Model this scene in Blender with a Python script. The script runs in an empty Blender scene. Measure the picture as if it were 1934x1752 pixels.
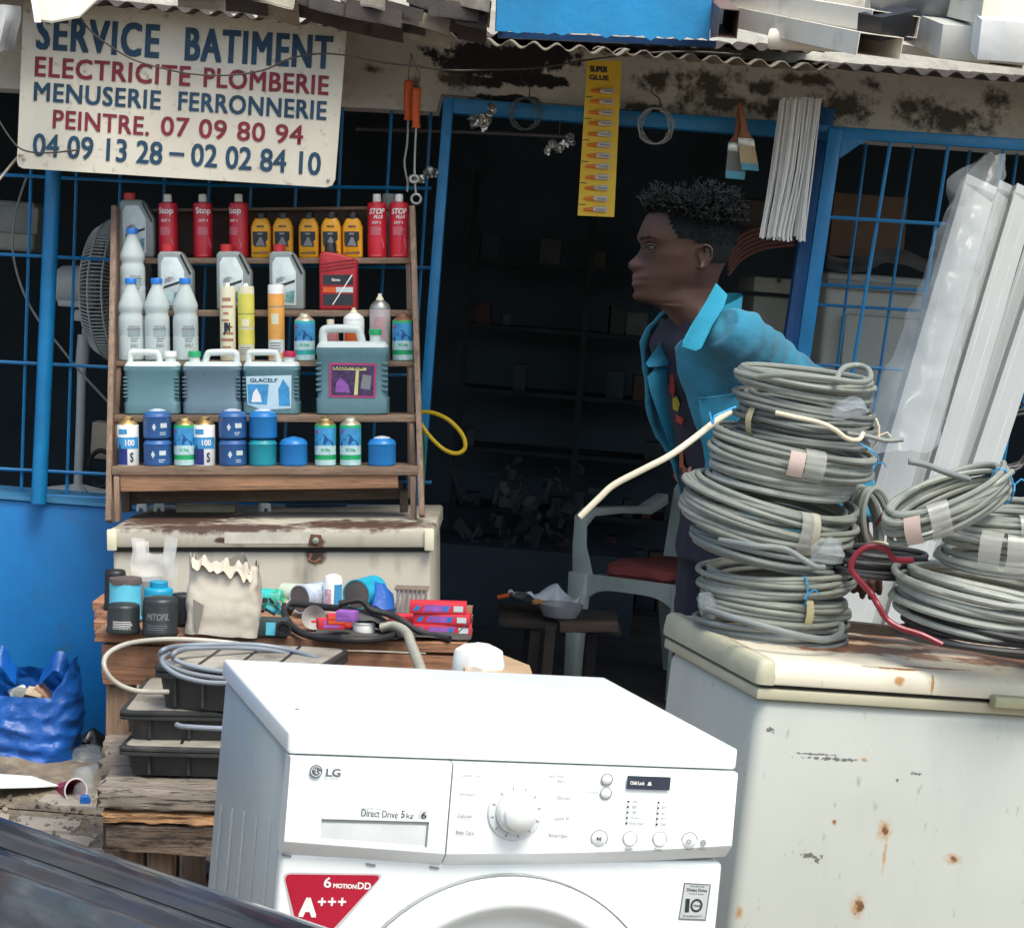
import bpy, bmesh, math, random
from mathutils import Vector, Matrix, Euler, noise
R = math.radians
sc = bpy.context.scene
col = sc.collection
random.seed(7)
# ---------------------------------------------------------------- camera, world, sun, exposure
F = 4000.0; CXP, CYP = 967.0, 876.0
ROLL = R(4.5); PITCH = R(4.8577); CAM = Vector((0, 0, 1.5))
_fw = Vector((0, math.cos(PITCH), -math.sin(PITCH))); _up = Vector((0, math.sin(PITCH), math.cos(PITCH))); _rt = Vector((1, 0, 0))
CR = _rt * math.cos(ROLL) + _up * math.sin(ROLL)
CU = -_rt * math.sin(ROLL) + _up * math.cos(ROLL)
cam_data = bpy.data.cameras.new('camera'); cam = bpy.data.objects.new('camera', cam_data); col.objects.link(cam)
cam.matrix_world = Matrix(((CR.x, CU.x, -_fw.x, CAM.x), (CR.y, CU.y, -_fw.y, CAM.y), (CR.z, CU.z, -_fw.z, CAM.z), (0, 0, 0, 1)))
cam_data.sensor_width = 36; cam_data.sensor_fit = 'HORIZONTAL'; cam_data.lens = F / 1934 * 36
cam_data.clip_start = 0.05; cam_data.clip_end = 500
sc.camera = cam
SUN_EL, SUN_AZ = R(62), R(28)          # azimuth: to the right of straight behind the camera
sun_from = Vector((math.sin(SUN_AZ) * math.cos(SUN_EL), -math.cos(SUN_AZ) * math.cos(SUN_EL), math.sin(SUN_EL)))
w = bpy.data.worlds.new('World'); sc.world = w; w.use_nodes = True
wn = w.node_tree; wn.nodes.clear()
sky = wn.nodes.new('ShaderNodeTexSky'); sky.sky_type = 'NISHITA'; sky.sun_disc = False
sky.sun_elevation = SUN_EL; sky.sun_rotation = math.atan2(sun_from.x, sun_from.y); sky.air_density = 1.0; sky.dust_density = 4.0; sky.ozone_density = 1.0
bgn = wn.nodes.new('ShaderNodeBackground'); bgn.inputs['Strength'].default_value = 0.15
out = wn.nodes.new('ShaderNodeOutputWorld')
tint = wn.nodes.new('ShaderNodeMix'); tint.data_type = 'RGBA'; tint.blend_type = 'MULTIPLY'; tint.inputs[0].default_value = 1; tint.inputs[7].default_value = (.96, 1.01, .97, 1)
wn.links.new(sky.outputs[0], tint.inputs[6]); wn.links.new(tint.outputs[2], bgn.inputs[0]); wn.links.new(bgn.outputs[0], out.inputs[0])
sd = bpy.data.lights.new('sun', 'SUN'); sd.energy = 1.25; sd.angle = R(22); sd.color = (1.0, 0.97, 0.88)
so = bpy.data.objects.new('sun', sd); col.objects.link(so); so.rotation_euler = sun_from.to_track_quat('Z', 'Y').to_euler()
sc.view_settings.view_transform = 'Standard'; sc.view_settings.look = 'None'; sc.view_settings.gamma = 1
sc.view_settings.use_curve_mapping = False
sc.view_settings.exposure = 0.97
sc.render.resolution_x = 1024; sc.render.resolution_y = 927

# ---------------------------------------------------------------- geometry helpers
def ray(px, py): return _fw + CR * ((px - CXP) / F) + CU * ((CYP - py) / F)
def P(px, py, Y):                       # point of the upright plane y = Y seen at a photo pixel
    d = ray(px, py); return CAM + d * (Y / d.y)
def G(px, py, z):                       # point of the level plane z seen at a photo pixel
    d = ray(px, py); return CAM + d * ((z - CAM.z) / d.z)
def K(Y, px=967, py=876):               # metres per photo pixel at that depth
    d = ray(px, py); return (Y / d.y) / F
def hit(M, px, py, axis, val):          # local point on the local plane axis = val of frame M
    Mi = M.inverted(); o = Mi @ CAM; d = (Mi.to_3x3() @ ray(px, py)); t = (val - o[axis]) / d[axis]; return o + d * t
class MB:
    def __init__(s): s.v = []; s.f = []
    def add(s, vs, fs):
        n = len(s.v); s.v += [tuple(v) for v in vs]; s.f += [tuple(i + n for i in f) for f in fs]; return s
    def box(s, c, d, rot=None):
        c = Vector(c); h = Vector(d) / 2
        vs = [Vector((x * h.x, y * h.y, z * h.z)) for x in (-1, 1) for y in (-1, 1) for z in (-1, 1)]
        if rot is not None: vs = [rot @ v for v in vs]
        return s.add([v + c for v in vs], [(0, 1, 3, 2), (4, 6, 7, 5), (0, 4, 5, 1), (2, 3, 7, 6), (0, 2, 6, 4), (1, 5, 7, 3)])
    def bar(s, p, q, wd, dp, up=Vector((0, 1, 0))):
        p = Vector(p); q = Vector(q); a = (q - p).normalized(); b = a.cross(Vector(up)).normalized(); c = b.cross(a).normalized()
        vs = [e + b * (i * wd / 2) + c * (j * dp / 2) for e in (p, q) for i, j in ((-1, -1), (1, -1), (1, 1), (-1, 1))]
        return s.add(vs, [(3, 2, 1, 0), (4, 5, 6, 7), (0, 1, 5, 4), (1, 2, 6, 5), (2, 3, 7, 6), (3, 0, 4, 7)])
    def prism(s, outline, y0, y1):      # outline [(x,z)] counter-clockwise seen from -y
        n = len(outline)
        vs = [(x, y0, z) for x, z in outline] + [(x, y1, z) for x, z in outline]
        return s.add(vs, [tuple(range(n)), tuple(range(2 * n - 1, n - 1, -1))] + [(i, i + n, (i + 1) % n + n, (i + 1) % n) for i in range(n)])
    def flat(s, outline, y): return s.add([(x, y, z) for x, z in outline], [tuple(range(len(outline)))])
    def poly3(s, pts, nrm, th):
        n = len(pts); nrm = Vector(nrm).normalized(); vs = [Vector(p) for p in pts] + [Vector(p) + nrm * th for p in pts]
        return s.add(vs, [tuple(range(n)), tuple(range(2 * n - 1, n - 1, -1))] + [(i, i + n, (i + 1) % n + n, (i + 1) % n) for i in range(n)])
    def rings(s, rings, closed=False, cap=True):
        n = len(rings[0]); base = len(s.v)
        for r in rings: s.v += [tuple(p) for p in r]
        m = len(rings)
        for j in range(m if closed else m - 1):
            a = base + j * n; b = base + ((j + 1) % m) * n
            for i in range(n): s.f.append((a + i, a + (i + 1) % n, b + (i + 1) % n, b + i))
        if cap and not closed:
            s.f.append(tuple(base + i for i in range(n - 1, -1, -1))); s.f.append(tuple(base + (m - 1) * n + i for i in range(n)))
        return s
    def grid(s, fn, nu, nv):
        base = len(s.v)
        for j in range(nv + 1):
            for i in range(nu + 1): s.v.append(tuple(fn(i / nu, j / nv)))
        for j in range(nv):
            for i in range(nu):
                a = base + j * (nu + 1) + i; s.f.append((a, a + 1, a + nu + 2, a + nu + 1))
        return s
    def tube(s, pts, r, seg=8, closed=False):
        pts = [Vector(p) for p in pts]; n = len(pts); rr = r if isinstance(r, (list, tuple)) else [r] * n; rings = []; up = None
        for i, p in enumerate(pts):
            a = pts[(i + 1) % n] if (closed or i < n - 1) else p; b = pts[i - 1] if (closed or i > 0) else p
            t = (a - b); t = t.normalized() if t.length > 1e-9 else Vector((0, 0, 1))
            if up is None: up = Vector((0, 0, 1)) if abs(t.z) < .9 else Vector((1, 0, 0))
            x = t.cross(up)
            if x.length < 1e-4: x = t.cross(Vector((.3, 1, .2)))
            x.normalize(); y = x.cross(t).normalized(); up = y
            rings.append([p + (x * math.cos(2 * math.pi * k / seg) + y * math.sin(2 * math.pi * k / seg)) * rr[i] for k in range(seg)])
        return s.rings(rings, closed)
    def lathe(s, prof, seg=24, M=None):
        rings = []
        for r, z in prof:
            ring = [Vector((r * math.cos(2 * math.pi * k / seg), r * math.sin(2 * math.pi * k / seg), z)) for k in range(seg)]
            if M is not None: ring = [M @ p for p in ring]
            rings.append(ring)
        return s.rings(rings)
    def sup(s, secs, seg=28):            # secs: (z, cx, hw, hd, n) rounded-rectangle loft
        rings = []
        for z, cx, hw, hd, n in secs:
            ring = []
            for k in range(seg):
                a = 2 * math.pi * (k + .5) / seg; c, d = math.cos(a), math.sin(a)
                ring.append((cx + hw * math.copysign(abs(c) ** (2 / n), c), hd * math.copysign(abs(d) ** (2 / n), d), z))
            rings.append(ring)
        return s.rings(rings)
    def rough(s, c, d, amp=.003, n=26, seed=0, lean=0):   # hewn timber along x: uneven faces, worn arrises
        c = Vector(c); h = Vector(d) / 2; rings = []; o = Vector((seed * 7.3, seed * 2.1, 1.7))
        cs = [(-1, -.8), (-.9, -1), (-.3, -1), (.3, -1), (.9, -1), (1, -.85), (1, -.2), (1, .3), (1, .85), (.9, 1), (.3, 1), (-.3, 1), (-.9, 1), (-1, .8), (-1, .25), (-1, -.3)]
        for i in range(n + 1):
            x = -h.x + 2 * h.x * i / n; ring = []
            for y, z in cs:
                p = Vector((x, y * h.y, z * h.z)); q = Vector((x * 5, y * h.y * 60, z * h.z * 60)); e = noise.noise(q + o) * amp + noise.noise(Vector((x * 34, y * 3, z * 3)) + o) * amp * .5
                if i in (0, n): p.x += noise.noise(q * 2 + o) * amp * 2.5
                ring.append(c + p + Vector((0, y, z)) * e)
            rings.append(ring)
        return s.rings(rings)
    def cyl_patch(s, r, a0, a1, z0, z1, n=10):
        base = len(s.v)
        for i in range(n + 1):
            a = a0 + (a1 - a0) * i / n
            s.v.append((r * math.sin(a), -r * math.cos(a), z0)); s.v.append((r * math.sin(a), -r * math.cos(a), z1))
        for i in range(n): s.f.append((base + 2 * i, base + 2 * i + 2, base + 2 * i + 3, base + 2 * i + 1))
        return s
    def xf(s, M):
        s.v = [tuple(M @ Vector(v)) for v in s.v]; return s
    def crumple(s, amp, scl, seed=0):
        o = Vector((seed * 3.1, seed * 1.7, seed))
        s.v = [tuple(Vector(v) + noise.noise_vector(Vector(v) * scl + o) * amp) for v in s.v]; return s
    def mesh(s, name, bevel=0, seg=2, smooth=None, ang=35):
        me = bpy.data.meshes.new(name); me.from_pydata(s.v, [], s.f); me.update()
        bm = bmesh.new(); bm.from_mesh(me)
        if bevel > 0:
            bmesh.ops.remove_doubles(bm, verts=bm.verts, dist=1e-6)
            ed = [e for e in bm.edges if len(e.link_faces) == 2 and e.calc_face_angle(0) > R(30)]
            bmesh.ops.bevel(bm, geom=ed, offset=bevel, segments=seg, affect='EDGES', profile=.5, clamp_overlap=True)
        bmesh.ops.recalc_face_normals(bm, faces=bm.faces)
        for f_ in bm.faces: f_.smooth = True
        for e in bm.edges:
            if len(e.link_faces) == 2 and e.calc_face_angle(0) > R(ang): e.smooth = False
        bm.to_mesh(me); bm.free(); return me
ALL = []
def link(name, data, parent=None, loc=None, rot=None):
    o = bpy.data.objects.new(name, data); col.objects.link(o)
    if parent: o.parent = parent
    if loc is not None: o.location = loc
    if rot is not None: o.rotation_euler = rot
    return o
def part(name, mb, mt, parent, bevel=0, seg=2, ang=35, loc=None, rot=None, label=None, kind=None):
    me = mb.mesh(name, bevel, seg, ang=ang); me.materials.append(mt)
    o = link(name, me, parent, loc, rot)
    if label: o['label'] = label
    if kind: o['kind'] = kind
    return o
def tag(o, label, cat, group=None, kind=None):
    o['label'] = label; o['category'] = cat
    if group: o['group'] = group
    if kind: o['kind'] = kind
    return o
def thing(name, label, cat, loc=(0, 0, 0), rot=(0, 0, 0), group=None):
    return tag(link(name, None, None, loc, rot), label, cat, group)
def solo(name, mb, mt, label, cat, group=None, **k):
    return tag(part(name, mb, mt, None, **k), label, cat, group)
def struct(name, mb, mt, **k):
    o = part(name, mb, mt, None, **k); o['kind'] = 'structure'; return o
def copy_tree(o, parent=None):
    c = o.copy(); col.objects.link(c)
    if parent: c.parent = parent
    for ch in list(o.children): copy_tree(ch, c)
    return c
def relabel(o, label): o['label'] = label; return o
TXT = {}
def text_me(body, bold=0.0, space=1.0):
    key = (body, bold, space)
    if key in TXT: return TXT[key]
    cu = bpy.data.curves.new('t', 'FONT'); cu.body = body; cu.offset = bold; cu.space_character = space; cu.resolution_u = 3
    ob = bpy.data.objects.new('t', cu); col.objects.link(ob)
    dg = bpy.context.evaluated_depsgraph_get(); me = bpy.data.meshes.new_from_object(ob.evaluated_get(dg))
    vs = [v.co.copy() for v in me.vertices]; fs = [tuple(p.vertices) for p in me.polygons]
    bpy.data.objects.remove(ob); bpy.data.curves.remove(cu); bpy.data.meshes.remove(me)
    x0 = min(v.x for v in vs); x1 = max(v.x for v in vs); y0 = min(v.y for v in vs); y1 = max(v.y for v in vs)
    TXT[key] = ([((v.x - x0) / (x1 - x0), (v.y - y0) / (y1 - y0)) for v in vs], fs); return TXT[key]
def text_quad(mb, body, p0, ux, uz, bold=0.0, space=1.0):   # p0 bottom-left, ux full width vector, uz full height vector
    vs, fs = text_me(body, 0.0, space); p0, ux, uz = Vector(p0), Vector(ux), Vector(uz)
    nn = ux.cross(uz).normalized(); q = uz.length * bold * 1.25; dx, dz = ux.normalized() * q, uz.normalized() * q
    for i, (a_, b_) in enumerate(((0, 0), (1, .8), (-1, .8), (1, -.8), (-1, -.8)) if bold > .003 else ((0, 0),)):
        o_ = p0 + dx * a_ + dz * b_ + nn * (.00006 * i); mb.add([o_ + (ux - dx * 2) * a + dx + (uz - dz * 2) * b + dz for a, b in vs], fs)
    return mb
def text_cyl(mb, body, r, a, width, z0, h, bold=.02, slant=0):
    vs, fs = text_me(body, 0.0); q = h * bold * .8
    for i, (a_, b_) in enumerate(((0, 0), (1, 1), (-1, 1), (1, -1), (-1, -1))):
        out = []; r_ = r + .00005 * i
        for u, v in vs:
            an = a + ((u - .5) * width * .94 + slant * v * h + a_ * q) / r; out.append((r_ * math.sin(an), -r_ * math.cos(an), z0 + v * h + b_ * q))
        mb.add(out, fs)
    return mb

# ---------------------------------------------------------------- materials
MATS = {}
def nodes(m):
    m.use_nodes = True; nt = m.node_tree; b = nt.nodes['Principled BSDF']; return nt, b
def N(nt, t, **kw):
    n = nt.nodes.new(t)
    for k, v in kw.items():
        if k in n.inputs: n.inputs[k].default_value = v
        else: setattr(n, k, v)
    return n
def rgba(c): return (c[0], c[1], c[2], 1)
def noise_fac(nt, scale, lo, hi, detail=4, stretch=(1, 1, 1), rough=.6, vec=None, rand=True):
    tc = N(nt, 'ShaderNodeTexCoord'); mp = N(nt, 'ShaderNodeMapping'); mp.inputs['Scale'].default_value = stretch
    nt.links.new(vec if vec else tc.outputs['Object'], mp.inputs['Vector'])
    if rand:
        oi = N(nt, 'ShaderNodeObjectInfo'); mu = N(nt, 'ShaderNodeMath', operation='MULTIPLY'); mu.inputs[1].default_value = 37
        nt.links.new(oi.outputs['Random'], mu.inputs[0]); nt.links.new(mu.outputs[0], mp.inputs['Location'])
    n = N(nt, 'ShaderNodeTexNoise'); n.inputs['Scale'].default_value = scale; n.inputs['Detail'].default_value = detail; n.inputs['Roughness'].default_value = rough
    nt.links.new(mp.outputs[0], n.inputs['Vector'])
    mr = N(nt, 'ShaderNodeMapRange'); mr.inputs['From Min'].default_value = lo; mr.inputs['From Max'].default_value = hi
    nt.links.new(n.outputs['Fac'], mr.inputs['Value']); return mr.outputs[0], n.outputs['Fac']
def mixc(nt, fac, a, b):
    m = N(nt, 'ShaderNodeMix', data_type='RGBA')
    for s_, x in ((m.inputs[0], fac), (m.inputs[6], a), (m.inputs[7], b)):
        if isinstance(x, (int, float)): s_.default_value = x
        elif isinstance(x, tuple): s_.default_value = rgba(x)
        else: nt.links.new(x, s_)
    return m.outputs[2]
def blobs(nt, bl, nscale=14, namp=.9, soft=.25, coord='Object'):
    tc = N(nt, 'ShaderNodeTexCoord'); no = N(nt, 'ShaderNodeTexNoise'); no.inputs['Scale'].default_value = nscale; no.inputs['Detail'].default_value = 6; no.inputs['Roughness'].default_value = .65
    nt.links.new(tc.outputs[coord], no.inputs['Vector']); prev = None
    for c, r in bl:
        s1 = N(nt, 'ShaderNodeVectorMath', operation='SUBTRACT'); s1.inputs[1].default_value = c; nt.links.new(tc.outputs[coord], s1.inputs[0])
        s2 = N(nt, 'ShaderNodeVectorMath', operation='DIVIDE'); s2.inputs[1].default_value = r; nt.links.new(s1.outputs[0], s2.inputs[0])
        ln = N(nt, 'ShaderNodeVectorMath', operation='LENGTH'); nt.links.new(s2.outputs[0], ln.inputs[0])
        if prev is None: prev = ln.outputs['Value']
        else:
            mn = N(nt, 'ShaderNodeMath', operation='MINIMUM'); nt.links.new(prev, mn.inputs[0]); nt.links.new(ln.outputs['Value'], mn.inputs[1]); prev = mn.outputs[0]
    ma = N(nt, 'ShaderNodeMath', operation='MULTIPLY_ADD'); ma.inputs[1].default_value = namp * 2; nt.links.new(no.outputs['Fac'], ma.inputs[0]); nt.links.new(prev, ma.inputs[2])
    mr = N(nt, 'ShaderNodeMapRange'); mr.inputs['From Min'].default_value = 1 + namp + soft / 2; mr.inputs['From Max'].default_value = 1 + namp - soft / 2
    nt.links.new(ma.outputs[0], mr.inputs['Value']); return mr.outputs[0]
def bump(nt, b, src, strength, dist=.01):
    bp = N(nt, 'ShaderNodeBump'); bp.inputs['Strength'].default_value = strength; bp.inputs['Distance'].default_value = dist
    nt.links.new(src, bp.inputs['Height']); nt.links.new(bp.outputs[0], b.inputs['Normal'])
def mat(name, c, rough=.55, metal=0, var=.22, scale=9, dirt=None, damt=(.55, .75), dscale=6, bmp=.12, bscale=60, trans=0, alpha=1, stretch=(1, 1, 1), coat=0, emis=None):
    if name in MATS: return MATS[name]
    m = bpy.data.materials.new(name); MATS[name] = m; nt, b = nodes(m)
    f1, _ = noise_fac(nt, scale, .3, .7, stretch=stretch)
    dk = tuple(x * (1 - var) for x in c); lt = tuple(min(1, x * (1 + var * .45)) for x in c)
    cc = mixc(nt, f1, dk, lt)
    if dirt:
        f2, _ = noise_fac(nt, dscale, damt[0], damt[1], detail=8, rough=.7, stretch=stretch); cc = mixc(nt, f2, cc, dirt)
    nt.links.new(cc, b.inputs['Base Color'])
    b.inputs['Roughness'].default_value = rough; b.inputs['Metallic'].default_value = metal
    if rough < .9:
        f3, _ = noise_fac(nt, scale * 2.3, .2, .8); mr = N(nt, 'ShaderNodeMapRange'); mr.inputs['To Min'].default_value = max(.03, rough - .1); mr.inputs['To Max'].default_value = min(1, rough + .15)
        nt.links.new(f3, mr.inputs['Value']); nt.links.new(mr.outputs[0], b.inputs['Roughness'])
    if trans: b.inputs['Transmission Weight'].default_value = trans; b.inputs['IOR'].default_value = 1.3
    if alpha < 1: b.inputs['Alpha'].default_value = alpha
    if coat: b.inputs['Coat Weight'].default_value = coat; b.inputs['Coat Roughness'].default_value = .08
    if bmp:
        _, raw = noise_fac(nt, bscale, 0, 1, stretch=stretch); bump(nt, b, raw, bmp, .004)
    return m
def wood(name, c, dark, axis=0, rough=.75, sc_=7, crk=(.5, .72)):
    if name in MATS: return MATS[name]
    m = bpy.data.materials.new(name); MATS[name] = m; nt, b = nodes(m)
    st = [9, 9, 9]; st[axis] = .7
    f1, raw = noise_fac(nt, sc_, .3, .7, stretch=tuple(st), detail=6)
    f2, raw2 = noise_fac(nt, sc_ * 2.4, crk[0], crk[1], stretch=tuple(st), detail=8, rough=.75)
    f3, _ = noise_fac(nt, 3, .4, .7)
    cc = mixc(nt, f1, tuple(x * .62 for x in c), tuple(min(1, x * 1.2) for x in c)); cc = mixc(nt, f2, cc, dark)
    mm = N(nt, 'ShaderNodeMath', operation='MULTIPLY'); mm.inputs[1].default_value = .45; nt.links.new(f3, mm.inputs[0])
    cc = mixc(nt, mm.outputs[0], cc, tuple(x * .9 + .02 for x in dark))
    nt.links.new(cc, b.inputs['Base Color']); b.inputs['Roughness'].default_value = rough
    bump(nt, b, raw2, .6, .006); return m
BLUE = mat('blue_paint', (.004, .19, .45), .38, var=.25, dirt=(.015, .06, .13), damt=(.62, .78), dscale=9, bmp=.3, bscale=90)
BLUEW = mat('blue_wall_paint', (.001, .165, .47), .5, var=.22, scale=2.5, dirt=(.03, .12, .22), damt=(.58, .72), dscale=6, bmp=.25, bscale=25)
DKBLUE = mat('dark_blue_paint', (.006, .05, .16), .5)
WHITE = mat('white_plastic', (.78, .8, .78), .35, var=.06)
CREAM = mat('cream_plastic', (.72, .68, .5), .5, var=.15)
RED = mat('red_print', (.6, .014, .035), .32, var=.1)
REDCAP = mat('red_cap', (.55, .03, .035), .4, var=.1)
BLACK = mat('black_plastic', (.012, .012, .014), .4, var=.3, bmp=.1)
DARKINK = mat('dark_ink', (.02, .025, .035), .6, var=.2, bmp=0)
GREYINK = mat('grey_ink', (.22, .23, .24), .6, var=.2, bmp=0)
NAVYINK = mat('navy_sign_ink', (.008, .05, .105), .6, var=.3, scale=25, bmp=0)
MAROON = mat('maroon_sign_ink', (.2, .012, .03), .6, var=.3, scale=25, bmp=0)
PINKINK = mat('pink_print', (.75, .25, .3), .5, var=.2, scale=120, bmp=0)
WHITEINK = mat('white_print', (.8, .78, .76), .5, var=.05, bmp=0)
SILVER = mat('silver_metal', (.6, .6, .57), .3, metal=1, var=.2)
STEEL = mat('dull_steel', (.42, .42, .4), .45, metal=.8, var=.3)
GOLD = mat('brass', (.65, .45, .2), .38, metal=1, var=.25)
BROWNMETAL = mat('brown_cap', (.25, .13, .07), .5, metal=.4)
ORANGE = mat('orange_plastic', (.62, .1, .015), .45, var=.15)
YELLOW = mat('yellow_plastic', (.8, .36, .01), .38, var=.1)
YCARD = mat('yellow_card', (.78, .5, .02), .4, var=.1)
GREEN = mat('green_plastic', (.01, .35, .12), .4, var=.1)
TEALP = mat('teal_print', (.03, .4, .38), .4, var=.2)
SKYP = mat('sky_print', (.05, .3, .6), .4, var=.3, scale=40)
MOUNT = mat('mountain_print', (.01, .08, .28), .5, var=.2)
MIST = mat('mist_print', (.45, .65, .68), .5, var=.2, scale=60)
BLUECAP = mat('blue_cap', (.01, .17, .6), .35, var=.1)
GASBLUE = mat('gas_blue', (.015, .19, .52), .35, var=.15)
GASNAVY = mat('gas_navy', (.03, .115, .33), .42, var=.2)
TEALCAN = mat('teal_can', (.015, .28, .36), .4, var=.2)
CYAN = mat('cyan_can', (.1, .45, .6), .45, var=.15)
OLIVE = mat('grey_jug', (.23, .26, .26), .5, var=.12)
LABELW = mat('pale_label', (.55, .62, .63), .45, var=.15, scale=30)
REDJUG = mat('red_jug', (.38, .01, .02), .5, var=.15)
REDBOX = mat('red_box', (.6, .03, .05), .45, var=.15)
PURPLE = mat('purple_print', (.3, .1, .42), .5, var=.3, scale=50)
CARD = mat('cardboard', (.45, .36, .26), .85, var=.2, dirt=(.3, .22, .15), bmp=.3)
PAPER = mat('paper_bag', (.49, .44, .37), .8, var=.16, scale=5, dirt=(.35, .3, .24), damt=(.6, .8), bmp=.3, bscale=30)
TEALJ = mat('teal_liquid_jug', (.10, .205, .235), .3, var=.12, scale=5)
SLATEJ = mat('slate_liquid_jug', (.11, .175, .225), .3, var=.12, scale=5)
SMOKE = mat('smoky_grey_plastic', (.25, .26, .25), .7, var=.3)
RUBBER = mat('rubber', (.015, .015, .016), .6)
WOOD = wood('weathered_wood', (.28, .185, .125), (.07, .045, .03))
WOODZ = wood('weathered_wood_upright', (.3, .2, .14), (.08, .05, .035), axis=2)
WOODR = wood('reddish_plank', (.36, .17, .09), (.08, .035, .02))
WOODG = wood('grey_plank', (.30, .25, .205), (.03, .022, .016), sc_=6, crk=(.52, .6))
WOODO = wood('orange_split_wood', (.55, .30, .14), (.06, .03, .015), sc_=9, crk=(.5, .6))
WOODD = wood('dark_plank', (.11, .075, .055), (.02, .014, .01), sc_=8)
CABLES = [mat('grey_cable_%s' % n, c, .42, var=.14, scale=30, bmp=.05) for n, c in (('mid', (.215, .228, .195)), ('dark', (.13, .138, .125)), ('light', (.29, .30, .265)), ('cool', (.175, .195, .188)), ('black', (.03, .03, .032)))]
CREAMC = mat('cream_cable', (.62, .54, .4), .5, var=.12)
REDC = mat('red_cable', (.19, .008, .02), .35, var=.15)
TAPE = mat('clear_tape', (.55, .55, .5), .2, var=.2, alpha=.45, bmp=.4, bscale=25)
TAN = mat('tan_tape', (.42, .36, .2), .4, var=.2)
PINKLAB = mat('pink_label', (.55, .42, .37), .7, var=.15)
BLUETIE = mat('blue_string', (.04, .3, .6), .5)
CLEARB = mat('frosted_bottle', (.66, .74, .74), .32, var=.05, scale=5, bmp=.02, trans=.35)
FILM = mat('clear_film', (.5, .55, .56), .18, var=.1, alpha=.28, bmp=.9, bscale=18)
FILMT = mat('translucent_bag', (.75, .75, .72), .35, var=.1, alpha=.45, bmp=.6, bscale=20)
def wp(name, mb, mt, parent, **k):      # a part modelled in world coordinates
    o = part(name, mb, mt, parent, **k); pl = Matrix.LocRotScale(parent.location, parent.rotation_euler, None)
    o.matrix_parent_inverse = pl.inverted(); return o
def boxbeam(mb, p, q, wd, ht, t=.002, up=Vector((0, 0, 1))):
    p, q = Vector(p), Vector(q); a = (q - p).normalized(); b = a.cross(up).normalized(); c = b.cross(a).normalized(); rings = []
    for e, k in ((p, 0), (q, 0), (q, t), (p, t)):
        rings.append([e + b * (i * (wd / 2 - k)) + c * (j * (ht / 2 - k)) for i, j in ((-1, -1), (1, -1), (1, 1), (-1, 1))])
    return mb.rings(rings, closed=True)
def frame_of(o): return Matrix.LocRotScale(o.location, o.rotation_euler, None)
# ---------------------------------------------------------------- ground
m = bpy.data.materials.new('sandy_ground'); nt, b = nodes(m)
f1, r1 = noise_fac(nt, 2.2, .35, .65, detail=8); f2, r2 = noise_fac(nt, 30, .45, .7, detail=6); f3, r3 = noise_fac(nt, 7, .55, .62, detail=8)
cc = mixc(nt, f1, (.215, .165, .115), (.13, .105, .085)); cc = mixc(nt, f2, cc, (.26, .22, .165)); cc = mixc(nt, f3, cc, (.11, .09, .075))
nt.links.new(cc, b.inputs['Base Color']); b.inputs['Roughness'].default_value = .95; bump(nt, b, r2, .8, .01)
struct('ground', MB().grid(lambda u, v: (-60 + 120 * u, -60 + 120 * v, 0), 4, 4), m)
# sand heap along the foot of the blue wall
sand = MB().grid(lambda u, v: (-2.2 + 1.35 * u, 5.55 + .85 * v, .004 + .05 * math.sin(math.pi * min(1, v * 1.1)) ** 2 * (1 - .6 * u) + .02 * (noise.noise(Vector((u * 9, v * 7, 1))) + .3) * math.sin(math.pi * v) * math.sin(math.pi * u)), 50, 36)
struct('sand', sand, m)
pav = mat('paving_stone', (.36, .32, .27), .85, var=.25, scale=12, dirt=(.2, .17, .13), damt=(.5, .7), bmp=.4)
def irregular(cx, cy, w_, d_, seed):
    rr = random.Random(seed); return [(cx + sx * w_ / 2 + rr.uniform(-.018, .018), cy + sy * d_ / 2 + rr.uniform(-.014, .014)) for sx, sy in ((-1, -1), (0, -1.05), (1, -1), (1.03, 0), (1, 1), (0, 1.02), (-1, 1))]
k_ = 0
for j in range(12):
    for i in range(9):
        y_ = 4.4 + j * .125; x_ = -1.30 + i * .165 + (j % 2) * .07
        if x_ < -1.22 + .0 * j and y_ > 5.5: continue
        if random.random() < .13 and y_ > 5.2: continue
        k_ += 1; o_ = irregular(x_, y_, .152, .112, k_); n = len(o_); h_ = .012 + random.uniform(-.004, .005)
        s_ = part('paving_stone', MB().add([(x, y, -.01) for x, y in o_] + [(x, y, h_) for x, y in o_], [tuple(range(n, 2 * n))] + [(i2, (i2 + 1) % n, (i2 + 1) % n + n, i2 + n) for i2 in range(n)]), pav, None, bevel=.003); s_['kind'] = 'structure'
# ---------------------------------------------------------------- shop building
plas = bpy.data.materials.new('dirty_plaster'); nt, b = nodes(plas)
f1, r1 = noise_fac(nt, 3, .3, .7, detail=8, rand=False); f2, r2 = noise_fac(nt, 1.6, .45, .7, detail=8, stretch=(1, 1, 3), rand=False); f4, r4 = noise_fac(nt, 22, .56, .66, detail=6, rand=False)
cc = mixc(nt, f1, (.56, .53, .46), (.66, .63, .555)); cc = mixc(nt, f2, cc, (.46, .42, .355))
m4 = N(nt, 'ShaderNodeMath', operation='MULTIPLY'); m4.inputs[1].default_value = .3; nt.links.new(f4, m4.inputs[0]); cc = mixc(nt, m4.outputs[0], cc, (.18, .16, .13))
def bp_(px, py, rx, ry): v = P(px, py, 6.45); k = K(6.45); return ((v.x, 6.45, v.z), (rx * k, .2, ry * k))
mk_ = blobs(nt, [bp_(930, 115, 110, 34), bp_(1000, 150, 70, 16), bp_(905, 155, 50, 12), bp_(1035, 95, 60, 40), bp_(960, 188, 60, 9)], 20, 1.3, .25)
cc = mixc(nt, mk_, cc, (.022, .02, .022))
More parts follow.
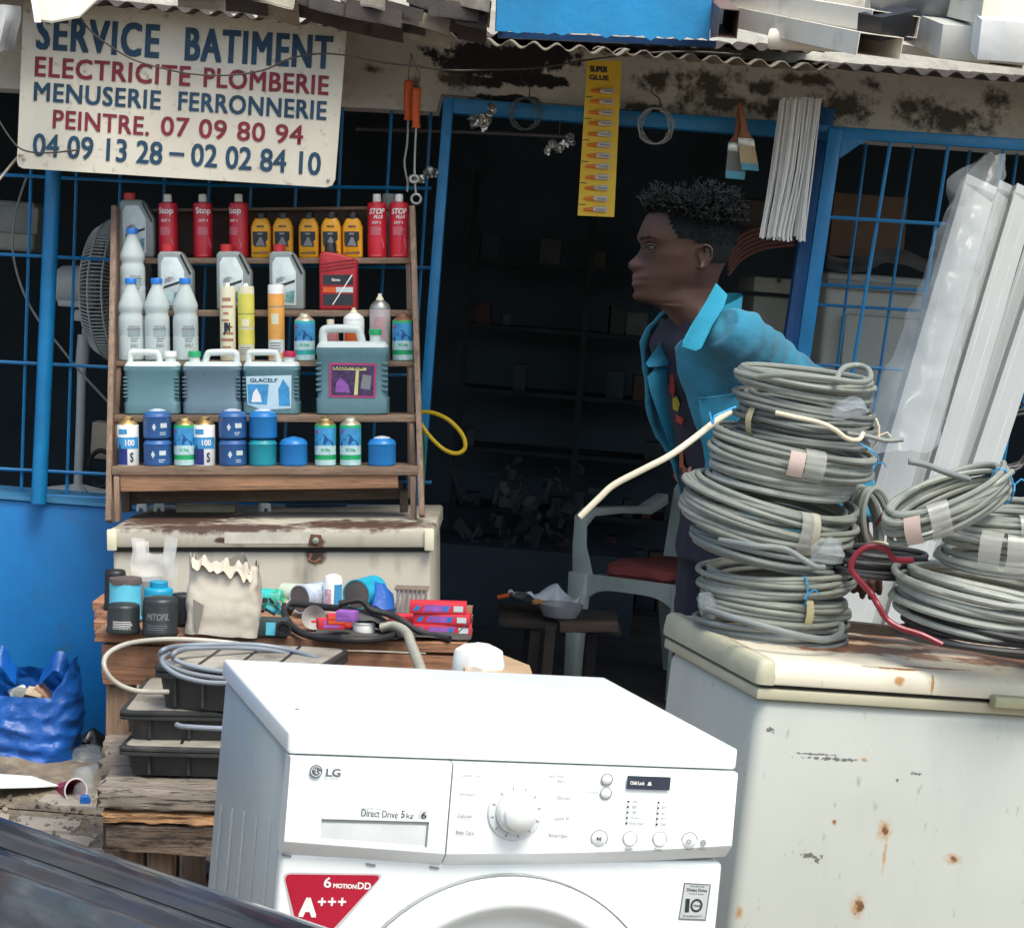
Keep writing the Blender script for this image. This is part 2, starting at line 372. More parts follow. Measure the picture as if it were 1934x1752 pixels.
mk2 = blobs(nt, [bp_(1235, 150, 26, 20), bp_(1330, 165, 50, 36), bp_(1370, 195, 70, 14), bp_(1440, 165, 26, 14), bp_(1590, 205, 50, 24), bp_(1720, 200, 26, 22), bp_(1790, 222, 70, 24), bp_(1650, 160, 20, 12), bp_(1480, 205, 60, 16), bp_(1220, 205, 50, 10), bp_(780, 175, 14, 30), bp_(1880, 185, 30, 14), bp_(860, 150, 30, 16), bp_(1140, 170, 20, 26), bp_(1520, 150, 40, 10), bp_(700, 130, 16, 8)], 30, 2.2, .9)
cc = mixc(nt, mk2, cc, (.085, .08, .06))
nt.links.new(cc, b.inputs['Base Color']); b.inputs['Roughness'].default_value = .9; bump(nt, b, r4, .5, .01)
DARKW = mat('gloomy_wall', (.042, .062, .08), .9, var=.4, scale=2)  # darkness of the shop interior is put into the wall colour
CONC = mat('dark_concrete', (.10, .10, .10), .85, var=.35, scale=3, bmp=.3)
shop = thing('shop_building', 'hardware shop with stained plaster lintel, blue low wall, barred windows and open dark doorway', 'shop', (0, 6.45, 0))
def XZ(pts, Y): return [(P(x, y, Y).x, P(x, y, Y).z) for x, y in pts]
ol = XZ([(-500, 140), (825, 211), (833, 178), (1490, 232), (1590, 262), (2500, 325), (2500, -400), (-500, -400)], 6.45)
wp('lintel_wall', MB().prism(ol, 6.45, 6.62), plas, shop, ang=20)
ztop = P(75, 948, 6.4).z
xl = P(-700, 950, 6.4).x; xr = P(770, 950, 6.4).x
wp('low_wall', MB().prism([(xl, -.02), (xr, -.02), (xr, ztop), (xl, ztop)], 6.40, 6.62), BLUEW, shop, bevel=.008)
wp('window_ledge', MB().box(((xl + xr) / 2, 6.52, ztop + .008), (xr - xl - .02, .26, .012)), mat('ledge_paint', (.05, .22, .42), .6, dirt=(.2, .2, .2)), shop)
xr2 = P(1480, 900, 6.4).x
wp('low_wall', MB().prism([(xr2, -.02), (4.2, -.02), (4.2, ztop - .2), (xr2, ztop - .2)], 6.42, 6.62), BLUEW, shop, bevel=.008)
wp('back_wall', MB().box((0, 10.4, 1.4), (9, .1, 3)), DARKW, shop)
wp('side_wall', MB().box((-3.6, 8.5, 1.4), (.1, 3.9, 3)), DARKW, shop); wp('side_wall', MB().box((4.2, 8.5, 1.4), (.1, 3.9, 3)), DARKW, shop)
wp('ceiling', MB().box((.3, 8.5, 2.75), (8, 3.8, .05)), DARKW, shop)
wp('door_header', MB().bar(P(838, 200, 6.43), P(1570, 252, 6.43), .045, .07, up=Vector((0, 1, 0))), BLUE, shop, bevel=.003)
wp('door_jamb', MB().bar(P(848, 186, 6.42), P(770, 1200, 6.42), .031, .06), BLUE, shop, bevel=.003)
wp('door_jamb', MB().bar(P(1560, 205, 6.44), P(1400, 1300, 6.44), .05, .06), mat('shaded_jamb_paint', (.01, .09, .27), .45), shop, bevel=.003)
wg = link('window_grille', None, shop); wg.location = (0, 0, 0)
def gw(name, mb, mt, par, **k):
    o = part(name, mb, mt, par, **k); o.matrix_parent_inverse = Matrix.Translation(-shop.location); return o
for xt, xb in ((-20, -42), (63, 40), (149, 126), (232, 209), (316, 291), (402, 372), (481, 450), (566, 534), (648, 614), (741, 700), (816, 768)):
    gw('bar', MB().tube([P(xt, 185, 6.5), P(xb, 940, 6.5)], .0052, 6), BLUE, wg)
for y0 in (330, 480, 683, 885, 931):
    sl = .045
    gw('crossbar', MB().tube([P(-60, y0 - 3, 6.488), P(400, y0 + 20, 6.488), P(815, y0 + 26, 6.488)], .0058, 6), BLUE, wg)
# right window's fixed bars
wg2 = link('window_grille', None, shop)
for xt, xb, yb in ((1637, 1575, 740), (1727, 1650, 780), (1835, 1750, 780), (1925, 1850, 780), (2010, 1930, 780)):
    gw('bar', MB().tube([P(xt, 265, 6.56), P(xb, yb, 6.56)], .005, 6), BLUE, wg2)
for x0, y0 in ((1545, 537), (1540, 575), (1530, 688)):
    gw('crossbar', MB().tube([P(x0, y0, 6.55), P(2050, y0 + (2050 - x0) * .058, 6.55)], .0058, 6), BLUE, wg2)
fl = MB().box((.3, 8.5, .006), (8, 3.8, .012)); o = struct('shop_floor', fl, CONC)
# blue roof post
solo('roof_post', MB().tube([P(73, 950, 6.36), P(87, 640, 6.36), P(101, 320, 6.36), P(112, 20, 6.36)], .0235, 20), BLUE, 'round blue painted steel post standing on the low blue wall under the signboard', 'post')
# open grille door leaf
leaf = thing('grille_door', 'open blue steel grille door leaf behind the white profiles at right', 'gate', tuple(P(1560, 700, 6.33)))
wp('stile', MB().bar(P(1578, 243, 6.33), P(1455, 1100, 6.33), .042, .03), BLUE, leaf, bevel=.003)
wp('top_rail', MB().bar(P(1568, 250, 6.335), P(2080, 284, 6.335), .034, .03), BLUE, leaf, bevel=.003)
wp('corner_plate', MB().poly3([P(1590, 262, 6.325), P(1640, 262, 6.325), P(1585, 300, 6.325)], (0, -1, 0), .004), BLUE, leaf)
for xt, xb, yb in ((1683, 1600, 760), (1793, 1700, 860), (1899, 1790, 900), (2000, 1890, 900)):
    wp('bar', MB().tube([P(xt, 262, 6.33), P(xb, yb, 6.33)], .006, 6), BLUE, leaf)
wp('crossbar', MB().tube([P(1560, 410, 6.322), P(2060, 440, 6.322)], .006, 6), BLUE, leaf)
wp('stile', MB().bar(P(2080, 270, 6.33), P(1980, 1000, 6.33), .042, .03), BLUE, leaf)
wp('bottom_rail', MB().bar(P(1478, 1000, 6.332), P(1985, 1030, 6.332), .034, .03), BLUE, leaf)
# ---------------------------------------------------------------- roof
rust = mat('rusty_sheet', (.055, .047, .042), .7, metal=.3, var=.4, scale=10, dirt=(.05, .03, .025), damt=(.45, .65), bmp=.3)
rustl = mat('pale_zinc_sheet', (.30, .27, .215), .6, metal=.35, var=.3, scale=14, dirt=(.16, .1, .06), damt=(.5, .7), bmp=.3)
def corr(a, b_, rise, mt, ya=5.98, amp=.009, wl=.064, lb='roof_sheet'):
    a, b_ = P(a[0], a[1], ya), P(b_[0], b_[1], ya); L = (b_ - a).length; n = int(L / wl * 8); rr = random.Random(int(L * 1000))
    ph = [rr.uniform(-.02, .03) for _ in range(400)]
    def fn(u, v, dz=0):
        p = a.lerp(b_, u); s_ = u * L / wl * 2 * math.pi
        d = v * 4.4 + (1 - v) * (ph[int(u * L / .11) % 400] + .01 * math.sin(s_ * .37))
        return (p.x, p.y + d, p.z + amp * math.sin(s_) + d * rise + dz)
    mb = MB().grid(fn, n, 5); mb.grid(lambda u, v: fn(1 - u, v, -.003), n, 5)
    mb.grid(lambda u, v: fn(u, 0, -.003 * v), n, 1)
    return wp(lb, mb, mt, shop)
corr((-420, -52), (866, 66), .11, rust)
corr((905, 78), (1190, 100), .12, rustl, 5.68)
corr((1120, 92), (1570, 128), .10, rustl, 5.94)
corr((1540, 122), (2500, 190), .12, rust, 6.0)
corr((850, 60), (1560, 96), .13, rust, 6.05)
# blue tin box over the doorway
rr = random.Random(3); bot = []
for i in range(30):
    t = i / 29; bot.append((936 + 404 * t, 60 + 14 * t + (rr.uniform(-3, 7) if i % 2 else -2)))
ol = XZ(bot + [(1352, -160), (945, -190)], 5.45)
tin = thing('tin_signboard', 'bright blue tin box with torn lower edge fixed above the doorway', 'tin box', tuple(P(1140, 70, 5.45)))
wp('front_sheet', MB().prism(ol, 5.45, 5.454), mat('bright_blue_tin', (.002, .21, .46), .5, var=.25, scale=4, bmp=.5, bscale=20, dirt=(.01, .1, .35), damt=(.55, .8)), tin)
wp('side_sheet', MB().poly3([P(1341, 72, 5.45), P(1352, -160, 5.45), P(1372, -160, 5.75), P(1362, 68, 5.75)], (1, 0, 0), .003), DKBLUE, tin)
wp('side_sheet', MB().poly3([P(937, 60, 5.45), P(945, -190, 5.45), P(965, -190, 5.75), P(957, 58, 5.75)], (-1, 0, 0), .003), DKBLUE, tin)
wp('bottom_frame', MB().bar(P(940, 66, 5.7), P(1352, 84, 5.7), .016, .02), DKBLUE, tin)
# bent tin offcuts lying along the roof edge
OFF = [((480, 6), (560, 22), 5.6), ((545, 2), (640, 30), 5.62), ((585, 16), (690, 44), 5.58), ((640, 4), (730, 24), 5.64), ((655, 34), (760, 56), 5.6), ((700, 18), (800, 44), 5.62), ((745, 40), (850, 68), 5.6), ((770, 6), (850, 34), 5.66), ((810, 30), (905, 44), 5.58), ((845, 8), (925, 26), 5.62), ((862, 46), (918, 58), 5.6), ((420, -6), (500, 4), 5.6), ((330, -12), (430, -2), 5.6)]
PLACE = ['fourth', 'sixth', 'seventh', 'eighth', 'ninth', 'tenth', 'eleventh', 'twelfth', 'thirteenth', 'fourteenth', 'fifteenth', 'third', 'second']
for i, (a, b_, Y) in enumerate(OFF):
    rr = random.Random(i + 40); p, q = P(a[0], a[1], Y), P(b_[0], b_[1], Y + rr.uniform(-.08, .08)); mb = MB()
    w_ = rr.uniform(.03, .05); fold = [(-.5, 0), (-.45, .02 + rr.random() * .015), (.1, .026), (.5, .004), (.62, -.018)]
    d = (q - p).normalized(); s = Vector((0, 1, 0))
    def fn(u, v, dz=0):
        t = v * (len(fold) - 1); j = min(int(t), len(fold) - 2); e = t - j
        o1 = fold[j][0] * (1 - e) + fold[j + 1][0] * e; o2 = fold[j][1] * (1 - e) + fold[j + 1][1] * e
        c = p.lerp(q, u); return c + s * o1 * w_ * 3 + Vector((0, 0, o2 * 1.3 + dz))
    mb.grid(fn, 10, 8); mb.grid(lambda u, v: fn(1 - u, v, -.004), 10, 8); mb.crumple(.004, 22, i)
    solo('tin_offcut', mb, rust if i % 3 else rustl, '%s from the left of the bent tin offcuts along the roof edge, %s' % (PLACE[i], 'dark and rusty' if i % 3 else 'pale zinc'), 'metal scrap', 'bent tin offcuts on the roof edge', ang=25)
# white folded sheet over the corner of the signboard
zw = mat('white_folded_sheet', (.6, .56, .47), .5, var=.15, dirt=(.3, .24, .16), damt=(.6, .75))
p0 = [P(56, -6, 5.9), P(70, 40, 5.86), P(98, 44, 5.84), P(150, 34, 5.84), P(196, -10, 5.86), P(150, -30, 5.95)]
mb = MB().poly3(p0, (0, -.3, 1), .006); mb.poly3([P(58, -6, 5.86), P(66, 43, 5.80), P(78, 43, 5.80), P(72, -6, 5.86)], (0, -1, 0), .004)
solo('folded_sheet', mb, zw, 'creamy white folded metal sheet hanging over the top left corner of the signboard', 'metal sheet')
solo('plastic_sheet', MB().grid(lambda u, v: P(-50 + 82 * u, 10 + 105 * v - 20 * u * v, 5.95 + .05 * math.sin(u * 9) * v), 10, 12).crumple(.02, 9, 4), mat('grey_sheet', (.3, .31, .31), .5), 'crumpled grey sheet at the far left above the post, beside the signboard', 'sheet')
# white gutter channels piled on the roof at the right
chan = mat('white_channel', (.72, .66, .55), .4, var=.12, scale=4, dirt=(.35, .31, .24), damt=(.55, .8), bmp=.1)
chang = mat('grey_channel', (.56, .55, .50), .4, var=.12, scale=4)
def channel(p, Yp, q, Yq, w_, h_, mt, lb, nm='metal_channel', cap=False):
    th = thing(nm, lb, 'metal channel', tuple(P(p[0], p[1], Yp)), group='channels piled on the roof edge'); mb = MB(); boxbeam(mb, P(p[0], p[1], Yp), P(q[0], q[1], Yq), w_, h_)
    wp('channel', mb, mt, th)
    if cap: a_ = P(p[0], p[1], Yp); d_ = (P(q[0], q[1], Yq) - a_).normalized(); cb = MB(); cb.bar(a_ - d_ * .001, a_ + d_ * .003, w_ + .002, h_ + .002, up=Vector((0, 0, 1))); wp('end_cap', cb, mt, th, bevel=.001)
    return th
c1 = channel((1662, 88), 4.95, (1330, 18), 5.9, .115, .052, chan, 'creamy hollow metal channel marked with small letters, its dark open end above the grille door')
text = MB(); text_quad(text, 'EVs', P(1518, 62, 5.262), P(1542, 66, 5.20) - P(1518, 62, 5.262), P(1519, 50, 5.262) - P(1518, 62, 5.262), .02); wp('lettering', text, DARKINK, c1)
c2 = channel((1690, 46), 5.0, (1340, -14), 5.9, .13, .05, chan, 'upper creamy metal channel with dark taped end, lying on the hollow one')
wp('tape_band', MB().bar(P(1655, 40, 5.04), P(1700, 49, 4.99), .056, .136, up=CR), BLACK, c2)
channel((1860, 85), 4.9, (1700, 20), 6.0, .20, .075, chang, 'grey metal channel between the cream channels and the bright white channel end', cap=True)
channel((1925, 80), 4.7, (1850, 20), 5.6, .17, .085, mat('bright_white_channel', (.8, .8, .78), .35), 'bright white square channel end at the right edge of the roof', cap=True)
channel((1900, 118), 5.1, (1560, 75), 5.9, .10, .022, chan, 'thin flat cream strip lowest of the pile on the roof at right')
channel((1960, 30), 4.8, (1760, -10), 5.9, .25, .06, chan, 'wide cream channel across the top right corner of the roof pile', cap=True)
solo('pvc_pipe', MB().lathe([(.019, 0), (.026, 0), (.026, .2), (.019, .2), (.019, .0)], 20, Matrix.Translation(P(1455, 74, 5.35)) @ Euler((R(90), R(-12), R(70))).to_matrix().to_4x4()), chan, 'short round white pipe poking out under the creamy channels on the roof', 'pipe')
mb = MB(); boxbeam(mb, P(1376, 45, 5.3), P(1350, 20, 5.6), .05, .07); solo('brown_tube', mb, mat('brown_metal', (.14, .09, .07), .5), 'brown square tube end between the blue tin box and the channels', 'metal tube')
mb = MB().lathe([(.001, 0), (.09, .0), (.12, .03), (.13, .2), (.12, .22), (.001, .22)], 28, Matrix.Translation(P(1655, -14, 5.3)) @ Euler((0, R(84), R(-20))).to_matrix().to_4x4()); solo('metal_drum', mb, mat('dark_grey_pan', (.16, .17, .18), .35, metal=.5), 'dark grey round metal pan lying on top of the channels', 'pan')
# ---------------------------------------------------------------- signboard
SY = 6.12
sm = bpy.data.materials.new('sign_paint'); nt, b = nodes(sm)
f1, r1 = noise_fac(nt, 4, .3, .7, detail=8); f2, r2 = noise_fac(nt, 35, .6, .75, detail=8)
cc = mixc(nt, f1, (.66, .62, .52), (.55, .51, .43)); cc = mixc(nt, f2, cc, (.3, .26, .2)); nt.links.new(cc, b.inputs['Base Color']); b.inputs['Roughness'].default_value = .6
sign = thing('signboard', 'painted cream signboard with blue and dark red French lettering hung across the blue post', 'sign', tuple(P(330, 335, SY)))
def rc(px, py, dx1, dy1, dx2, dy2): return [(px + dx1, py + dy1), (px + (dx1 + dx2) * .3, py + (dy1 + dy2) * .3), (px + dx2, py + dy2)]
crn = rc(44, 2, 0, 12, 12, 0) + rc(656, 40, -14, -1, -1, 14) + rc(632, 355, 1, -16, -16, -1) + rc(31, 317, 12, 1, 1, -12)
wp('board', MB().poly3([P(x, y, SY) for x, y in crn], (0, 1, 0), .012), sm, sign, ang=25)
def sgn(body, xl, yl, xr, yr, h, mt, bold=.018, space=1.0):
    mb = MB(); p0 = P(xl, yl, SY - .002); text_quad(mb, body, p0, P(xr, yr, SY - .002) - p0, P(xl + h * .045, yl - h, SY - .002) - p0, bold, space); wp('lettering', mb, mt, sign)
sgn('SERVICE', 67, 94, 300, 112, 66, NAVYINK, .03, 1.15); sgn('BATIMENT', 348, 115, 627, 132, 64, NAVYINK, .03, 1.15)
sgn('ELECTRICITE', 65, 145, 359, 164, 39, MAROON, .025, 1.1); sgn('PLOMBERIE', 384, 165, 620, 181, 38, MAROON, .025, 1.08)
sgn('MENUSERIE', 63, 191, 303, 208, 37, NAVYINK, .025, 1.08); sgn('FERRONNERIE', 336, 209, 616, 228, 37, NAVYINK, .025, 1.08)
sgn('PEINTRE.', 99, 243, 281, 257, 36, MAROON, .022, 1.08); sgn('07 09 80 94', 303, 256, 572, 274, 37, MAROON, .018, 1.05)
sgn('04 09 13 28', 61, 295, 306, 312, 44, NAVYINK, .018); sgn('02 02 84 10', 360, 314, 605, 332, 44, NAVYINK, .018)
mb = MB(); mb.poly3([P(320, 293, SY - .001), P(348, 295, SY - .001), P(348, 289, SY - .001), P(320, 287, SY - .001)], (0, -1, 0), .002); wp('dash_mark', mb, NAVYINK, sign)
for x, y in ((52, 22), (640, 60), (45, 300), (620, 340)): wp('nail', MB().lathe([(.001, 0), (.005, 0), (.005, .003), (.001, .004)], 10, Matrix.Translation(P(x, y, SY - .001)) @ Euler((R(90), 0, 0)).to_matrix().to_4x4()), STEEL, sign)
# wires
def wire(name, pts, Y, r, mt, label, cat='wire', group=None):
    pts = [P(p[0], p[1], (p[2] if len(p) > 2 else Y)) for p in pts]; pts = smooth_path(pts, 6)
    return solo(name, MB().tube(pts, r, 6), mt, label, cat, group)
def smooth_path(pts, n, closed=False):
    o = []; m_ = len(pts); rng = range(m_ if closed else m_ - 1)
    for i in rng:
        if closed: p0, p1, p2, p3 = pts[i - 1], pts[i], pts[(i + 1) % m_], pts[(i + 2) % m_]
        else: p0, p1, p2, p3 = pts[max(i - 1, 0)], pts[i], pts[i + 1], pts[min(i + 2, m_ - 1)]
        for k in range(n):
            t = k / n; o.append(.5 * ((2 * p1) + (p2 - p0) * t + (2 * p0 - 5 * p1 + 4 * p2 - p3) * t * t + (3 * p1 - p0 - 3 * p2 + p3) * t ** 3))
    if not closed: o.append(pts[-1])
    return o
WIRE = mat('brown_wire', (.07, .055, .045), .7)
wire('hanging_wire', [(130, 0), (165, 52), (200, 82), (250, 112), (310, 130), (370, 141), (440, 142), (500, 132), (545, 112), (600, 102), (655, 105), (720, 118), (780, 125), (850, 133), (930, 132), (1020, 128), (1120, 112), (1230, 100), (1310, 98), (1400, 103)], 6.05, .0028, WIRE, 'long thin brown wire sagging across the signboard and along the lintel')
wire('hanging_wire', [(-10, 215), (20, 262), (45, 284), (90, 289), (150, 283)], 6.08, .0028, WIRE, 'short dark wire crossing the last line of the signboard at its left edge')
wire('cable', [(40, 290, 6.1), (22, 310, 6.2), (-10, 350, 6.2)], 6.2, .004, CREAMC, 'pale cable hanging off the left side of the signboard to the picture edge', 'cable')
wire('cable', [(52, 330), (30, 400), (24, 470), (40, 540), (70, 600), (110, 650), (150, 700), (205, 760)], 6.75, .004, SMOKE, 'thin grey cord hanging behind the blue bars and crossing behind the post', 'cable')
# ---------------------------------------------------------------- left chest freezer and the shelf rack on it
TL = R(-4.5)
chm = bpy.data.materials.new('old_freezer_enamel'); nt, b = nodes(chm)
f1, r1 = noise_fac(nt, 2.5, .3, .7, detail=8); f2, r2 = noise_fac(nt, 9, .55, .72, detail=8, stretch=(1, 1, .4))
cc = mixc(nt, f1, (.50, .46, .38), (.40, .37, .31)); cc = mixc(nt, f2, cc, (.24, .2, .15))
ol = P(508, 1000, 5.72); MC = Matrix.LocRotScale(ol, Euler((0, TL, 0)), None)
def hc(px, py, ax=1, v=0.0): return hit(MC, px, py, ax, v)
a, c_ = hc(597, 1020), hc(596, 1050)
mk_ = blobs(nt, [((a.x, 0, a.z + .78), (.022, .2, .012)), ((c_.x, 0, c_.z + .78), (.026, .2, .022)), ((hc(425, 1020).x, 0, a.z + .78), (.03, .2, .008)), ((-.15, .05, .785), (.25, .09, .02)), ((.25, .12, .785), (.2, .12, .02)), ((-.3, .3, .785), (.2, .25, .02))], 30, 1.0, .5)
cc = mixc(nt, mk_, cc, (.075, .04, .03)); nt.links.new(cc, b.inputs['Base Color']); b.inputs['Roughness'].default_value = .55; bump(nt, b, r1, .1)
ch = thing('chest_freezer', 'old cream chest freezer with rusted latch under the wooden shelf rack at left', 'chest freezer', tuple(MC @ Vector((0, 0, -.78))), (0, TL, 0))
x0, x1 = hc(203, 1000).x, hc(819, 1000).x
part('lid', MB().box(((x0 + x1) / 2, .33, .755), (x1 - x0, .66, .05)), chm, ch, bevel=.008)
part('gasket', MB().box(((x0 + x1) / 2, .33, .725), (x1 - x0 - .02, .63, .012)), RUBBER, ch)
part('body', MB().box(((x0 + x1) / 2, .335, .37), (x1 - x0 - .018, .63, .70)), chm, ch, bevel=.012)
for s_, xx in ((-1, x0 + .012), (1, x1 - .012)): part('corner_cap', MB().box((xx, -.002, .752), (.026, .012, .058)), CREAM, ch, bevel=.003)
hp = part('hinge_plate', MB().prism([(a.x - .022, a.z + .766), (a.x + .02, a.z + .762), (a.x + .014, a.z + .795), (a.x - .014, a.z + .797)], -.006, 0), mat('rusty_iron', (.12, .055, .03), .8, var=.4, scale=40), ch)
part('lock_barrel', MB().lathe([(.001, 0), (.009, 0), (.009, .008), (.001, .01)], 14, Matrix.Translation((a.x, -.006, a.z + .78)) @ Euler((R(90), 0, 0)).to_matrix().to_4x4()), STEEL, ch)
part('latch_hook', MB().tube([(c_.x - .012, -.004, c_.z + .785), (c_.x - .016, -.018, c_.z + .77), (c_.x, -.022, c_.z + .765), (c_.x + .016, -.014, c_.z + .775)], .005, 8), MATS['rusty_iron'], ch)
lb_ = MB(); lb_.add([(hc(412, 0).x, -.001, .742), (hc(600, 0).x, -.001, .742), (hc(600, 0).x, -.001, .773), (hc(412, 0).x, -.001, .773)], [(0, 1, 2, 3)]); part('trim_plate', lb_, mat('paler_trim', (.56, .53, .46), .5, var=.2, scale=20), ch)

# shelf rack frame: local z up along the photo's vertical, z=0 on the freezer lid
yb = hc(230, 982, 2, 0).y
MS = Matrix.LocRotScale(MC @ Vector((0, yb, 0)), Euler((0, TL, 0)), None)
def hs(px, py, y=0.0): return hit(MS, px, py, 1, y)
rack = thing('shelf_rack', 'stepped wooden display rack full of bottles and cans standing on the old freezer', 'shelf rack', tuple(MS.translation), (0, TL, 0))
KS = K(MS.translation.y)
rowsY = [.30, .23, .155, .08, .0]; rowpx = [(487, 498), (586, 598), (682, 692), (784, 797), (881, 897)]
xL = [222, 218, 214, 211, 207]; xR = [783, 785, 788, 790, 793]
ztops = []
for i, (ya, yb2) in enumerate(rowpx):
    y = rowsY[i]; p1 = hs(xL[i], ya, y); p2 = hs(xR[i], ya, y); zb = hs(500, yb2, y).z; ztops.append(p1.z)
    part('shelf', MB().box(((p1.x + p2.x) / 2, y + .07, (p1.z + zb) / 2), (p2.x - p1.x - .012, .14, p1.z - zb)), WOOD, rack, bevel=.002)
for sx, c0, c1 in ((-1, (217, 392), (206, 985)), (1, (779, 392), (797, 975))):
    p, q = hs(c0[0], c0[1], .31), hs(c1[0], 890, -.02); part('slanted_upright', MB().bar(p, hs(c1[0], c1[1], -.03 if sx < 0 else -.02), .016, .035), WOODZ, rack, bevel=.002)
    part('rear_upright', MB().bar(hs(c0[0] - sx * 6, 400, .42), hs(c1[0] - sx * 20, 940, .42), .02, .035), WOODZ, rack, bevel=.002)
    part('inner_post', MB().bar(hs(c1[0] - sx * 16, 898, .02), hs(c1[0] - sx * 16, 984, .02), .016, .04), WOODZ, rack, bevel=.002)
    for i in range(4): part('side_post', MB().bar(hs(xL[i] + 12 if sx < 0 else xR[i] - 12, rowpx[i][1], rowsY[i] + .02), hs(xL[i + 1] + 12 if sx < 0 else xR[i + 1] - 12, rowpx[i + 1][0] - 1, rowsY[i] + .02), .013, .03), WOODZ, rack, bevel=.002)
    part('rear_leg', MB().bar(hs(c1[0] - sx * 34, 925, .12), hs(c1[0] - sx * 34, 966, .12), .022, .04), WOODD, rack, bevel=.002)
part('top_rail', MB().bar(hs(222, 398, .40), hs(778, 392, .40), .008, .02), WOOD, rack)
part('apron_board', MB().bar(hs(228, 912, .015), hs(752, 905, .015), .048, .016, up=Vector((0, 1, 0))), wood('orange_brown_board', (.37, .2, .11), (.14, .08, .05)), rack, bevel=.002)
part('lower_board', MB().bar(hs(240, 935, .13), hs(760, 925, .13), .05, .012), WOODD, rack)
part('back_board', MB().bar(hs(300, 440, .44), hs(700, 432, .44), .13, .008), mat('dark_brown_panel', (.07, .045, .035), .8), rack)

SEQ = ['leftmost', 'second from the left', 'third from the left', 'fourth from the left', 'fifth from the left', 'sixth from the left']
def prod(name, label, cat, px, base, row, group=None, dy=.045):
    y = rowsY[row] + dy; p = hs(px, base, rowsY[row]); 
    return thing(name, label, cat, tuple(MS @ Vector((p.x, y, ztops[row] + .0005))), (0, TL, 0), group)
def place(o, px, row, label, dy=.045):
    p = hs(px, 600, rowsY[row]); o.location = MS @ Vector((p.x, rowsY[row] + dy, ztops[row] + .0005)); relabel(o, label); return o
def px_m(n): return n * KS * 1.02
def hlines(mb, r, a0, a1, z0, z1, n, fill=.5):
    for i in range(n):
        z = z0 + (z1 - z0) * i / n; mb.cyl_patch(r, a0, a1 - random.random() * .2, z, z + (z1 - z0) / n * fill, 5)
def stop_can(style, twist):
    w_ = px_m(37) / 2; h_ = px_m(105); t = thing('brake_fluid_can', '', 'can', (0, 0, 0), (0, TL, 0), 'red brake fluid cans on the top shelf')
    part('body', MB().lathe([(w_ * .9, 0), (w_, .003), (w_, h_ - .003), (w_ * .97, h_), (w_ * .6, h_ + .004), (w_ * .3, h_ + .005)], 28), RED, t)
    part('cap', MB().lathe([(w_ * .42, h_ + .004), (w_ * .44, h_ + .006), (w_ * .42, h_ + .024), (w_ * .38, h_ + .027), (0.001, h_ + .027)], 18), WHITE, t)
    m1 = MB(); r = w_ + .0006
    if style == 0: text_cyl(m1, 'Stop', r, twist, w_ * 1.75, h_ * .78, h_ * .14, .035)
    else: text_cyl(m1, 'STOP', r, twist, w_ * 1.75, h_ * .80, h_ * .10, .05, .3); text_cyl(m1, 'PLUS', r, twist + .2, w_ * 1.0, h_ * .72, h_ * .055, .05, .3)
    text_cyl(m1, 'DOT 4', r, twist, w_ * 1.0, h_ * (.66 if style == 0 else .62), h_ * .045, .04); part('lettering', m1, WHITEINK, t)
    m2 = MB(); hlines(m2, r, twist - .62, twist + .55, h_ * .42, h_ * .57, 8, .6); part('small_print', m2, PINKINK, t)
    m3 = MB()
    for i in range(7):
        s_ = i * .045; base = len(m3.v)
        for u in (0, 1):
            for e in (0, .022):
                a = twist + .9 * u - .25 + s_ * 2 + (1 - u) * .2 * 0; z = h_ * (.02 + .32 * u * (1 - s_ * 1.6))
                a = twist - .55 + s_ * 3.2 + u * (1.15 - s_ * 2.2); m3.v.append((r * math.sin(a), -r * math.cos(a), z + e * h_))
        m3.f.append((base, base + 2, base + 3, base + 1))
    part('stripe_print', m3, PINKINK, t); return t
protoA, protoB = stop_can(0, -.1), stop_can(1, 0)
objs = [(315, 0, 'red can marked Stop with white cap, leftmost of the five on the top shelf'), (381, 1, 'red can marked Stop with white cap, middle of the three Stop cans'), (449, 0, 'red can marked Stop, just left of the yellow bottles on the top shelf')]
for i, (px, _, lb) in enumerate(objs):
    o = protoA if i == 0 else copy_tree(protoA); place(o, px, 0, lb)
    o.rotation_euler = (Matrix.Rotation(TL, 3, 'Y') @ Matrix.Rotation([0, .3, -.35][i], 3, 'Z')).to_euler()
for i, (px, lb) in enumerate(((711, 'red can with slanted STOP lettering, left one of the pair on the top shelf'), (753, 'red can with slanted STOP lettering, right one of the pair beside the shelf upright'))):
    o = protoB if i == 0 else copy_tree(protoB); place(o, px, 0, lb)
solo('grey_bottle_cap', MB().lathe([(.001, 0), (.022, 0), (.024, .16), (.018, .19), (.001, .19)], 18, MS @ Matrix.Translation(hs(735, 487, .42))), SMOKE, 'dull grey bottle standing behind the two red STOP cans', 'bottle')
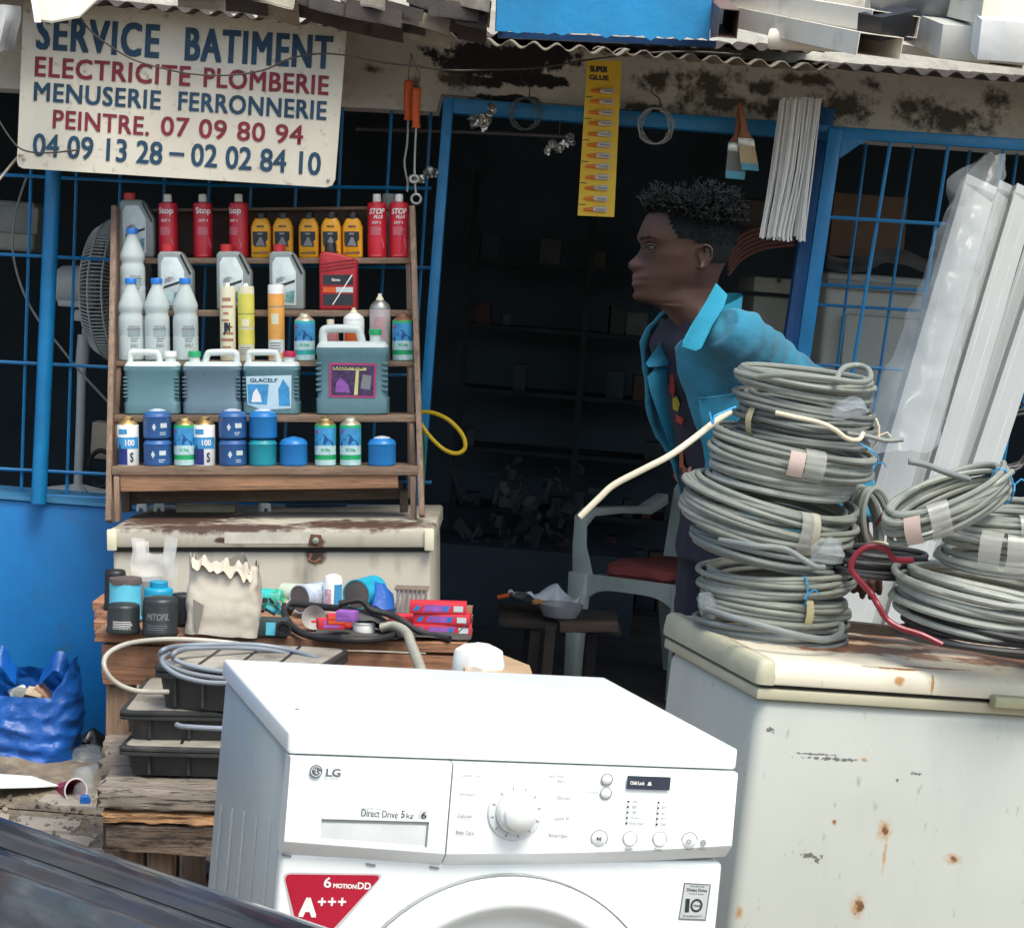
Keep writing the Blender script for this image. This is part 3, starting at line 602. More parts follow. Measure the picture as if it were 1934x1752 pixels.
# yellow bottles
def yb_():
    w_ = px_m(39) / 2; h_ = px_m(76); t = thing('yellow_bottle', '', 'bottle', (0, 0, 0), (0, TL, 0), 'yellow oil bottles with black caps on the top shelf')
    part('body', MB().sup([(0, 0, w_ * .9, .018, 4), (.003, 0, w_, .02, 4), (h_ * .78, 0, w_, .02, 4), (h_ * .93, 0, w_ * .78, .018, 3), (h_, 0, w_ * .6, .014, 2.5)]), YELLOW, t)
    part('cap', MB().lathe([(w_ * .55, h_ - .002), (w_ * .56, h_ + .014), (w_ * .5, h_ + .017), (.001, h_ + .017)], 16), BLACK, t)
    f = lambda pts: [(x * w_, z * h_) for x, z in pts]
    part('label', MB().flat(f([(-.75, .34), (-.6, .28), (.6, .28), (.5, .4), (.72, .47), (.7, .66), (-.78, .66)]), -.0212), DARKINK, t)
    part('label_print', MB().flat(f([(-.5, .3), (.45, .3), (.1, .52), (-.1, .52)]), -.0218).flat(f([(-.3, .58), (.2, .58), (.2, .63), (-.3, .63)]), -.0218), GREYINK, t)
    part('label_band', MB().flat(f([(-.78, .1), (.75, .1), (.75, .16), (-.78, .14)]), -.0212), BROWNMETAL, t)
    m_ = MB(); text_quad(m_, 'MOTO', (-w_ * .35, -.0212, h_ * .76), (w_ * .7, 0, 0), (0, 0, h_ * .06), .04); part('lettering', m_, DARKINK, t); return t
proto = yb_()
for i, px in enumerate((492, 534, 582, 625, 665)):
    o = proto if i == 0 else copy_tree(proto); place(o, px, 0, '%s of the five yellow bottles with black caps on the top shelf' % SEQ[i], dy=.04 - .01 * (i % 2))
# grey oil jugs
def jug():
    t = thing('oil_jug', '', 'jug', (0, 0, 0), (0, TL, 0), 'grey oil jugs with red caps')
    W = px_m(66); H = px_m(112); o = [(0, 0), (W, 0), (W, H * .66), (W * .72, H * .97), (W * .62, H), (W * .06, H), (0, H * .93)]
    o = [(x - W / 2, z) for x, z in o]
    part('body', MB().prism(o, -.032, .032), OLIVE, t, bevel=.008, seg=3)
    part('grip_groove', MB().bar((W * .18, -.0325, H * .95), (W * .46, -.0325, H * .62), .005, .004, up=Vector((0, 1, 0))), BLACK, t)
    o2 = [(W * .10, H * .08), (W * .78, H * .08), (W * .78, H * .66), (W * .58, H * .90), (W * .2, H * .90), (W * .10, H * .8)]
    part('label', MB().prism([(x - W / 2, z) for x, z in o2], -.0335, -.031), LABELW, t, bevel=.001)
    c = part('cap', MB().lathe([(.0001, H - .001), (.0175, H - .001), (.0175, H + .019), (.0155, H + .021), (.0001, H + .021)], 20), REDCAP, t, loc=(-W * .5 + W * .26, 0, 0))
    q = lambda pts, mt, nm: part(nm, MB().flat([(x * W - W / 2, z * H) for x, z in pts], -.0342), mt, t)
    q([(.16, .36), (.74, .47), (.76, .52), (.2, .41)], DARKINK, 'stripe_print'); q([(.2, .46), (.4, .49), (.38, .56), (.22, .54)], GREYINK, 'label_print')
    q([(.46, .14), (.72, .12), (.74, .34), (.5, .3)], mat('dull_teal_print', (.14, .32, .34), .5, var=.6, scale=60), 'teal_print'); q([(.18, .2), (.42, .12), (.44, .3), (.2, .32)], MIST, 'label_print')
    m_ = MB(); text_quad(m_, 'OIL', (-W * .2, -.0342, H * .52), (W * .2, 0, 0), (0, 0, H * .05), .02); part('lettering', m_, GREYINK, t); return t
proto = jug()
for i, (px, row, lb) in enumerate(((258, 0, 'grey jug with red cap at the left end of the top shelf'), (329, 1, 'grey jug behind the clear bottles, below the leftmost Stop can'), (440, 1, 'grey jug with red cap in the middle of the second shelf'), (540, 1, 'grey jug with red cap just left of the red jug'))):
    o = proto if i == 0 else copy_tree(proto); place(o, px, row, lb, dy=.05)
# red jug
t = prod('red_jug', 'dark red jug with black cap and black and orange label on the second shelf', 'jug', 638, 583, 1)
W = px_m(72); H = px_m(112)
part('body', MB().prism([(x - W / 2, z) for x, z in ((0, 0), (W, 0), (W, H * .84), (W * .9, H * .88), (W * .55, H * .96), (W * .1, H), (0, H * .95))], -.034, .034), REDJUG, t, bevel=.007, seg=3)
part('cap', MB().lathe([(.0001, H * .97), (.018, H * .97), (.017, H + .016), (.013, H + .026), (.001, H + .026)], 18), BLACK, t, loc=(-W * .22, 0, 0))
for pts, mt in (((.1, .43, .9, .6), DARKINK), ((.1, .3, .9, .39), ORANGE), ((.45, .3, .9, .39), LABELW), ((.1, .08, .9, .27), DARKINK)):
    a_, b1, c1_, d1 = pts; part('label_print', MB().flat([(a_ * W - W / 2, b1 * H), (c1_ * W - W / 2, b1 * H), (c1_ * W - W / 2, d1 * H), (a_ * W - W / 2, d1 * H)], -.0346 - (.0006 if mt is LABELW else 0)), mt, t)
part('label_stripe', MB().flat([(W * x - W / 2, H * z) for x, z in ((.34, .09), (.37, .09), (.9, .6), (.86, .6))], -.0358), WHITEINK, t)
m_ = MB(); text_quad(m_, 'Rimo', (-W * .16, -.0352, H * .49), (W * .22, 0, 0), (0, 0, H * .05), .02); part('lettering', m_, WHITEINK, t)
for i in range(3): part('body_groove', MB().bar((-W * .46, -.0343, H * (.66 + .06 * i)), (W * .46, -.0343, H * (.74 + .06 * i)), .004, .002, up=Vector((0, 1, 0))), mat('darker_red', (.22, .006, .012), .5), t)
# clear bottles
def cbottle():
    t = thing('clear_bottle', '', 'bottle', (0, 0, 0), (0, TL, 0), 'frosted bottles with blue caps'); w_ = px_m(48) / 2; H = px_m(152)
    pr = [(w_ * .85, 0), (w_, .004), (w_, H * .3), (w_ * .98, H * .31), (w_, H * .33), (w_, H * .48), (w_ * .97, H * .55), (w_ * .88, H * .58), (w_ * .9, H * .61), (w_ * .99, H * .65), (w_ * .98, H * .70), (w_ * .7, H * .82), (w_ * .42, H * .92), (w_ * .38, H * .97), (.001, H * .97)]
    part('body', MB().lathe(pr, 32), CLEARB, t)
    part('cap', MB().lathe([(.0001, H * .96), (w_ * .46, H * .96), (w_ * .46, H * 1.02), (w_ * .42, H * 1.03), (.0001, H * 1.03)], 20), BLUECAP, t)
    r = w_ + .0008; m_ = MB(); m_.cyl_patch(r, -.15, .95, H * .385, H * .405); text_cyl(m_, 'DISTILLEE', r, .4, w_ * .95, H * .415, H * .022, .03); hlines(m_, r, .1, .8, H * .24, H * .3, 2, .45); text_cyl(m_, 'EAU', r, .4, w_ * .6, H * .17, H * .045, .03); part('lettering', m_, GREYINK, t)
    part('label_patch', MB().cyl_patch(r - .0002, -.1, .9, H * .3, H * .38), mat('grey_blue_print', (.28, .36, .38), .5), t); return t
proto = cbottle()
for i, (px, row, lb) in enumerate(((243, 2, 'frosted bottle with blue cap, left of the three in the front row'), (292, 2, 'frosted bottle with blue cap, middle of the three in the front row'), (346, 2, 'frosted bottle with blue cap, right of the three in the front row'), (247, 1, 'frosted bottle with blue cap standing higher, behind the three'))):
    o = proto if i == 0 else copy_tree(proto); place(o, px, row, lb, dy=.04)
# sealant cartridges
def sealant(px, w_px, top, lb, bands, nozz=True):
    t = prod('sealant_tube', lb, 'sealant tube', px, 680, 2, 'sealant cartridges on the third shelf'); r = px_m(w_px) / 2; H = px_m(682 - top)
    part('body', MB().lathe([(r * .97, 0), (r, .002), (r, H * .97), (r * .95, H), (.001, H)], 24), CREAM if bands[0] else WHITE, t)
    if nozz: part('nozzle', MB().lathe([(r * .32, H), (r * .28, H + .008), (.001, H + .009)], 12), WHITE, t)
    for z0, z1, mt in bands[1]:
        part('label_band', MB().lathe([(r + .0004, H * z0), (r + .0004, H * z1)], 24), mt, t)
    return t, r, H
YEL2 = mat('lemon_print', (.72, .66, .12), .5); ORG2 = mat('light_orange_print', (.75, .36, .08), .5)
t, r, H = sealant(427, 30, 541, 'white worn sealant tube with brown stains, left of the yellow one', (1, ())); m_ = MB()
for i in range(9): m_.cyl_patch(r + .0006, random.uniform(-.9, -.2), random.uniform(0, .9), H * (.08 + .09 * i), H * (.1 + .09 * i + random.random() * .03), 4)
part('stain', m_, mat('rust_stain', (.42, .2, .12), .8), t)
m_ = MB(); text_cyl(m_, 'JIN', r + .0008, 0, r * .8, H * .35, H * .16, .05); part('lettering', m_, DARKINK, t)
t, r, H = sealant(462, 31, 541, 'yellow and cream sealant tube in the middle of the third shelf', (1, ((.45, .9, YEL2), (.62, .635, TEALP), (.22, .42, YEL2)))); m_ = MB(); hlines(m_, r + .0008, -.7, .7, H * .08, H * .2, 4, .4); part('small_print', m_, GREYINK, t); part('print_patch', MB().cyl_patch(r + .0008, -.4, .5, H * .46, H * .56), CREAM, t)
t, r, H = sealant(519, 31, 538, 'orange and white sealant tube right of the yellow one', (0, ((.28, .88, ORG2), (.7, .72, MIST), (.03, .1, ORG2))), False); m_ = MB(); hlines(m_, r + .0008, -.7, .7, H * .12, H * .26, 4, .4); part('small_print', m_, GREYINK, t); part('print_patch', MB().cyl_patch(r + .0008, -.5, .4, H * .48, H * .62), CREAM, t)
# landscape gas cans
def gcan(top_mt, rim_mt, name='refrigerant_can'):
    t = thing(name, '', 'can', (0, 0, 0), (0, TL, 0), 'green cans printed with a blue mountain'); w_ = px_m(40) / 2; H = px_m(76)
    part('body', MB().lathe([(w_ * .95, 0), (w_, .002), (w_, H * .98), (w_ * .97, H)], 28), rim_mt, t)
    part('dome', MB().lathe([(w_ * .97, H), (w_ * .9, H + .003), (w_ * .55, H + .011), (w_ * .5, H + .018), (w_ * .3, H + .022), (.001, H + .022)], 24), top_mt, t)
    r = w_ + .0005; a = 1.25
    pc = part('picture_print', MB().cyl_patch(r, -a, a, H * .30, H * .93, 14), SKYP, t); part('cloud_print', MB().cyl_patch(r + .0003, -a, a, H * .27, H * .50, 14), MIST, t)
    m_ = MB(); pk = [(-1.2, .5), (-.8, .6), (-.45, .66), (-.1, .78), (.1, .76), (.35, .66), (.7, .6), (1.2, .52), (.8, .48), (0, .52), (-.8, .47)]
    base = len(m_.v); m_.v += [((r + .0006) * math.sin(x), -(r + .0006) * math.cos(x), H * z) for x, z in pk]; m_.f += [(base, base + 1, base + 10), (base + 1, base + 2, base + 9, base + 10), (base + 2, base + 3, base + 4, base + 9), (base + 4, base + 5, base + 9), (base + 5, base + 6, base + 8, base + 9), (base + 6, base + 7, base + 8)]
    part('mountain_print', m_, MOUNT, t); part('foot_print', MB().cyl_patch(r, -a, a, 0.002, H * .15, 14), MIST, t)
    part('red_mark', MB().cyl_patch(r + .0008, -.9, -.65, H * .8, H * .87, 3), RED, t)
    m_ = MB(); text_cyl(m_, 'R134a', r + .0008, .1, w_ * .9, H * .36, H * .07, .03); part('lettering', m_, GREEN, t); return t
g1 = gcan(GOLD, GREEN); place(g1, 341, 4, 'green mountain picture can with gold top, bottom shelf, beside the left cartridge stack')
g2 = copy_tree(g1); place(g2, 610, 4, 'green mountain picture can with copper top, left one of the bottom shelf pair')
g3 = gcan(mat('pale_brass', (.75, .68, .5), .35, metal=.8), GREEN); place(g3, 658, 4, 'green mountain picture can with pale top, right one of the bottom shelf pair')
g4 = gcan(MATS['pale_brass'], TEALP); place(g4, 572, 2, 'teal can with blue mountain picture left of the big canister on the third shelf')
g5 = gcan(BROWNMETAL, GREEN); place(g5, 759, 2, 'green mountain picture can with brown top at the right end of the third shelf')
# aerosol cans half hidden
def aero(px, row, w_px, top, body, lb, dy=.06, band=None, base=682):
    t = prod('spray_can', lb, 'spray can', px, base, row, dy=dy); r = px_m(w_px) / 2; H = px_m(base - top)
    part('body', MB().lathe([(r * .95, 0), (r, .003), (r, H * .76), (r * .97, H * .77)], 24), body, t)
    part('shoulder', MB().lathe([(r * 1.0, H * .765), (r * 1.01, H * .78), (r * .9, H * .83), (r * .5, H * .89), (r * .42, H * .9)], 24), STEEL if body is not WHITE else WHITE, t)
    part('nozzle', MB().lathe([(r * .4, H * .89), (r * .34, H * .93), (r * .2, H * .96), (r * .18, H), (.001, H)], 14), CREAM, t)
    if band: part('label_patch', MB().cyl_patch(r + .0006, -1, 1, H * band[0], H * band[1], 8), band[2], t)
    return t, r, H
t, r, H = aero(715, 2, 40, 555, mat('pale_pink_can', (.5, .42, .42), .4, var=.2, scale=40), 'tall pale spray can with cream nozzle behind the green canister cap', .07)
m_ = MB(); hlines(m_, r + .0006, -.6, .6, H * .35, H * .66, 9, .4); part('small_print', m_, PINKINK, t)
aero(665, 2, 40, 582, WHITE, 'white spray can with orange label behind the handle of the big canister', .07, (.2, .6, ORANGE))
t = prod('pink_bottle', 'pinkish can with white cap behind the left side of the big canister handle', 'can', 620, 682, 2, dy=.075)
part('body', MB().lathe([(.024, 0), (.025, .003), (.025, .095), (.02, .1), (.01, .102)], 24), mat('rose_can', (.5, .2, .22), .45), t); part('cap', MB().lathe([(.011, .1), (.011, .118), (.001, .119)], 14), CREAM, t)
# canisters
def canister(px, w_px, h_px, capc, flip, liquid, lb, base=783, row=3):
    t = prod('canister', lb, 'canister', px, base, row, 'liquid canisters on the fourth shelf', dy=.055); W = px_m(w_px) / 2; H = px_m(h_px); D = .042; s = -1 if flip else 1
    part('body', MB().sup([(0, 0, W * .93, D * .9, 5), (.004, 0, W * .99, D, 5), (H * .18, 0, W, D, 5), (H * .2, 0, W * .96, D * .96, 5), (H * .66, 0, W * .96, D * .96, 5), (H * .70, 0, W, D, 5), (H * .76, 0, W * .98, D * .97, 4)], 40), liquid, t)
    part('shoulder', MB().sup([(H * .755, 0, W * .98, D * .97, 4), (H * .80, 0, W * .94, D * .86, 4), (H * .825, 0, W * .86, D * .6, 3)], 40), mat('milky_plastic', (.62, .68, .66), .35, var=.08), t)
    hx0, hx1 = -s * W * .80, s * W * .18; zt = H * .965; z0 = H * .80
    path = smooth_path([Vector((hx0, 0, z0 - .01)), Vector((hx0, 0, H * .92)), Vector((hx0 + s * W * .12, 0, zt)), Vector((hx1 - s * W * .14, 0, zt)), Vector((hx1, 0, H * .93)), Vector((hx1 + s * W * .08, 0, z0))], 5)
    part('handle', MB().tube(path, W * .115, 12), MATS['milky_plastic'], t)
    part('neck', MB().lathe([(.016, z0), (.0155, H * .90)], 18), MATS['milky_plastic'], t, loc=(s * W * .62, 0, 0))
    part('cap', MB().lathe([(.0001, H * .9), (.0185, H * .9), (.0185, H * .9 + .013), (.017, H * .9 + .016), (.0001, H * .9 + .016)], 20), capc, t, loc=(s * W * .62, 0, 0))
    for i in range(6):
        for sx in (-1, 1): part('side_rib', MB().box((sx * W * .9, -D * .86, H * (.28 + .06 * i)), (W * .16, .008, H * .026)), liquid, t, bevel=.002)
    return t, W, H, D
canister(284, 107, 120, WHITE, False, TEALJ, 'teal canister with white cap, leftmost of the four canisters')
canister(398, 112, 120, GREEN, True, SLATEJ, 'slate coloured canister with green cap and white top, second canister')
t, W, H, D = canister(510, 108, 120, mat('crimson_cap', (.5, .01, .06), .4), False, TEALJ, 'teal canister with crimson cap and pale blue label, third canister')
lab = MB().flat([(-W * .8, H * .16), (-W * .3, H * .08), (W * .72, H * .1), (W * .74, H * .62), (-W * .84, H * .6)], -D - .001); part('label', lab, mat('pale_blue_label', (.5, .66, .74), .5), t)
part('label_print', MB().flat([(-W * .76, H * .18), (-W * .12, H * .16), (-W * .05, H * .48), (-W * .8, H * .48)], -D - .0016).flat([(W * .3, H * .14), (W * .68, H * .14), (W * .66, H * .42), (W * .45, H * .56), (W * .28, H * .4)], -D - .0016), SKYP, t)
m_ = MB(); text_quad(m_, 'GLACELF', (-W * .7, -D - .0016, H * .51), (W * .95, 0, 0), (0, 0, H * .06), .03); part('lettering', m_, NAVYINK, t)
part('label_figure', MB().flat([(-W * .66, H * .2), (-W * .3, H * .2), (-W * .34, H * .3), (-W * .48, H * .42), (-W * .6, H * .34)], -D - .0022), WHITEINK, t)
t, W, H, D = canister(664, 138, 166, GREEN, False, TEALJ, 'largest teal canister with green cap and purple label, right of the others')
part('label_border', MB().flat([(-W * .62, H * .2), (W * .64, H * .19), (W * .68, H * .58), (-W * .6, H * .59)], -D - .001), mat('magenta_border', (.42, .05, .16), .5), t)
part('label', MB().flat([(-W * .56, H * .225), (W * .58, H * .215), (W * .62, H * .555), (-W * .54, H * .565)], -D - .0016), mat('deep_purple_label', (.07, .035, .12), .5, var=.7, scale=70), t)
part('label_print', MB().flat([(W * .06, H * .225), (W * .16, H * .225), (W * .2, H * .5), (W * .12, H * .5)], -D - .0022).flat([(-W * .5, H * .51), (W * .4, H * .5), (W * .4, H * .53), (-W * .5, H * .545)], -D - .0022), mat('pale_yellow_print', (.65, .6, .25), .5), t)
part('label_print', MB().flat([(-W * .44, H * .26), (-W * .05, H * .25), (-W * .1, H * .34), (-W * .3, H * .42), (-W * .42, H * .36)], -D - .0022), PURPLE, t); part('label_print', MB().flat([(W * .24, H * .3), (W * .5, H * .28), (W * .54, H * .44), (W * .3, H * .46)], -D - .0022), GREYINK, t)
m_ = MB(); text_quad(m_, 'RADIATEUR', (-W * .48, -D - .0026, H * .515), (W * .8, 0, 0), (0, 0, H * .03), .04); part('lettering', m_, DARKINK, t)
# blue gas cartridges
def gas(lb, mt, marks=True, seal=True):
    t = thing('gas_cartridge', lb, 'gas cartridge', (0, 0, 0), (0, TL, 0), 'squat blue gas cartridges on the bottom shelf'); r = px_m(52) / 2; H = px_m(48)
    part('body', MB().lathe([(r * .93, 0), (r * .98, .002), (r, .006), (r, H * .82), (r * 1.02, H * .84), (r * .99, H * .87), (r * .9, H * .97), (r * .6, H * 1.06), (r * .3, H * 1.09), (r * .14, H * 1.12), (.001, H * 1.12)], 32), mt, t)
    part('seam_ring', MB().lathe([(r * 1.005, H * .80), (r * 1.03, H * .82), (r * 1.03, H * .845), (r * 1.0, H * .86)], 32), mt, t)
    if seal: part('top_seal', MB().lathe([(r * .62, H * 1.055), (r * .55, H * 1.09), (r * .2, H * 1.14), (.001, H * 1.15)], 16), mat('clear_seal', (.5, .55, .65), .3, var=.3, scale=60), t)
    if marks:
        q = r + .0008; m_ = MB(); b0 = len(m_.v); m_.v += [(q * math.sin(a), -q * math.cos(a), H * z) for a, z in ((-.35, .45), (-.2, .6), (-.05, .45), (-.2, .3))]; m_.f.append((b0, b0 + 1, b0 + 2, b0 + 3)); m_.cyl_patch(q, .25, .75, H * .42, H * .6, 3); hlines(m_, q, .2, .7, H * .15, H * .3, 2, .4); part('label_print', m_, LABELW, t)
    return t
gsp = [(289, 0, GASNAVY, 'lower dark blue cartridge of the left stack on the bottom shelf'), (289, 1, GASNAVY, 'upper dark blue cartridge of the left stack on the bottom shelf'), (433, 0, GASNAVY, 'lower cartridge of the stack right of the second bluish white can'), (433, 1, GASNAVY, 'upper cartridge with white diamond mark, beside the bright blue stack'), (490, 0, TEALCAN, 'teal cartridge under the bright blue one'), (491, 1, GASBLUE, 'bright blue cartridge on top of the teal one'), (549, 0, GASBLUE, 'single bright blue cartridge right of the teal one'), (718, 0, GASBLUE, 'single blue cartridge at the right end of the bottom shelf')]
for px, lv, mt, lb in gsp:
    o = gas(lb, mt, mt is GASNAVY, lv == 1 or mt is not GASNAVY and px > 700); place(o, px, 4, lb); o.location = o.location + (MS.to_3x3() @ Vector((0, 0, lv * px_m(51))))
    o.rotation_euler = (Matrix.Rotation(TL, 3, 'Y') @ Matrix.Rotation(random.uniform(-.25, .25), 3, 'Z')).to_euler()
def bwcan(px, lb):
    t = prod('torch_gas_can', lb, 'can', px, 878, 4, 'white and blue torch gas cans'); r = px_m(40) / 2; H = px_m(76)
    part('body', MB().lathe([(r * .96, 0), (r, .002), (r, H * .98), (r * .96, H)], 28), WHITE, t); part('dome', MB().lathe([(r * .97, H), (r * .85, H + .005), (r * .5, H + .012), (r * .5, H + .02), (r * .38, H + .023), (.001, H + .023)], 22), GOLD, t)
    q = r + .0006; part('label_band', MB().cyl_patch(q, -1.3, 1.3, H * .42, H * .7, 12), SKYP, t); part('label_print', MB().cyl_patch(q + .0003, -1.3, .1, H * .03, H * .42, 8), mat('deep_blue_print', (.015, .03, .2), .5), t)
    part('label_oval', MB().cyl_patch(q + .0003, -.8, .1, H * .78, H * .9, 5), SKYP, t)
    m_ = MB(); fl_ = [(-.9, .1), (-.55, .1), (-.5, .4), (-.62, .56), (-.8, .42)]; b0 = len(m_.v); m_.v += [((q + .0006) * math.sin(a), -(q + .0006) * math.cos(a), H * z) for a, z in fl_]; m_.f.append((0, 1, 2, 3, 4)); part('label_figure', m_, NAVYINK, t)
    m_ = MB(); text_cyl(m_, '100', q + .0006, .35, r * .9, H * .5, H * .14, .04); part('lettering', m_, WHITEINK, t); m_ = MB(); text_cyl(m_, 'S', q + .0006, .5, r * .3, H * .1, H * .22, .04); part('lettering', m_, NAVYINK, t); return t
bwcan(237, 'white and blue can with gold top at the left end of the bottom shelf'); bwcan(382, 'white and blue can with gold top between a green can and the stacked cartridges')
# scraps lying on the freezer lid under the rack
def onlid(px, py): return MC @ hc(px, py, 2, 0)
for i, (x, y, w_, lb) in enumerate(((268, 957, 26, 'small white arched plastic piece under the rack, leftmost'), (300, 957, 24, 'white plastic block under the rack beside the arched piece'), (500, 957, 22, 'small pale clip in the middle under the rack'))):
    p = onlid(x, y + 8); mb = MB().prism([(-.016, 0), (-.007, 0), (-.006, .01), (.004, .01), (.006, 0), (.016, 0), (.015, .022), (-.012, .025)], -.01, .01); mb.crumple(.002, 40, i); o = part('plastic_scrap', mb, LABELW, None, bevel=.001, loc=tuple(p), rot=(0, TL, .3 * i)); tag(o, lb, 'plastic scrap')
mb = MB().box((0, 0, .012), (.17, .05, .02)).crumple(.004, 20, 3); o = part('cardboard_flat', mb, mat('olive_cloth', (.3, .28, .2), .8), None, loc=tuple(onlid(390, 966)), rot=(0, TL, 0)); tag(o, 'flat olive packet lying on the freezer lid under the rack', 'packet')
mb = MB().tube([(0, 0, .006), (.18, .02, .006)], .006, 8); o = part('blue_rod', mb, NAVYINK, None, loc=tuple(onlid(540, 958)), rot=(0, TL, 0)); tag(o, 'dark blue rod lying on the freezer lid under the rack at right', 'rod')
# ---------------------------------------------------------------- upper bench
TB = R(-2.75)
MBn = Matrix.LocRotScale(P(535, 1203, 4.75), Euler((0, TB, 0)), None); HB = .667
def hb(px, py, ax=1, v=0.0): return hit(MBn, px, py, ax, v)
bench = thing('display_bench', 'rough wooden bench carrying filters, paper bag and red boxes behind the white washing machine', 'bench', tuple(MBn @ Vector((0, 0, -HB))), (0, TB, 0))
xl, xr = hb(192, 1200).x, hb(880, 1215).x
vB = hb(189, 1166, 2, 0)
for i in range(4): e_ = (vB.x - xl) * (.072 + i * .145) / vB.y; part('top_plank', MB().rough(((xl + e_ + xr) / 2 + random.uniform(-.004, .004), .072 + i * .145, HB - .0135), (xr - xl - e_, .138, .025), .002, 30, i), WOODR, bench)
zb = hb(300, 1297).z + HB
part('apron_board', MB().rough(((xl + xr) / 2, .012, (HB - .03 + zb) / 2), (xr - xl - .004, .022, HB - .034 - zb), .0025, 30, 9), WOODR, bench)
part('side_apron', MB().box((xl + .014, .3, (HB - .03 + zb) / 2), (.024, .55, HB - .032 - zb)), WOODD, bench, bevel=.003)
for x in (hb(222, 1300).x, xr - .06):
    for y in (.05, .52): part('leg', MB().box((x, y, (HB - .03) / 2 - .0), (.062, .05, HB - .03 + .03)), wood('bench_leg_wood', (.27, .17, .11), (.06, .035, .02), axis=2), bench, bevel=.003)
part('leg_brace', MB().box((hb(200, 1340).x, .25, .30), (.022, .45, .05)), WOODD, bench, bevel=.002)
def onb(px, py, z=0.0): v = hb(px, py, 2, z); return v
def bth(name, lb, cat, px, py, group=None, rz=0, z=0.0):
    v = onb(px, py, z); M_ = Matrix.Rotation(TB, 3, 'Y') @ Matrix.Rotation(rz, 3, 'Z'); return thing(name, lb, cat, tuple(MBn @ v), tuple(M_.to_euler()), group)
KB = K(4.85)
def filt(px, py, w_px, h_px, mt, lb, txt=None, top=None, group='oil filters on the bench'):
    t = bth('oil_filter', lb, 'oil filter', px, py, group); r = w_px * KB / 2; H = h_px * KB
    part('body', MB().lathe([(r * .9, 0), (r * .97, .002), (r * 1.0, .006), (r * 1.0, .012), (r * .95, .016), (r * .95, H * .88), (r * .91, H * .95), (r * .8, H * .985), (.001, H)], 30), mt, t, ang=50)
    part('base_ring', MB().lathe([(r * .96, .004), (r * 1.03, .005), (r * 1.03, .009), (r * .96, .01)], 30), mt, t)
    if txt:
        m_ = MB(); q = r * .95 + .0008
        if txt == 'MITOFIL': text_cyl(m_, txt, q, 0, r * 1.35, H * .45, H * .17, .03, .2); hlines(m_, q, -.6, .6, H * .2, H * .36, 3, .25)
        else: hlines(m_, q, -.5, .8, H * .2, H * .5, 5, .35)
        part('lettering', m_, GREYINK if txt == 'MITOFIL' else WHITEINK, t)
    if top:
        pr = [(r * .965, H * .87), (r * .97, H * .93), (r * .93, H * .99), (r * .5, H * 1.01), (.001, H * 1.01)]
        o = part('paint_spill', MB().lathe(pr, 40).crumple(.0025, 60, 2), top, t)
    return t
filt(217, 1150, 44, 80, BLACK, 'black filter at the left bench end, half hidden behind the light blue one')
filt(236, 1172, 64, 84, CYAN, 'light blue filter with dark dried paint on its rim, at the left end', None, mat('dried_paint', (.1, .075, .07), .6))
t = filt(299, 1172, 58, 66, mat('bright_blue_can', (.01, .3, .5), .45), 'bright blue filter with stepped top beside the light blue one'); r = 29 * KB; H = 66 * KB
part('top_knob', MB().lathe([(r * .6, H * .95), (r * .6, H * 1.15), (r * .56, H * 1.17), (.001, H * 1.17)], 24), MATS['bright_blue_can'], t)
filt(345, 1180, 46, 62, BLACK, 'small black filter between the lettered filter and the paper bag')
filt(233, 1195, 63, 56, mat('black_filter_paint', (.02, .024, .026), .35), 'short black filter with white small print at the front left of the bench', 'lines')
filt(302, 1199, 68, 72, MATS['black_filter_paint'], 'black filter with faint slanted lettering at the front of the bench', 'MITOFIL')
t = bth('white_tub', 'white tub behind the two blue filters on the bench', 'tub', 270, 1160); part('body', MB().lathe([(.02, 0), (.035, .003), (.04, .085), (.001, .085)], 24), SMOKE, t)
# translucent bag behind filters
t = bth('plastic_bag', 'translucent upright plastic bag with two handles behind the blue filters', 'bag', 287, 1150); k = KB * 1.05
mb = MB().grid(lambda u, v: ((-42 + 84 * u) * k, .02 * math.sin(u * 3) - .0, (60 + 75 * v * (1 if (u < .33 or u > .67) else (.62 + .2 * abs(u - .5)))) * k), 24, 14).crumple(.01, 22, 3); part('film', mb, FILMT, t)
mb = MB().grid(lambda u, v: ((-40 + 80 * u) * k, .05 + .02 * math.sin(u * 4), (10 + 115 * v * (1 if (u < .3 or u > .7) else .65)) * k), 24, 14).crumple(.012, 18, 8); part('film', mb, FILMT, t)
# paper bag
t = bth('paper_bag', 'grimy beige paper bag with crumpled torn top, tallest thing on the bench', 'bag', 414, 1203); k = KB
Wb, Hb, Db = 68 * k, 142 * k, .055
def bagf(u, v):
    a = 2 * math.pi * u; n_ = 5; c, d = math.cos(a), math.sin(a); sq = lambda q: math.copysign(abs(q) ** (2 / n_), q)
    x = Wb * sq(c) * (1 - .05 * v); y = Db * (1 - .55 * v ** 2) * sq(d); z = Hb * v
    if v > .85: z += .012 * noise.noise(Vector((c * 3, d * 3, 5))) * 3 - .02 * (c + 1) * .5
    return (x + .004 * math.sin(v * 3), y + .05, z)
mb = MB().grid(bagf, 64, 30).crumple(.007, 16, 5).crumple(.003, 45, 2); part('sides', mb, PAPER, t)
mb = MB().grid(lambda u, v: (-Wb * .8 + 1.7 * Wb * u, .05 - .05 * v, Hb * (1.02 - .13 * u) - .022 * v + .02 * noise.noise(Vector((u * 9, 0, 4)))), 44, 10).crumple(.009, 22, 9); part('torn_top', mb, mat('pale_paper', (.60, .51, .41), .8, var=.15), t)
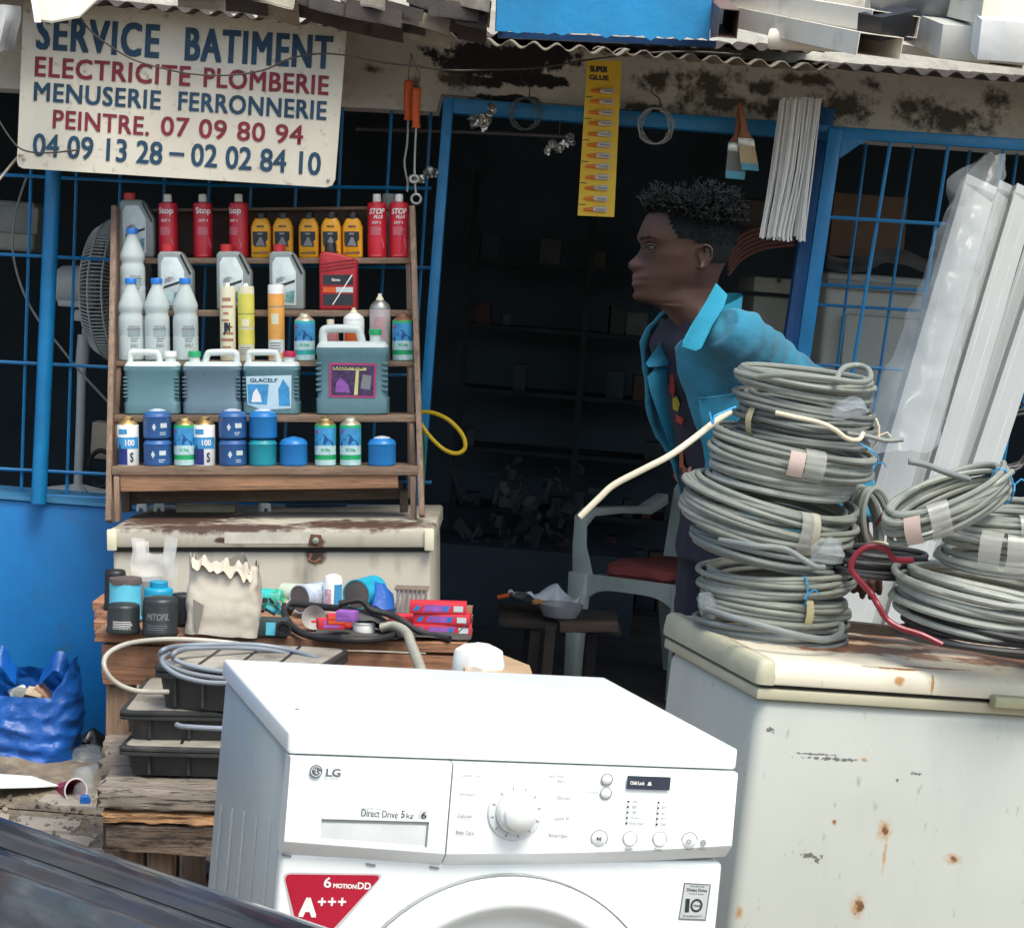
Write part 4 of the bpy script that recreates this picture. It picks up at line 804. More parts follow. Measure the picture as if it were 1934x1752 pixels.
part('dark_stain', MB().poly3([(-Wb * .72, -.008, Hb * .5), (-Wb * .42, -.008, Hb * .42), (-Wb * .5, -.008, Hb * .22), (-Wb * .58, -.008, Hb * .02), (-Wb * .68, -.008, Hb * .2)], (0, 1, 0), .001), mat('stain_grey', (.2, .18, .16), .8), t)
# lying cans
def lying(px, py, r_px, L_px, rz, mt, lb, open_=False, tilt=0, zc=None, cat='can'):
    r = r_px * KB; L = L_px * KB; z = r if zc is None else zc; v = onb(px, py, z)
    M_ = Matrix.Rotation(TB, 3, 'Y') @ Matrix.Rotation(rz, 3, 'Z') @ Matrix.Rotation(R(90) + tilt, 3, 'X')
    t = thing('empty_can' if open_ else 'can', lb, cat, tuple(MBn @ v), tuple(M_.to_euler()), 'cans heaped on the bench')
    if open_:
        part('shell', MB().rings([[(q * math.cos(2 * math.pi * i / 28), q * math.sin(2 * math.pi * i / 28), z_) for i in range(28)] for q, z_ in ((r * .2, -L / 2), (r, -L / 2), (r, L / 2), (r * 1.02, L / 2 + .001), (r * .93, L / 2 + .001), (r * .93, -L / 2 + .004), (.001, -L / 2 + .004))]), mt, t)
        part('inner_face', MB().lathe([(r * .92, -L / 2 + .006), (r * .92, L / 2 - .0005)], 28), mat('dull_can_inside', (.2, .2, .2), .35, metal=.7), t)
    else:
        part('body', MB().lathe([(r * .6, -L / 2), (r * .97, -L / 2 + .001), (r, -L / 2 + .004), (r, L / 2 - .01), (r * .93, L / 2 - .004), (r * .5, L / 2), (.001, L / 2)], 28), mt, t)
    return t
t = lying(512, 1130, 20, 52, R(80), mat('green_can_paint', (.05, .42, .3), .4, var=.6, scale=60), 'green and teal can lying just right of the paper bag')
part('end_band', MB().lathe([(20.3 * KB, -.02), (20.3 * KB, .004)], 24), TEALP, t)
lying(588, 1128, 28, 66, R(-38), mat('white_blue_can', (.5, .58, .7), .4, var=.5, scale=25), 'open empty can with dark mouth, left of the upright white spray can', True, zc=.045)
lying(560, 1122, 22, 66, R(75), mat('pale_green_can', (.5, .58, .45), .45), 'pale can lying behind the open one at the back of the heap')
lying(690, 1118, 30, 80, R(-22), mat('teal_blue_can', (.02, .35, .5), .35, var=.3, scale=30), 'teal open can with grey mouth facing front in the middle of the heap', True, zc=.05)
t = bth('spray_can', 'white spray can with blue and pink print leaning upright on the heap', 'spray can', 628, 1158, z=.01); k = KB
part('body', MB().lathe([(18 * k, .0), (19 * k, .003), (19 * k, 66 * k), (16 * k, 74 * k), (8 * k, 78 * k), (.001, 78 * k)], 26), WHITE, t); part('label_print', MB().cyl_patch(19.4 * k, .2, 1.2, 10 * k, 60 * k, 6), SKYP, t); part('label_print', MB().cyl_patch(19.4 * k, -.9, -.1, 20 * k, 50 * k, 6), mat('pale_pink_print', (.6, .4, .5), .5, var=.5, scale=80), t)
t = bth('blue_plastic_bundle', 'crumpled royal blue plastic bundle right of the teal open can', 'plastic bundle', 722, 1158); part('film', MB().sup([(0, 0, .028, .03, 2), (.02, .0, .035, .04, 2), (.05, -.006, .03, .035, 2), (.072, -.012, .015, .02, 2), (.078, -.014, .004, .004, 2)], 26).crumple(.012, 40, 2), mat('royal_blue_film', (.015, .1, .4), .25, bmp=.8, bscale=25), t)
# metal cased cartridge filter behind the boxes
t = bth('square_filter', 'square rusty edged air filter pack standing behind the red boxes', 'filter', 776, 1158); k = KB
part('pleats', MB().box((0, .02, 25 * k), (62 * k, .04, 44 * k)), mat('dusty_white', (.5, .45, .42), .7, var=.4, scale=40), t, bevel=.002)
for z in (1, 49): part('frame_rim', MB().box((0, .02, z * k), (68 * k, .05, 5 * k)), mat('brown_rim', (.2, .15, .12), .6), t, bevel=.001)
for i in range(7): part('pleat_fold', MB().bar(((-27 + 9 * i) * k, -.003, 3 * k), ((-24 + 9 * i) * k, -.003, 47 * k), .004, .004, up=Vector((0, 1, 0))), SMOKE, t)
# stacked red boxes
for i, (px, py, w_, h_, z, lb) in enumerate(((835, 1199, 112, 20, 0, 'lowest of the three long red boxes at the right end of the bench'), (833, 1199, 108, 20, 20.5, 'middle of the three long red boxes at the right end of the bench'), (826, 1199, 108, 21, 41, 'top one of the three long red boxes at the right end of the bench'))):
    t = bth('red_box', lb, 'box', px, py, 'long red boxes stacked on the bench', rz=[.04, -.05, .02][i]); t.location = t.location + MBn.to_3x3() @ Vector((0, 0, z * KB)); k = KB; H = h_ * k; W = w_ * k / 2
    part('carton', MB().box((0, .02, H / 2), (W * 2, .045, H)), REDBOX, t, bevel=.001)
    part('label_print', MB().flat([(-W * .55, H * .2), (W * .35, H * .2), (W * .45, H * .8), (-W * .45, H * .8)], -.0031), PURPLE, t); part('label_print', MB().flat([(-W * .9, H * .25), (-W * .7, H * .25), (-W * .6, H * .7), (-W * .75, H * .7)], -.0031).flat([(W * .15, H * .25), (W * .3, H * .25), (W * .4, H * .7), (W * .25, H * .7)], -.0033), GASBLUE, t)
    part('price_sticker', MB().flat([(W * .55, H * .22), (W * .88, H * .22), (W * .88, H * .75), (W * .55, H * .75)], -.0034), LABELW, t)
t = bth('red_box', 'short red box lying behind the gold fittings, left of the three long boxes', 'box', 772, 1186, rz=.3); part('carton', MB().box((0, 0, .016), (.09, .045, .032)), REDBOX, t, bevel=.001)
# small red and orange packets
for i, (px, py, z, rz, lb) in enumerate(((612, 1190, 0, .1, 'leftmost small red packet of the heap beside the white tape roll'), (640, 1193, 0, -.2, 'small red and orange packet just left of the white tape roll'), (625, 1188, .025, .25, 'small red packet lying on the lowest packets'), (646, 1184, .026, -.1, 'orange fronted packet on the second layer'), (636, 1180, .05, .15, 'orange and blue packet near the top of the small heap'), (652, 1174, .068, -.3, 'topmost small purple packet of the heap'))):
    t = bth('small_packet', lb, 'packet', px, py, 'small red and orange packets', rz=rz, z=z); part('carton', MB().box((0, .01, .012), (.06 if i < 3 else .042, .03, .023)), REDBOX if i != 5 else PURPLE, t, bevel=.001)
    s_ = .018; part('label_print', MB().flat([(-s_, .004), (s_, .004), (s_, .011), (-s_, .011)], -.0056).flat([(-s_, .014), (s_ * .6, .014), (s_ * .6, .021), (-s_, .021)], -.0056), ORANGE if i in (1, 3, 4) else PURPLE, t)
t = bth('tape_roll', 'white tape roll lying flat in front of the black hose', 'tape roll', 687, 1196); part('roll', MB().lathe([(.012, 0), (.025, 0), (.026, .002), (.026, .026), (.025, .028), (.012, .028), (.012, 0)], 28), WHITE, t); part('flange', MB().lathe([(.005, .024), (.028, .025), (.028, .027), (.005, .027)], 28), WHITE, t)
# gold fittings heap
fm = MB(); t = thing('brass_fittings', 'little heap of shiny brass fittings in front of the red boxes', 'fittings', tuple(MBn @ onb(805, 1196)), (0, TB, 0))
for i in range(34):
    fm_ = MB().lathe([(.003, 0), (.0045, 0), (.0045, .006), (.0058, .006), (.0058, .01), (.003, .01)], 6, Matrix.Translation((random.gauss(0, .017), random.uniform(-.01, .03), random.random() ** 2 * .022 + .003)) @ Euler((random.random() * 6, random.random() * 6, 0)).to_matrix().to_4x4()); part('fitting', fm_, GOLD, t)
solo('dark_tray', MB().grid(lambda u, v: tuple(MBn @ (onb(590 + 300 * u, 1206, .004) + Vector((0, -.012 + .16 * v, .003 * math.sin(u * 11) + .003)))), 30, 4).crumple(.003, 20, 1), mat('dark_rubber_mat', (.07, .065, .06), .8, var=.4), 'dark worn rubber mat under the hoses and packets on the bench', 'mat')
# dark power tool box and horn
t = bth('battery_box', 'black box with pale blue label and round socket right of the paper bag', 'electrical box', 512, 1203); k = KB
part('case', MB().box((0, .02, 17 * k), (60 * k, .04, 34 * k)), mat('dark_green_case', (.03, .05, .05), .5), t, bevel=.003); part('label', MB().flat([(-10 * k, 4 * k), (8 * k, 4 * k), (8 * k, 28 * k), (-10 * k, 28 * k)], -.0012), CYAN, t)
part('socket', MB().lathe([(.006, 0), (.016, 0), (.018, .004), (.018, .012), (.012, .012), (.01, .004), (.001, .004)], 24, Matrix.Translation((24 * k, -.001, 18 * k)) @ Euler((R(90), 0, 0)).to_matrix().to_4x4()), BLACK, t)
t = bth('circuit_scrap', 'green and pink tangle of small parts behind the black box with the blue label', 'parts', 512, 1180)
for i in range(14): part('scrap_piece', MB().box((random.uniform(-.035, .045), random.uniform(-.01, .03), random.uniform(.03, .055)), (random.uniform(.01, .03), .012, random.uniform(.004, .014)), Euler((random.random(), random.random() * 2, random.random() * 3)).to_matrix()), random.choice([GREEN, SMOKE, BLACK, PINKLAB, BLACK, TEALCAN]), t)
# horn / reflector
t = bth('horn', 'grey round horn facing front between the black hose and the small packets', 'horn', 592, 1190); part('cup', MB().lathe([(.006, -.03), (.012, -.01), (.026, .01), (.028, .014), (.024, .012), (.012, .0), (.001, -.004)], 26, Matrix.Translation((0, 0, .03)) @ Euler((R(80), R(-20), R(10))).to_matrix().to_4x4()), mat('dusty_grey', (.3, .28, .27), .6), t)
# hoses
def hose(name, pts, r, mt, label, cat='hose', seg=10, ribs=False):
    pts = smooth_path([MBn @ (onb(px, py, z)) for px, py, z in pts], 7)
    if ribs:
        L = [0]
        for i in range(1, len(pts)): L.append(L[-1] + (pts[i] - pts[i - 1]).length)
        n = int(L[-1] / .0028); q = []
        for i in range(n):
            s_ = L[-1] * i / (n - 1); j = max(k for k in range(len(L)) if L[k] <= s_ + 1e-9); j = min(j, len(pts) - 2); e = (s_ - L[j]) / max(1e-9, L[j + 1] - L[j]); q.append(pts[j].lerp(pts[j + 1], e))
        return solo(name, MB().tube(q, [r * (1 if i % 2 else .86) for i in range(len(q))], seg), mt, label, cat)
    return solo(name, MB().tube(pts, r, seg), mt, label, cat)
hose('rubber_hose', [(655, 1150, .06), (600, 1145, .05), (548, 1140, .05), (538, 1160, .03), (560, 1190, .015), (600, 1203, .01), (660, 1208, .01), (710, 1207, .01), (745, 1200, .01)], .0085, RUBBER, 'thick black rubber hose looping from the can heap round the small packets')
hose('rubber_hose', [(640, 1140, .07), (680, 1133, .08), (700, 1150, .06), (735, 1160, .05), (760, 1172, .04), (788, 1190, .02), (820, 1200, .01), (850, 1206, .008)], .0075, RUBBER, 'black rubber hose running over the teal can down to the right end of the bench')
hose('flexible_conduit', [(720, 1185, .02), (745, 1182, .028), (768, 1195, .026), (778, 1220, .02), (790, 1250, .02), (802, 1285, .02)], .0115, mat('grey_conduit', (.3, .29, .24), .5, metal=.3), 'grey ribbed flexible conduit hanging over the bench front behind the washing machine', 'conduit', 12, True)
solo('black_cloth', MB().grid(lambda u, v: tuple(MBn @ Vector((onb(650 + 110 * u, 1180).x, .06 + .06 * v, .05 - .04 * u + .02 * math.sin(v * 4)))), 16, 10).crumple(.012, 25, 6), mat('black_rubber_sheet', (.02, .02, .025), .5), 'crumpled black rubber sheet under the teal can in the heap', 'rubber sheet')
solo('wire_piece', MB().tube([MBn @ onb(865, 1195, .055), MBn @ onb(884, 1175, .065)], .0012, 5), SILVER, 'short thin wire sticking up at the right edge of the red boxes', 'wire')
# right end: brown board and white crumpled packing
mb = MB().poly3([P(870, 1222, 4.55), P(880, 1275, 4.35), P(1008, 1280, 4.35), P(1000, 1256, 4.5), P(945, 1234, 4.7)], (0, 0, -1), .02)
solo('brown_board', mb, mat('plain_brown_board', (.42, .29, .18), .7, var=.2), 'smooth brown board end to the right of the white packing, behind the washing machine', 'board')
t = thing('white_packing', 'crumpled bright white plastic packing piled on the bench end behind the washing machine', 'packing', tuple(P(902, 1268, 4.45)))
wp('film', MB().sup([(0, 0, .055, .04, 2.2), (.02, 0, .056, .045, 2.2), (.045, -.002, .05, .04, 2), (.055, 0, .036, .03, 2), (.062, 0, .01, .01, 2)], 40).crumple(.006, 30, 1).crumple(.004, 70, 3).xf(Matrix.Translation(t.location)), WHITE, t)
# ---------------------------------------------------------------- lower bench
TLb = R(-3.4); ML = Matrix.LocRotScale(P(300, 1490, 4.24), Euler((0, TLb, 0)), None); HL = P(300, 1490, 4.24).z
def hl(px, py, ax=1, v=0.0): return hit(ML, px, py, ax, v)
low = thing('low_bench', 'low bench of thick splintered timbers carrying the black cases at lower left', 'bench', tuple(ML @ Vector((0, 0, -HL))), (0, TLb, 0))
xl = hl(193, 1495).x; xr = hl(640, 1500).x
vL = hl(199, 1390, 2, 0)
for i, (d, mt) in enumerate(((.10, WOODG), (.12, WOODG), (.11, WOODG), (.12, WOODG), (.1, WOODG))):
    y = [.05, .165, .285, .405, .52][i]; part('top_plank', MB().rough(((xl + xr) / 2 + (vL.x - xl) * (y / vL.y) / 2 + [0, .008, .002, .01, .004][i], y, HL - .024 + [0, -.003, .002, 0, -.002][i]), (xr - xl - (vL.x - xl) * (y / vL.y), d, .042), .005, 34, i), mt, low)
z1 = hl(300, 1541).z + HL; z2 = hl(300, 1617).z + HL
part('split_timber', MB().rough(((xl + xr) / 2, .03, z1 - .008), (xr - xl, .052, .020), .007, 40, 12), WOODO, low)
part('front_timber', MB().rough(((xl + xr) / 2, .04, (z1 - .02 + z2) / 2), (xr - xl, .058, z1 - .026 - z2), .008, 40, 13), wood('cracked_brown_timber', (.2, .14, .1), (.03, .02, .015), sc_=7, crk=(.47, .58)), low)
for x in (xl + .05, xl + .11, xr - .05):
    for y in (.08, .5): part('leg', MB().box((x, y, z2 / 2 - .01), (.05, .05, z2 + .01)), MATS['bench_leg_wood'], low, bevel=.003)
part('side_timber', MB().box((xl + .006, .3, (z1 + z2) / 2), (.03, .5, z1 - z2 - .02)), WOODD, low, bevel=.004)
# black cases
GRIME = mat('grimy_lid', (.32, .29, .24), .8, var=.35, scale=9, dirt=(.11, .10, .085), damt=(.52, .66), dscale=7)
BCASE = mat('dusty_black_plastic', (.035, .036, .037), .5, var=.4, dirt=(.13, .12, .1), damt=(.55, .75))
def case(w_, d_, h_):
    t = thing('black_case', '', 'plastic case', (0, 0, 0), (0, 0, 0), 'black lidded cases stacked on the low bench')
    b_ = MB()
    def rr_(w, d, z, r=.02):
        o = []
        for cx, cy, a0 in ((1, 1, 0), (-1, 1, 90), (-1, -1, 180), (1, -1, 270)):
            for j in range(5): a = R(a0 + j * 22.5); o.append((cx * (w / 2 - r) + r * math.cos(a), cy * (d / 2 - r) + r * math.sin(a), z))
        return o
    b_.rings([rr_(w_ * .9, d_ * .88, 0), rr_(w_ * .95, d_ * .93, h_ * .72)]); part('tub', b_, BCASE, t, ang=30)
    part('rim', MB().rings([rr_(w_ * .96, d_ * .94, h_ * .68), rr_(w_ * 1.0, d_, h_ * .70), rr_(w_ * 1.0, d_, h_ * .80), rr_(w_ * .99, d_ * .985, h_ * .82)]), BCASE, t, ang=30)
    part('rim', MB().rings([rr_(w_ * .98, d_ * .97, h_ * .82), rr_(w_ * 1.0, d_, h_ * .85), rr_(w_ * 1.0, d_, h_ * .93), rr_(w_ * .985, d_ * .98, h_ * .97), rr_(w_ * .96, d_ * .95, h_ * .97)]), BCASE, t, ang=30)
    part('lid_panel', MB().rings([rr_(w_ * .95, d_ * .94, h_ * .96), rr_(w_ * .93, d_ * .9, h_ * 1.0)]), GRIME, t, ang=30)
    for i in range(3): part('lid_groove', MB().bar((w_ * (-.22 + .24 * i), d_ * -.42, h_ * 1.001), (w_ * (-.3 + .24 * i), d_ * .42, h_ * 1.001), .006, .004, up=Vector((0, 0, 1))), BLACK, t)
    for i in range(5): part('tub_rib', MB().box((w_ * (-.36 + .18 * i), -d_ * .455, h_ * .36), (.006, .012, h_ * .6)), BCASE, t)
    for i in range(4): part('tub_rib', MB().box((-w_ * .465, d_ * (-.3 + .2 * i), h_ * .36), (.012, .006, h_ * .6)), BCASE, t)
    return t
cs = case(.46, .40, .066)
def putcase(o, px, py, z, rz, lb):
    v = hl(px, py, 2, 0); v.z = z; o.location = ML @ v; o.rotation_euler = (Matrix.Rotation(TLb, 3, 'Y') @ Matrix.Rotation(rz, 3, 'Z')).to_euler(); relabel(o, lb); return o
putcase(cs, 458, 1432, 0, -.03, 'lowest black case of the stack, resting on the grey planks')
o = copy_tree(cs); putcase(o, 449, 1422, .067, .03, 'middle black case of the stack with grimy grey lid sticking out to the left')
cs2 = case(.34, .32, .095); putcase(cs2, 478, 1436, .135, -.2, 'topmost black case, turned askew, with the grey cable loops lying on it')
def floatpath(pts, Y): return smooth_path([P(p[0], p[1], p[2] if len(p) > 2 else Y) for p in pts], 8)
solo('cable_loop', MB().tube(floatpath([(318, 1306, 4.38), (257, 1304, 4.34), (216, 1286, 4.33), (197, 1258, 4.33), (204, 1234, 4.36), (238, 1216, 4.42), (290, 1208, 4.5), (350, 1207, 4.55), (430, 1213, 4.58), (510, 1225, 4.58), (575, 1238, 4.55), (625, 1252, 4.5)], 4.4), .0052, 10), mat('pale_grey_cable', (.42, .4, .34), .45), 'pale single cable looping out to the left past the bench apron', 'cable')
for i, (pts, lb) in enumerate((([(440, 1281), (400, 1278), (352, 1269), (318, 1254), (302, 1238), (312, 1225), (345, 1219, 4.45), (420, 1216, 4.5), (490, 1218, 4.55), (550, 1228, 4.55), (600, 1243, 4.5)], 'outer blue grey cable coil turn lying on the topmost black case'),
                               ([(445, 1270), (392, 1264), (350, 1254), (328, 1243), (330, 1232), (352, 1225, 4.45), (420, 1222, 4.5), (500, 1226, 4.55), (560, 1236, 4.55)], 'inner blue grey cable turn on the topmost black case'),
                               ([(450, 1290, 4.3), (390, 1288, 4.28), (340, 1276, 4.28), (312, 1258, 4.3), (306, 1244, 4.34), (318, 1232, 4.38)], 'lowest blue grey cable turn drooping over the front of the topmost black case'))):
    solo('cable_loop', MB().tube(floatpath(pts, 4.36), .0052, 10), mat('blue_grey_cable', (.2, .23, .27), .4), lb, 'cable', 'blue grey cable loops on the black cases')
solo('cable_loop', MB().tube(floatpath([(334, 1368, 4.2), (350, 1372, 4.18), (430, 1376, 4.18), (470, 1376, 4.2)], 4.2), .0055, 10), MATS['blue_grey_cable'], 'grey cable end sticking out in front between the topmost and middle black cases', 'cable')
# ---------------------------------------------------------------- things on the ground at left
def ogr(px, py, z=0.0): return G(px, py, z)
BAG = mat('blue_bag_plastic', (.003, .09, .40), .40, var=.4, scale=6, bmp=1, bscale=34)
g0 = ogr(52, 1436, .02); k = K(g0.y)
g0.x -= 8 * k
t = thing('shopping_bag', 'big shiny blue plastic bag of rubbish standing against the blue wall', 'bag', tuple(g0))
def bf(u, v):
    a = 2 * math.pi * u - math.pi / 2; c, d = math.cos(a), math.sin(a); sq = lambda q: math.copysign(abs(q) ** (2 / 3.0), q)
    front = max(0, -d); side = abs(c)
    H = (110 + 95 * max(0, side - .55) ** .8 * 1.2 + 30 * max(0, d)) * k * 1.18
    w_ = (104 - 14 * v + 6 * math.sin(v * 3)) * k; dd = .14 * (1 - .35 * v)
    x = w_ * sq(c); y = dd * sq(d)
    cr = .006 * math.sin(v * 26 + 3 * c) * (1 - v) * front
    return (x, y - cr + .03, H * v)
bm_ = MB().grid(bf, 150, 80); bm_.v = [tuple(Vector(q) - Vector((q[0], q[1], 0)).normalized() * .020 * (abs(noise.noise(Vector((q[0] * 5, q[1] * 5, q[2] * 11 + q[0] * 6)))) + .6 * abs(noise.noise(Vector((q[0] * 14 + 3, q[1] * 14, q[2] * 22)))))) for q in bm_.v]
part('film', bm_.crumple(.010, 6, 4).crumple(.004, 30, 5), BAG, t, ang=80)
for sx in (-1, 1):
    part('handle', MB().grid(lambda u, v: Vector((sx * (22 + 58 * u + 6 * math.sin(math.pi * u)) * k, .02 - .03 * v - .02 * math.sin(math.pi * u), (150 + (96 * math.sin(math.pi * (.18 + .62 * u)) - 30) * 1.0 - (26 + 12 * u) * v) * k)), 24, 6).crumple(.008, 18, 3 + sx), BAG, t)
for i, (x, z, mt, nm) in enumerate(((-8, 122, SMOKE, 'paper'), (10, 128, CARD, 'carton'), (24, 130, mat('tan_card', (.5, .3, .2), .8), 'carton'), (-20, 120, LABELW, 'paper'))):
    o = part('rubbish_piece', MB().box((0, 0, 0), (.05, .03, .05)).crumple(.01, 20, i), mt, None, bevel=.002, loc=(g0.x + x * k, g0.y + .0 + .01 * i, g0.z + z * k), rot=(i, .4 * i, .3)); tag(o, ['grey scrap deep in the blue bag', 'brown carton scrap in the blue bag', 'small tan card corner sticking up in the blue bag', 'white paper scrap in the blue bag, leftmost'][i], 'rubbish')
p = ogr(176, 1425); t = thing('rubbish_bag', 'small black rubbish bag in the corner behind the cup and bottle', 'bag', tuple(p)); part('film', MB().sup([(0, 0, .05, .04, 2), (.02, 0, .06, .05, 2), (.05, .0, .05, .045, 2), (.075, 0, .02, .02, 2), (.08, 0, .005, .005, 2)], 30).crumple(.02, 25, 2), mat('black_film', (.012, .012, .014), .2, bmp=.8, bscale=25), t)
p = ogr(137, 1492, .03); t = thing('paper_cup', 'dark red paper cup lying with its open mouth facing the viewer', 'cup', tuple(p), tuple(Euler((R(78), R(8), R(35)))))
part('wall', MB().rings([[(q * math.cos(2 * math.pi * i / 28), q * math.sin(2 * math.pi * i / 28), z_) for i in range(28)] for q, z_ in ((.001, -.07), (.02, -.07), (.031, .018), (.034, .02), (.034, .023), (.030, .021), (.019, -.064), (.001, -.064))]), mat('maroon_cup', (.3, .015, .06), .5), t, ang=60)
part('rim', MB().tube([(.0325 * math.cos(2 * math.pi * i / 28), .0325 * math.sin(2 * math.pi * i / 28), .021) for i in range(28)], .0022, 6, True), WHITE, t)
p = ogr(160, 1500, .028); t = thing('plastic_bottle', 'clear crushed plastic bottle with blue cap lying beside the red cup', 'bottle', tuple(p), tuple(Euler((R(96), 0, R(14)))))
part('body', MB().lathe([(.02, -.16), (.028, -.15), (.03, -.08), (.026, -.05), (.03, -.02), (.022, .01), (.011, .028), (.011, .034)], 24).crumple(.005, 30, 1), FILM, t); part('cap', MB().lathe([(.0135, .034), (.0145, .036), (.0145, .048), (.012, .05), (.001, .05)], 20), BLUECAP, t)
for i, (px, py, s_, lb) in enumerate(((160, 1452, .07, 'clear crumpled plastic film piece behind the bottle by the bench leg'), (125, 1440, .05, 'bluish crumpled film piece between the blue bag and the cup'), (178, 1470, .05, 'small clear crumpled wrap against the bench side'))):
    p = ogr(px, py, .01); o = part('plastic_scrap', MB().sup([(0, 0, s_, s_ * .7, 2), (s_ * .5, 0, s_ * .9, s_ * .6, 2), (s_ * .9, 0, s_ * .4, s_ * .3, 2), (s_, 0, .01, .01, 2)], 24).crumple(s_ * .5, 22, i), FILM, None, loc=tuple(p)); tag(o, lb, 'plastic scrap')
mb = MB().poly3([G(-60, 1458, .03), G(-60, 1490, .05), G(70, 1487, .035), G(112, 1484, .03), G(60, 1466, .03)], (0, 0, 1), .002); solo('paper_sheet', mb, WHITE, 'white folded paper sheet lying on the sand at the far left', 'paper')
o = solo('litter', MB(), SMOKE, 'small bits of litter and pebbles scattered on the sand', 'litter', kind='stuff'); mb = MB()
for i in range(150):
    px, py = random.uniform(-20, 185), random.uniform(1425, 1580); p = G(px, py, .012); s_ = random.uniform(.002, .008); mb.box(p, (s_ * 2, s_ * 1.6, s_), Euler((random.random(), random.random(), random.random() * 6)).to_matrix())
me = mb.mesh('litter', .0005, 1); me.materials.append(mat('pebble', (.22, .18, .14), .9, var=.5)); o.data = me
p = G(372, 1655, .0); solo('ribbed_hose', MB().tube([p + Vector((.0, .03 * math.cos(a / 8), .0)) + Vector((.003 * a, 0, .015)) for a in range(24)], [.02 if a % 2 else .016 for a in range(24)], 12), mat('dark_ribbed', (.08, .09, .1), .5), 'dark ribbed hose piece on the tiles beside the washing machine', 'hose')
# ---------------------------------------------------------------- washing machine
WO = Vector((-.2856, 2.9558, .8451)); WR = Euler((-.0281, .023, .2861)); MW = Matrix.LocRotScale(WO, WR, None)
WW, WD, WH = .688, .63, .86
def hw(px, py, ax=1, v=0.0): return hit(MW, px, py, ax, v)
wm_t = thing('washing_machine', 'white front loading washing machine with red triangular sticker, standing in the foreground', 'washing machine', tuple(MW @ Vector((0, 0, -WH))), tuple(WR))
def wz(mb): return mb.xf(Matrix.Translation((0, 0, WH)))
ENAM = bpy.data.materials.new('white_enamel'); nt, b = nodes(ENAM)
f1, r1 = noise_fac(nt, 4, .35, .7, detail=8, rand=False); f2, r2 = noise_fac(nt, 50, .68, .74, detail=4, rand=False)
cc = mixc(nt, f1, (.80, .83, .82), (.74, .77, .765)); m4 = N(nt, 'ShaderNodeMath', operation='MULTIPLY'); m4.inputs[1].default_value = .25; nt.links.new(f2, m4.inputs[0]); cc = mixc(nt, m4.outputs[0], cc, (.4, .4, .38))
nt.links.new(cc, b.inputs['Base Color']); b.inputs['Roughness'].default_value = .3
SIDEM = mat('shaded_dusty_side_enamel', (.40, .44, .445), .42, var=.15, scale=3, dirt=(.30, .32, .31), damt=(.5, .8), dscale=4, stretch=(1, 1, .35))  # shade of the machine's side is put into the base grey; streaks are dust
part('lid', wz(MB().box((WW / 2, WD / 2, -.016), (WW, WD, .032))), ENAM, wm_t, bevel=.005, seg=3)
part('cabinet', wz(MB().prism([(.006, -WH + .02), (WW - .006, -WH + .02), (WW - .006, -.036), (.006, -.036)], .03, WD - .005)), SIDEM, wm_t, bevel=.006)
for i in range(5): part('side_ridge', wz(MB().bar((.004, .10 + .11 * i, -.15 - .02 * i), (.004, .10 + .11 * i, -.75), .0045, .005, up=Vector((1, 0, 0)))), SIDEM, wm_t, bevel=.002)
# front panel below the controls
zc = hw(700, 1640).z
part('front_panel', wz(MB().box((WW / 2, .018, (-WH + .03 + zc + .02) / 2), (WW - .01, .03, -(-WH + .03) + zc + .02))), ENAM, wm_t, bevel=.008, seg=3)
# control fascia: two pieces, with a bevelled lower lip and an arch over the door
def fascia(xa, xb, zb_fn, n, nm):
    mb = MB(); rings = []
    for i in range(n + 1):
        x = xa + (xb - xa) * i / n; zb = zb_fn(x); rings.append([(x, .028, -.0345), (x, -.010, -.0345), (x, -.012, -.038), (x, -.016, zb + .022), (x, -.014, zb + .018), (x, .004, zb), (x, .028, zb)])
    return part(nm, wz(mb.rings(rings)), ENAM, wm_t, ang=28)
zL, zM, zR = hw(560, 1612, 1, .0).z, hw(840, 1635, 1, .0).z, hw(1340, 1617, 1, 0).z; xs = hw(851, 1500, 1, -.014).x
cxd = hw(940, 1700).x
def zb(x):
    if x < xs: return zL + (zM - zL) * x / xs
    t = (x - xs) / (WW - xs); return zM + (zR - zM) * t - .004 * math.sin(math.pi * t)
fascia(.004, xs - .0012, zb, 12, 'detergent_drawer'); fascia(xs + .0012, WW - .002, zb, 24, 'control_panel')
# drawer grip recess
a, b2 = hw(608, 1545, 1, -.0155), hw(806, 1598, 1, -.0155)
part('grip_recess', wz(MB().poly3([(a.x, -.0157, a.z), (b2.x, -.0157, a.z - .000), (b2.x, -.0157, b2.z), (a.x, -.0157, b2.z)], (0, 1, 0), .0004)), mat('recess_grey', (.68, .71, .71), .5, var=.15), wm_t)
part('grip_lip', wz(MB().bar((a.x, -.0165, a.z + .001), (b2.x, -.0165, a.z + .001), .0035, .003, up=Vector((0, 1, 0)))), ENAM, wm_t, bevel=.001)
rs = MB()
for (x0_, z0_, x1_, z1_) in ((a.x, a.z, b2.x, a.z - .004), (b2.x - .003, a.z, b2.x, b2.z)): rs.box(((x0_ + x1_) / 2, -.0163, (z0_ + z1_) / 2), (abs(x1_ - x0_), .001, abs(z1_ - z0_)))
part('painted_grip_shadow', wz(rs), GREYINK, wm_t)  # shadow along the recess edges, painted as thin grey strips
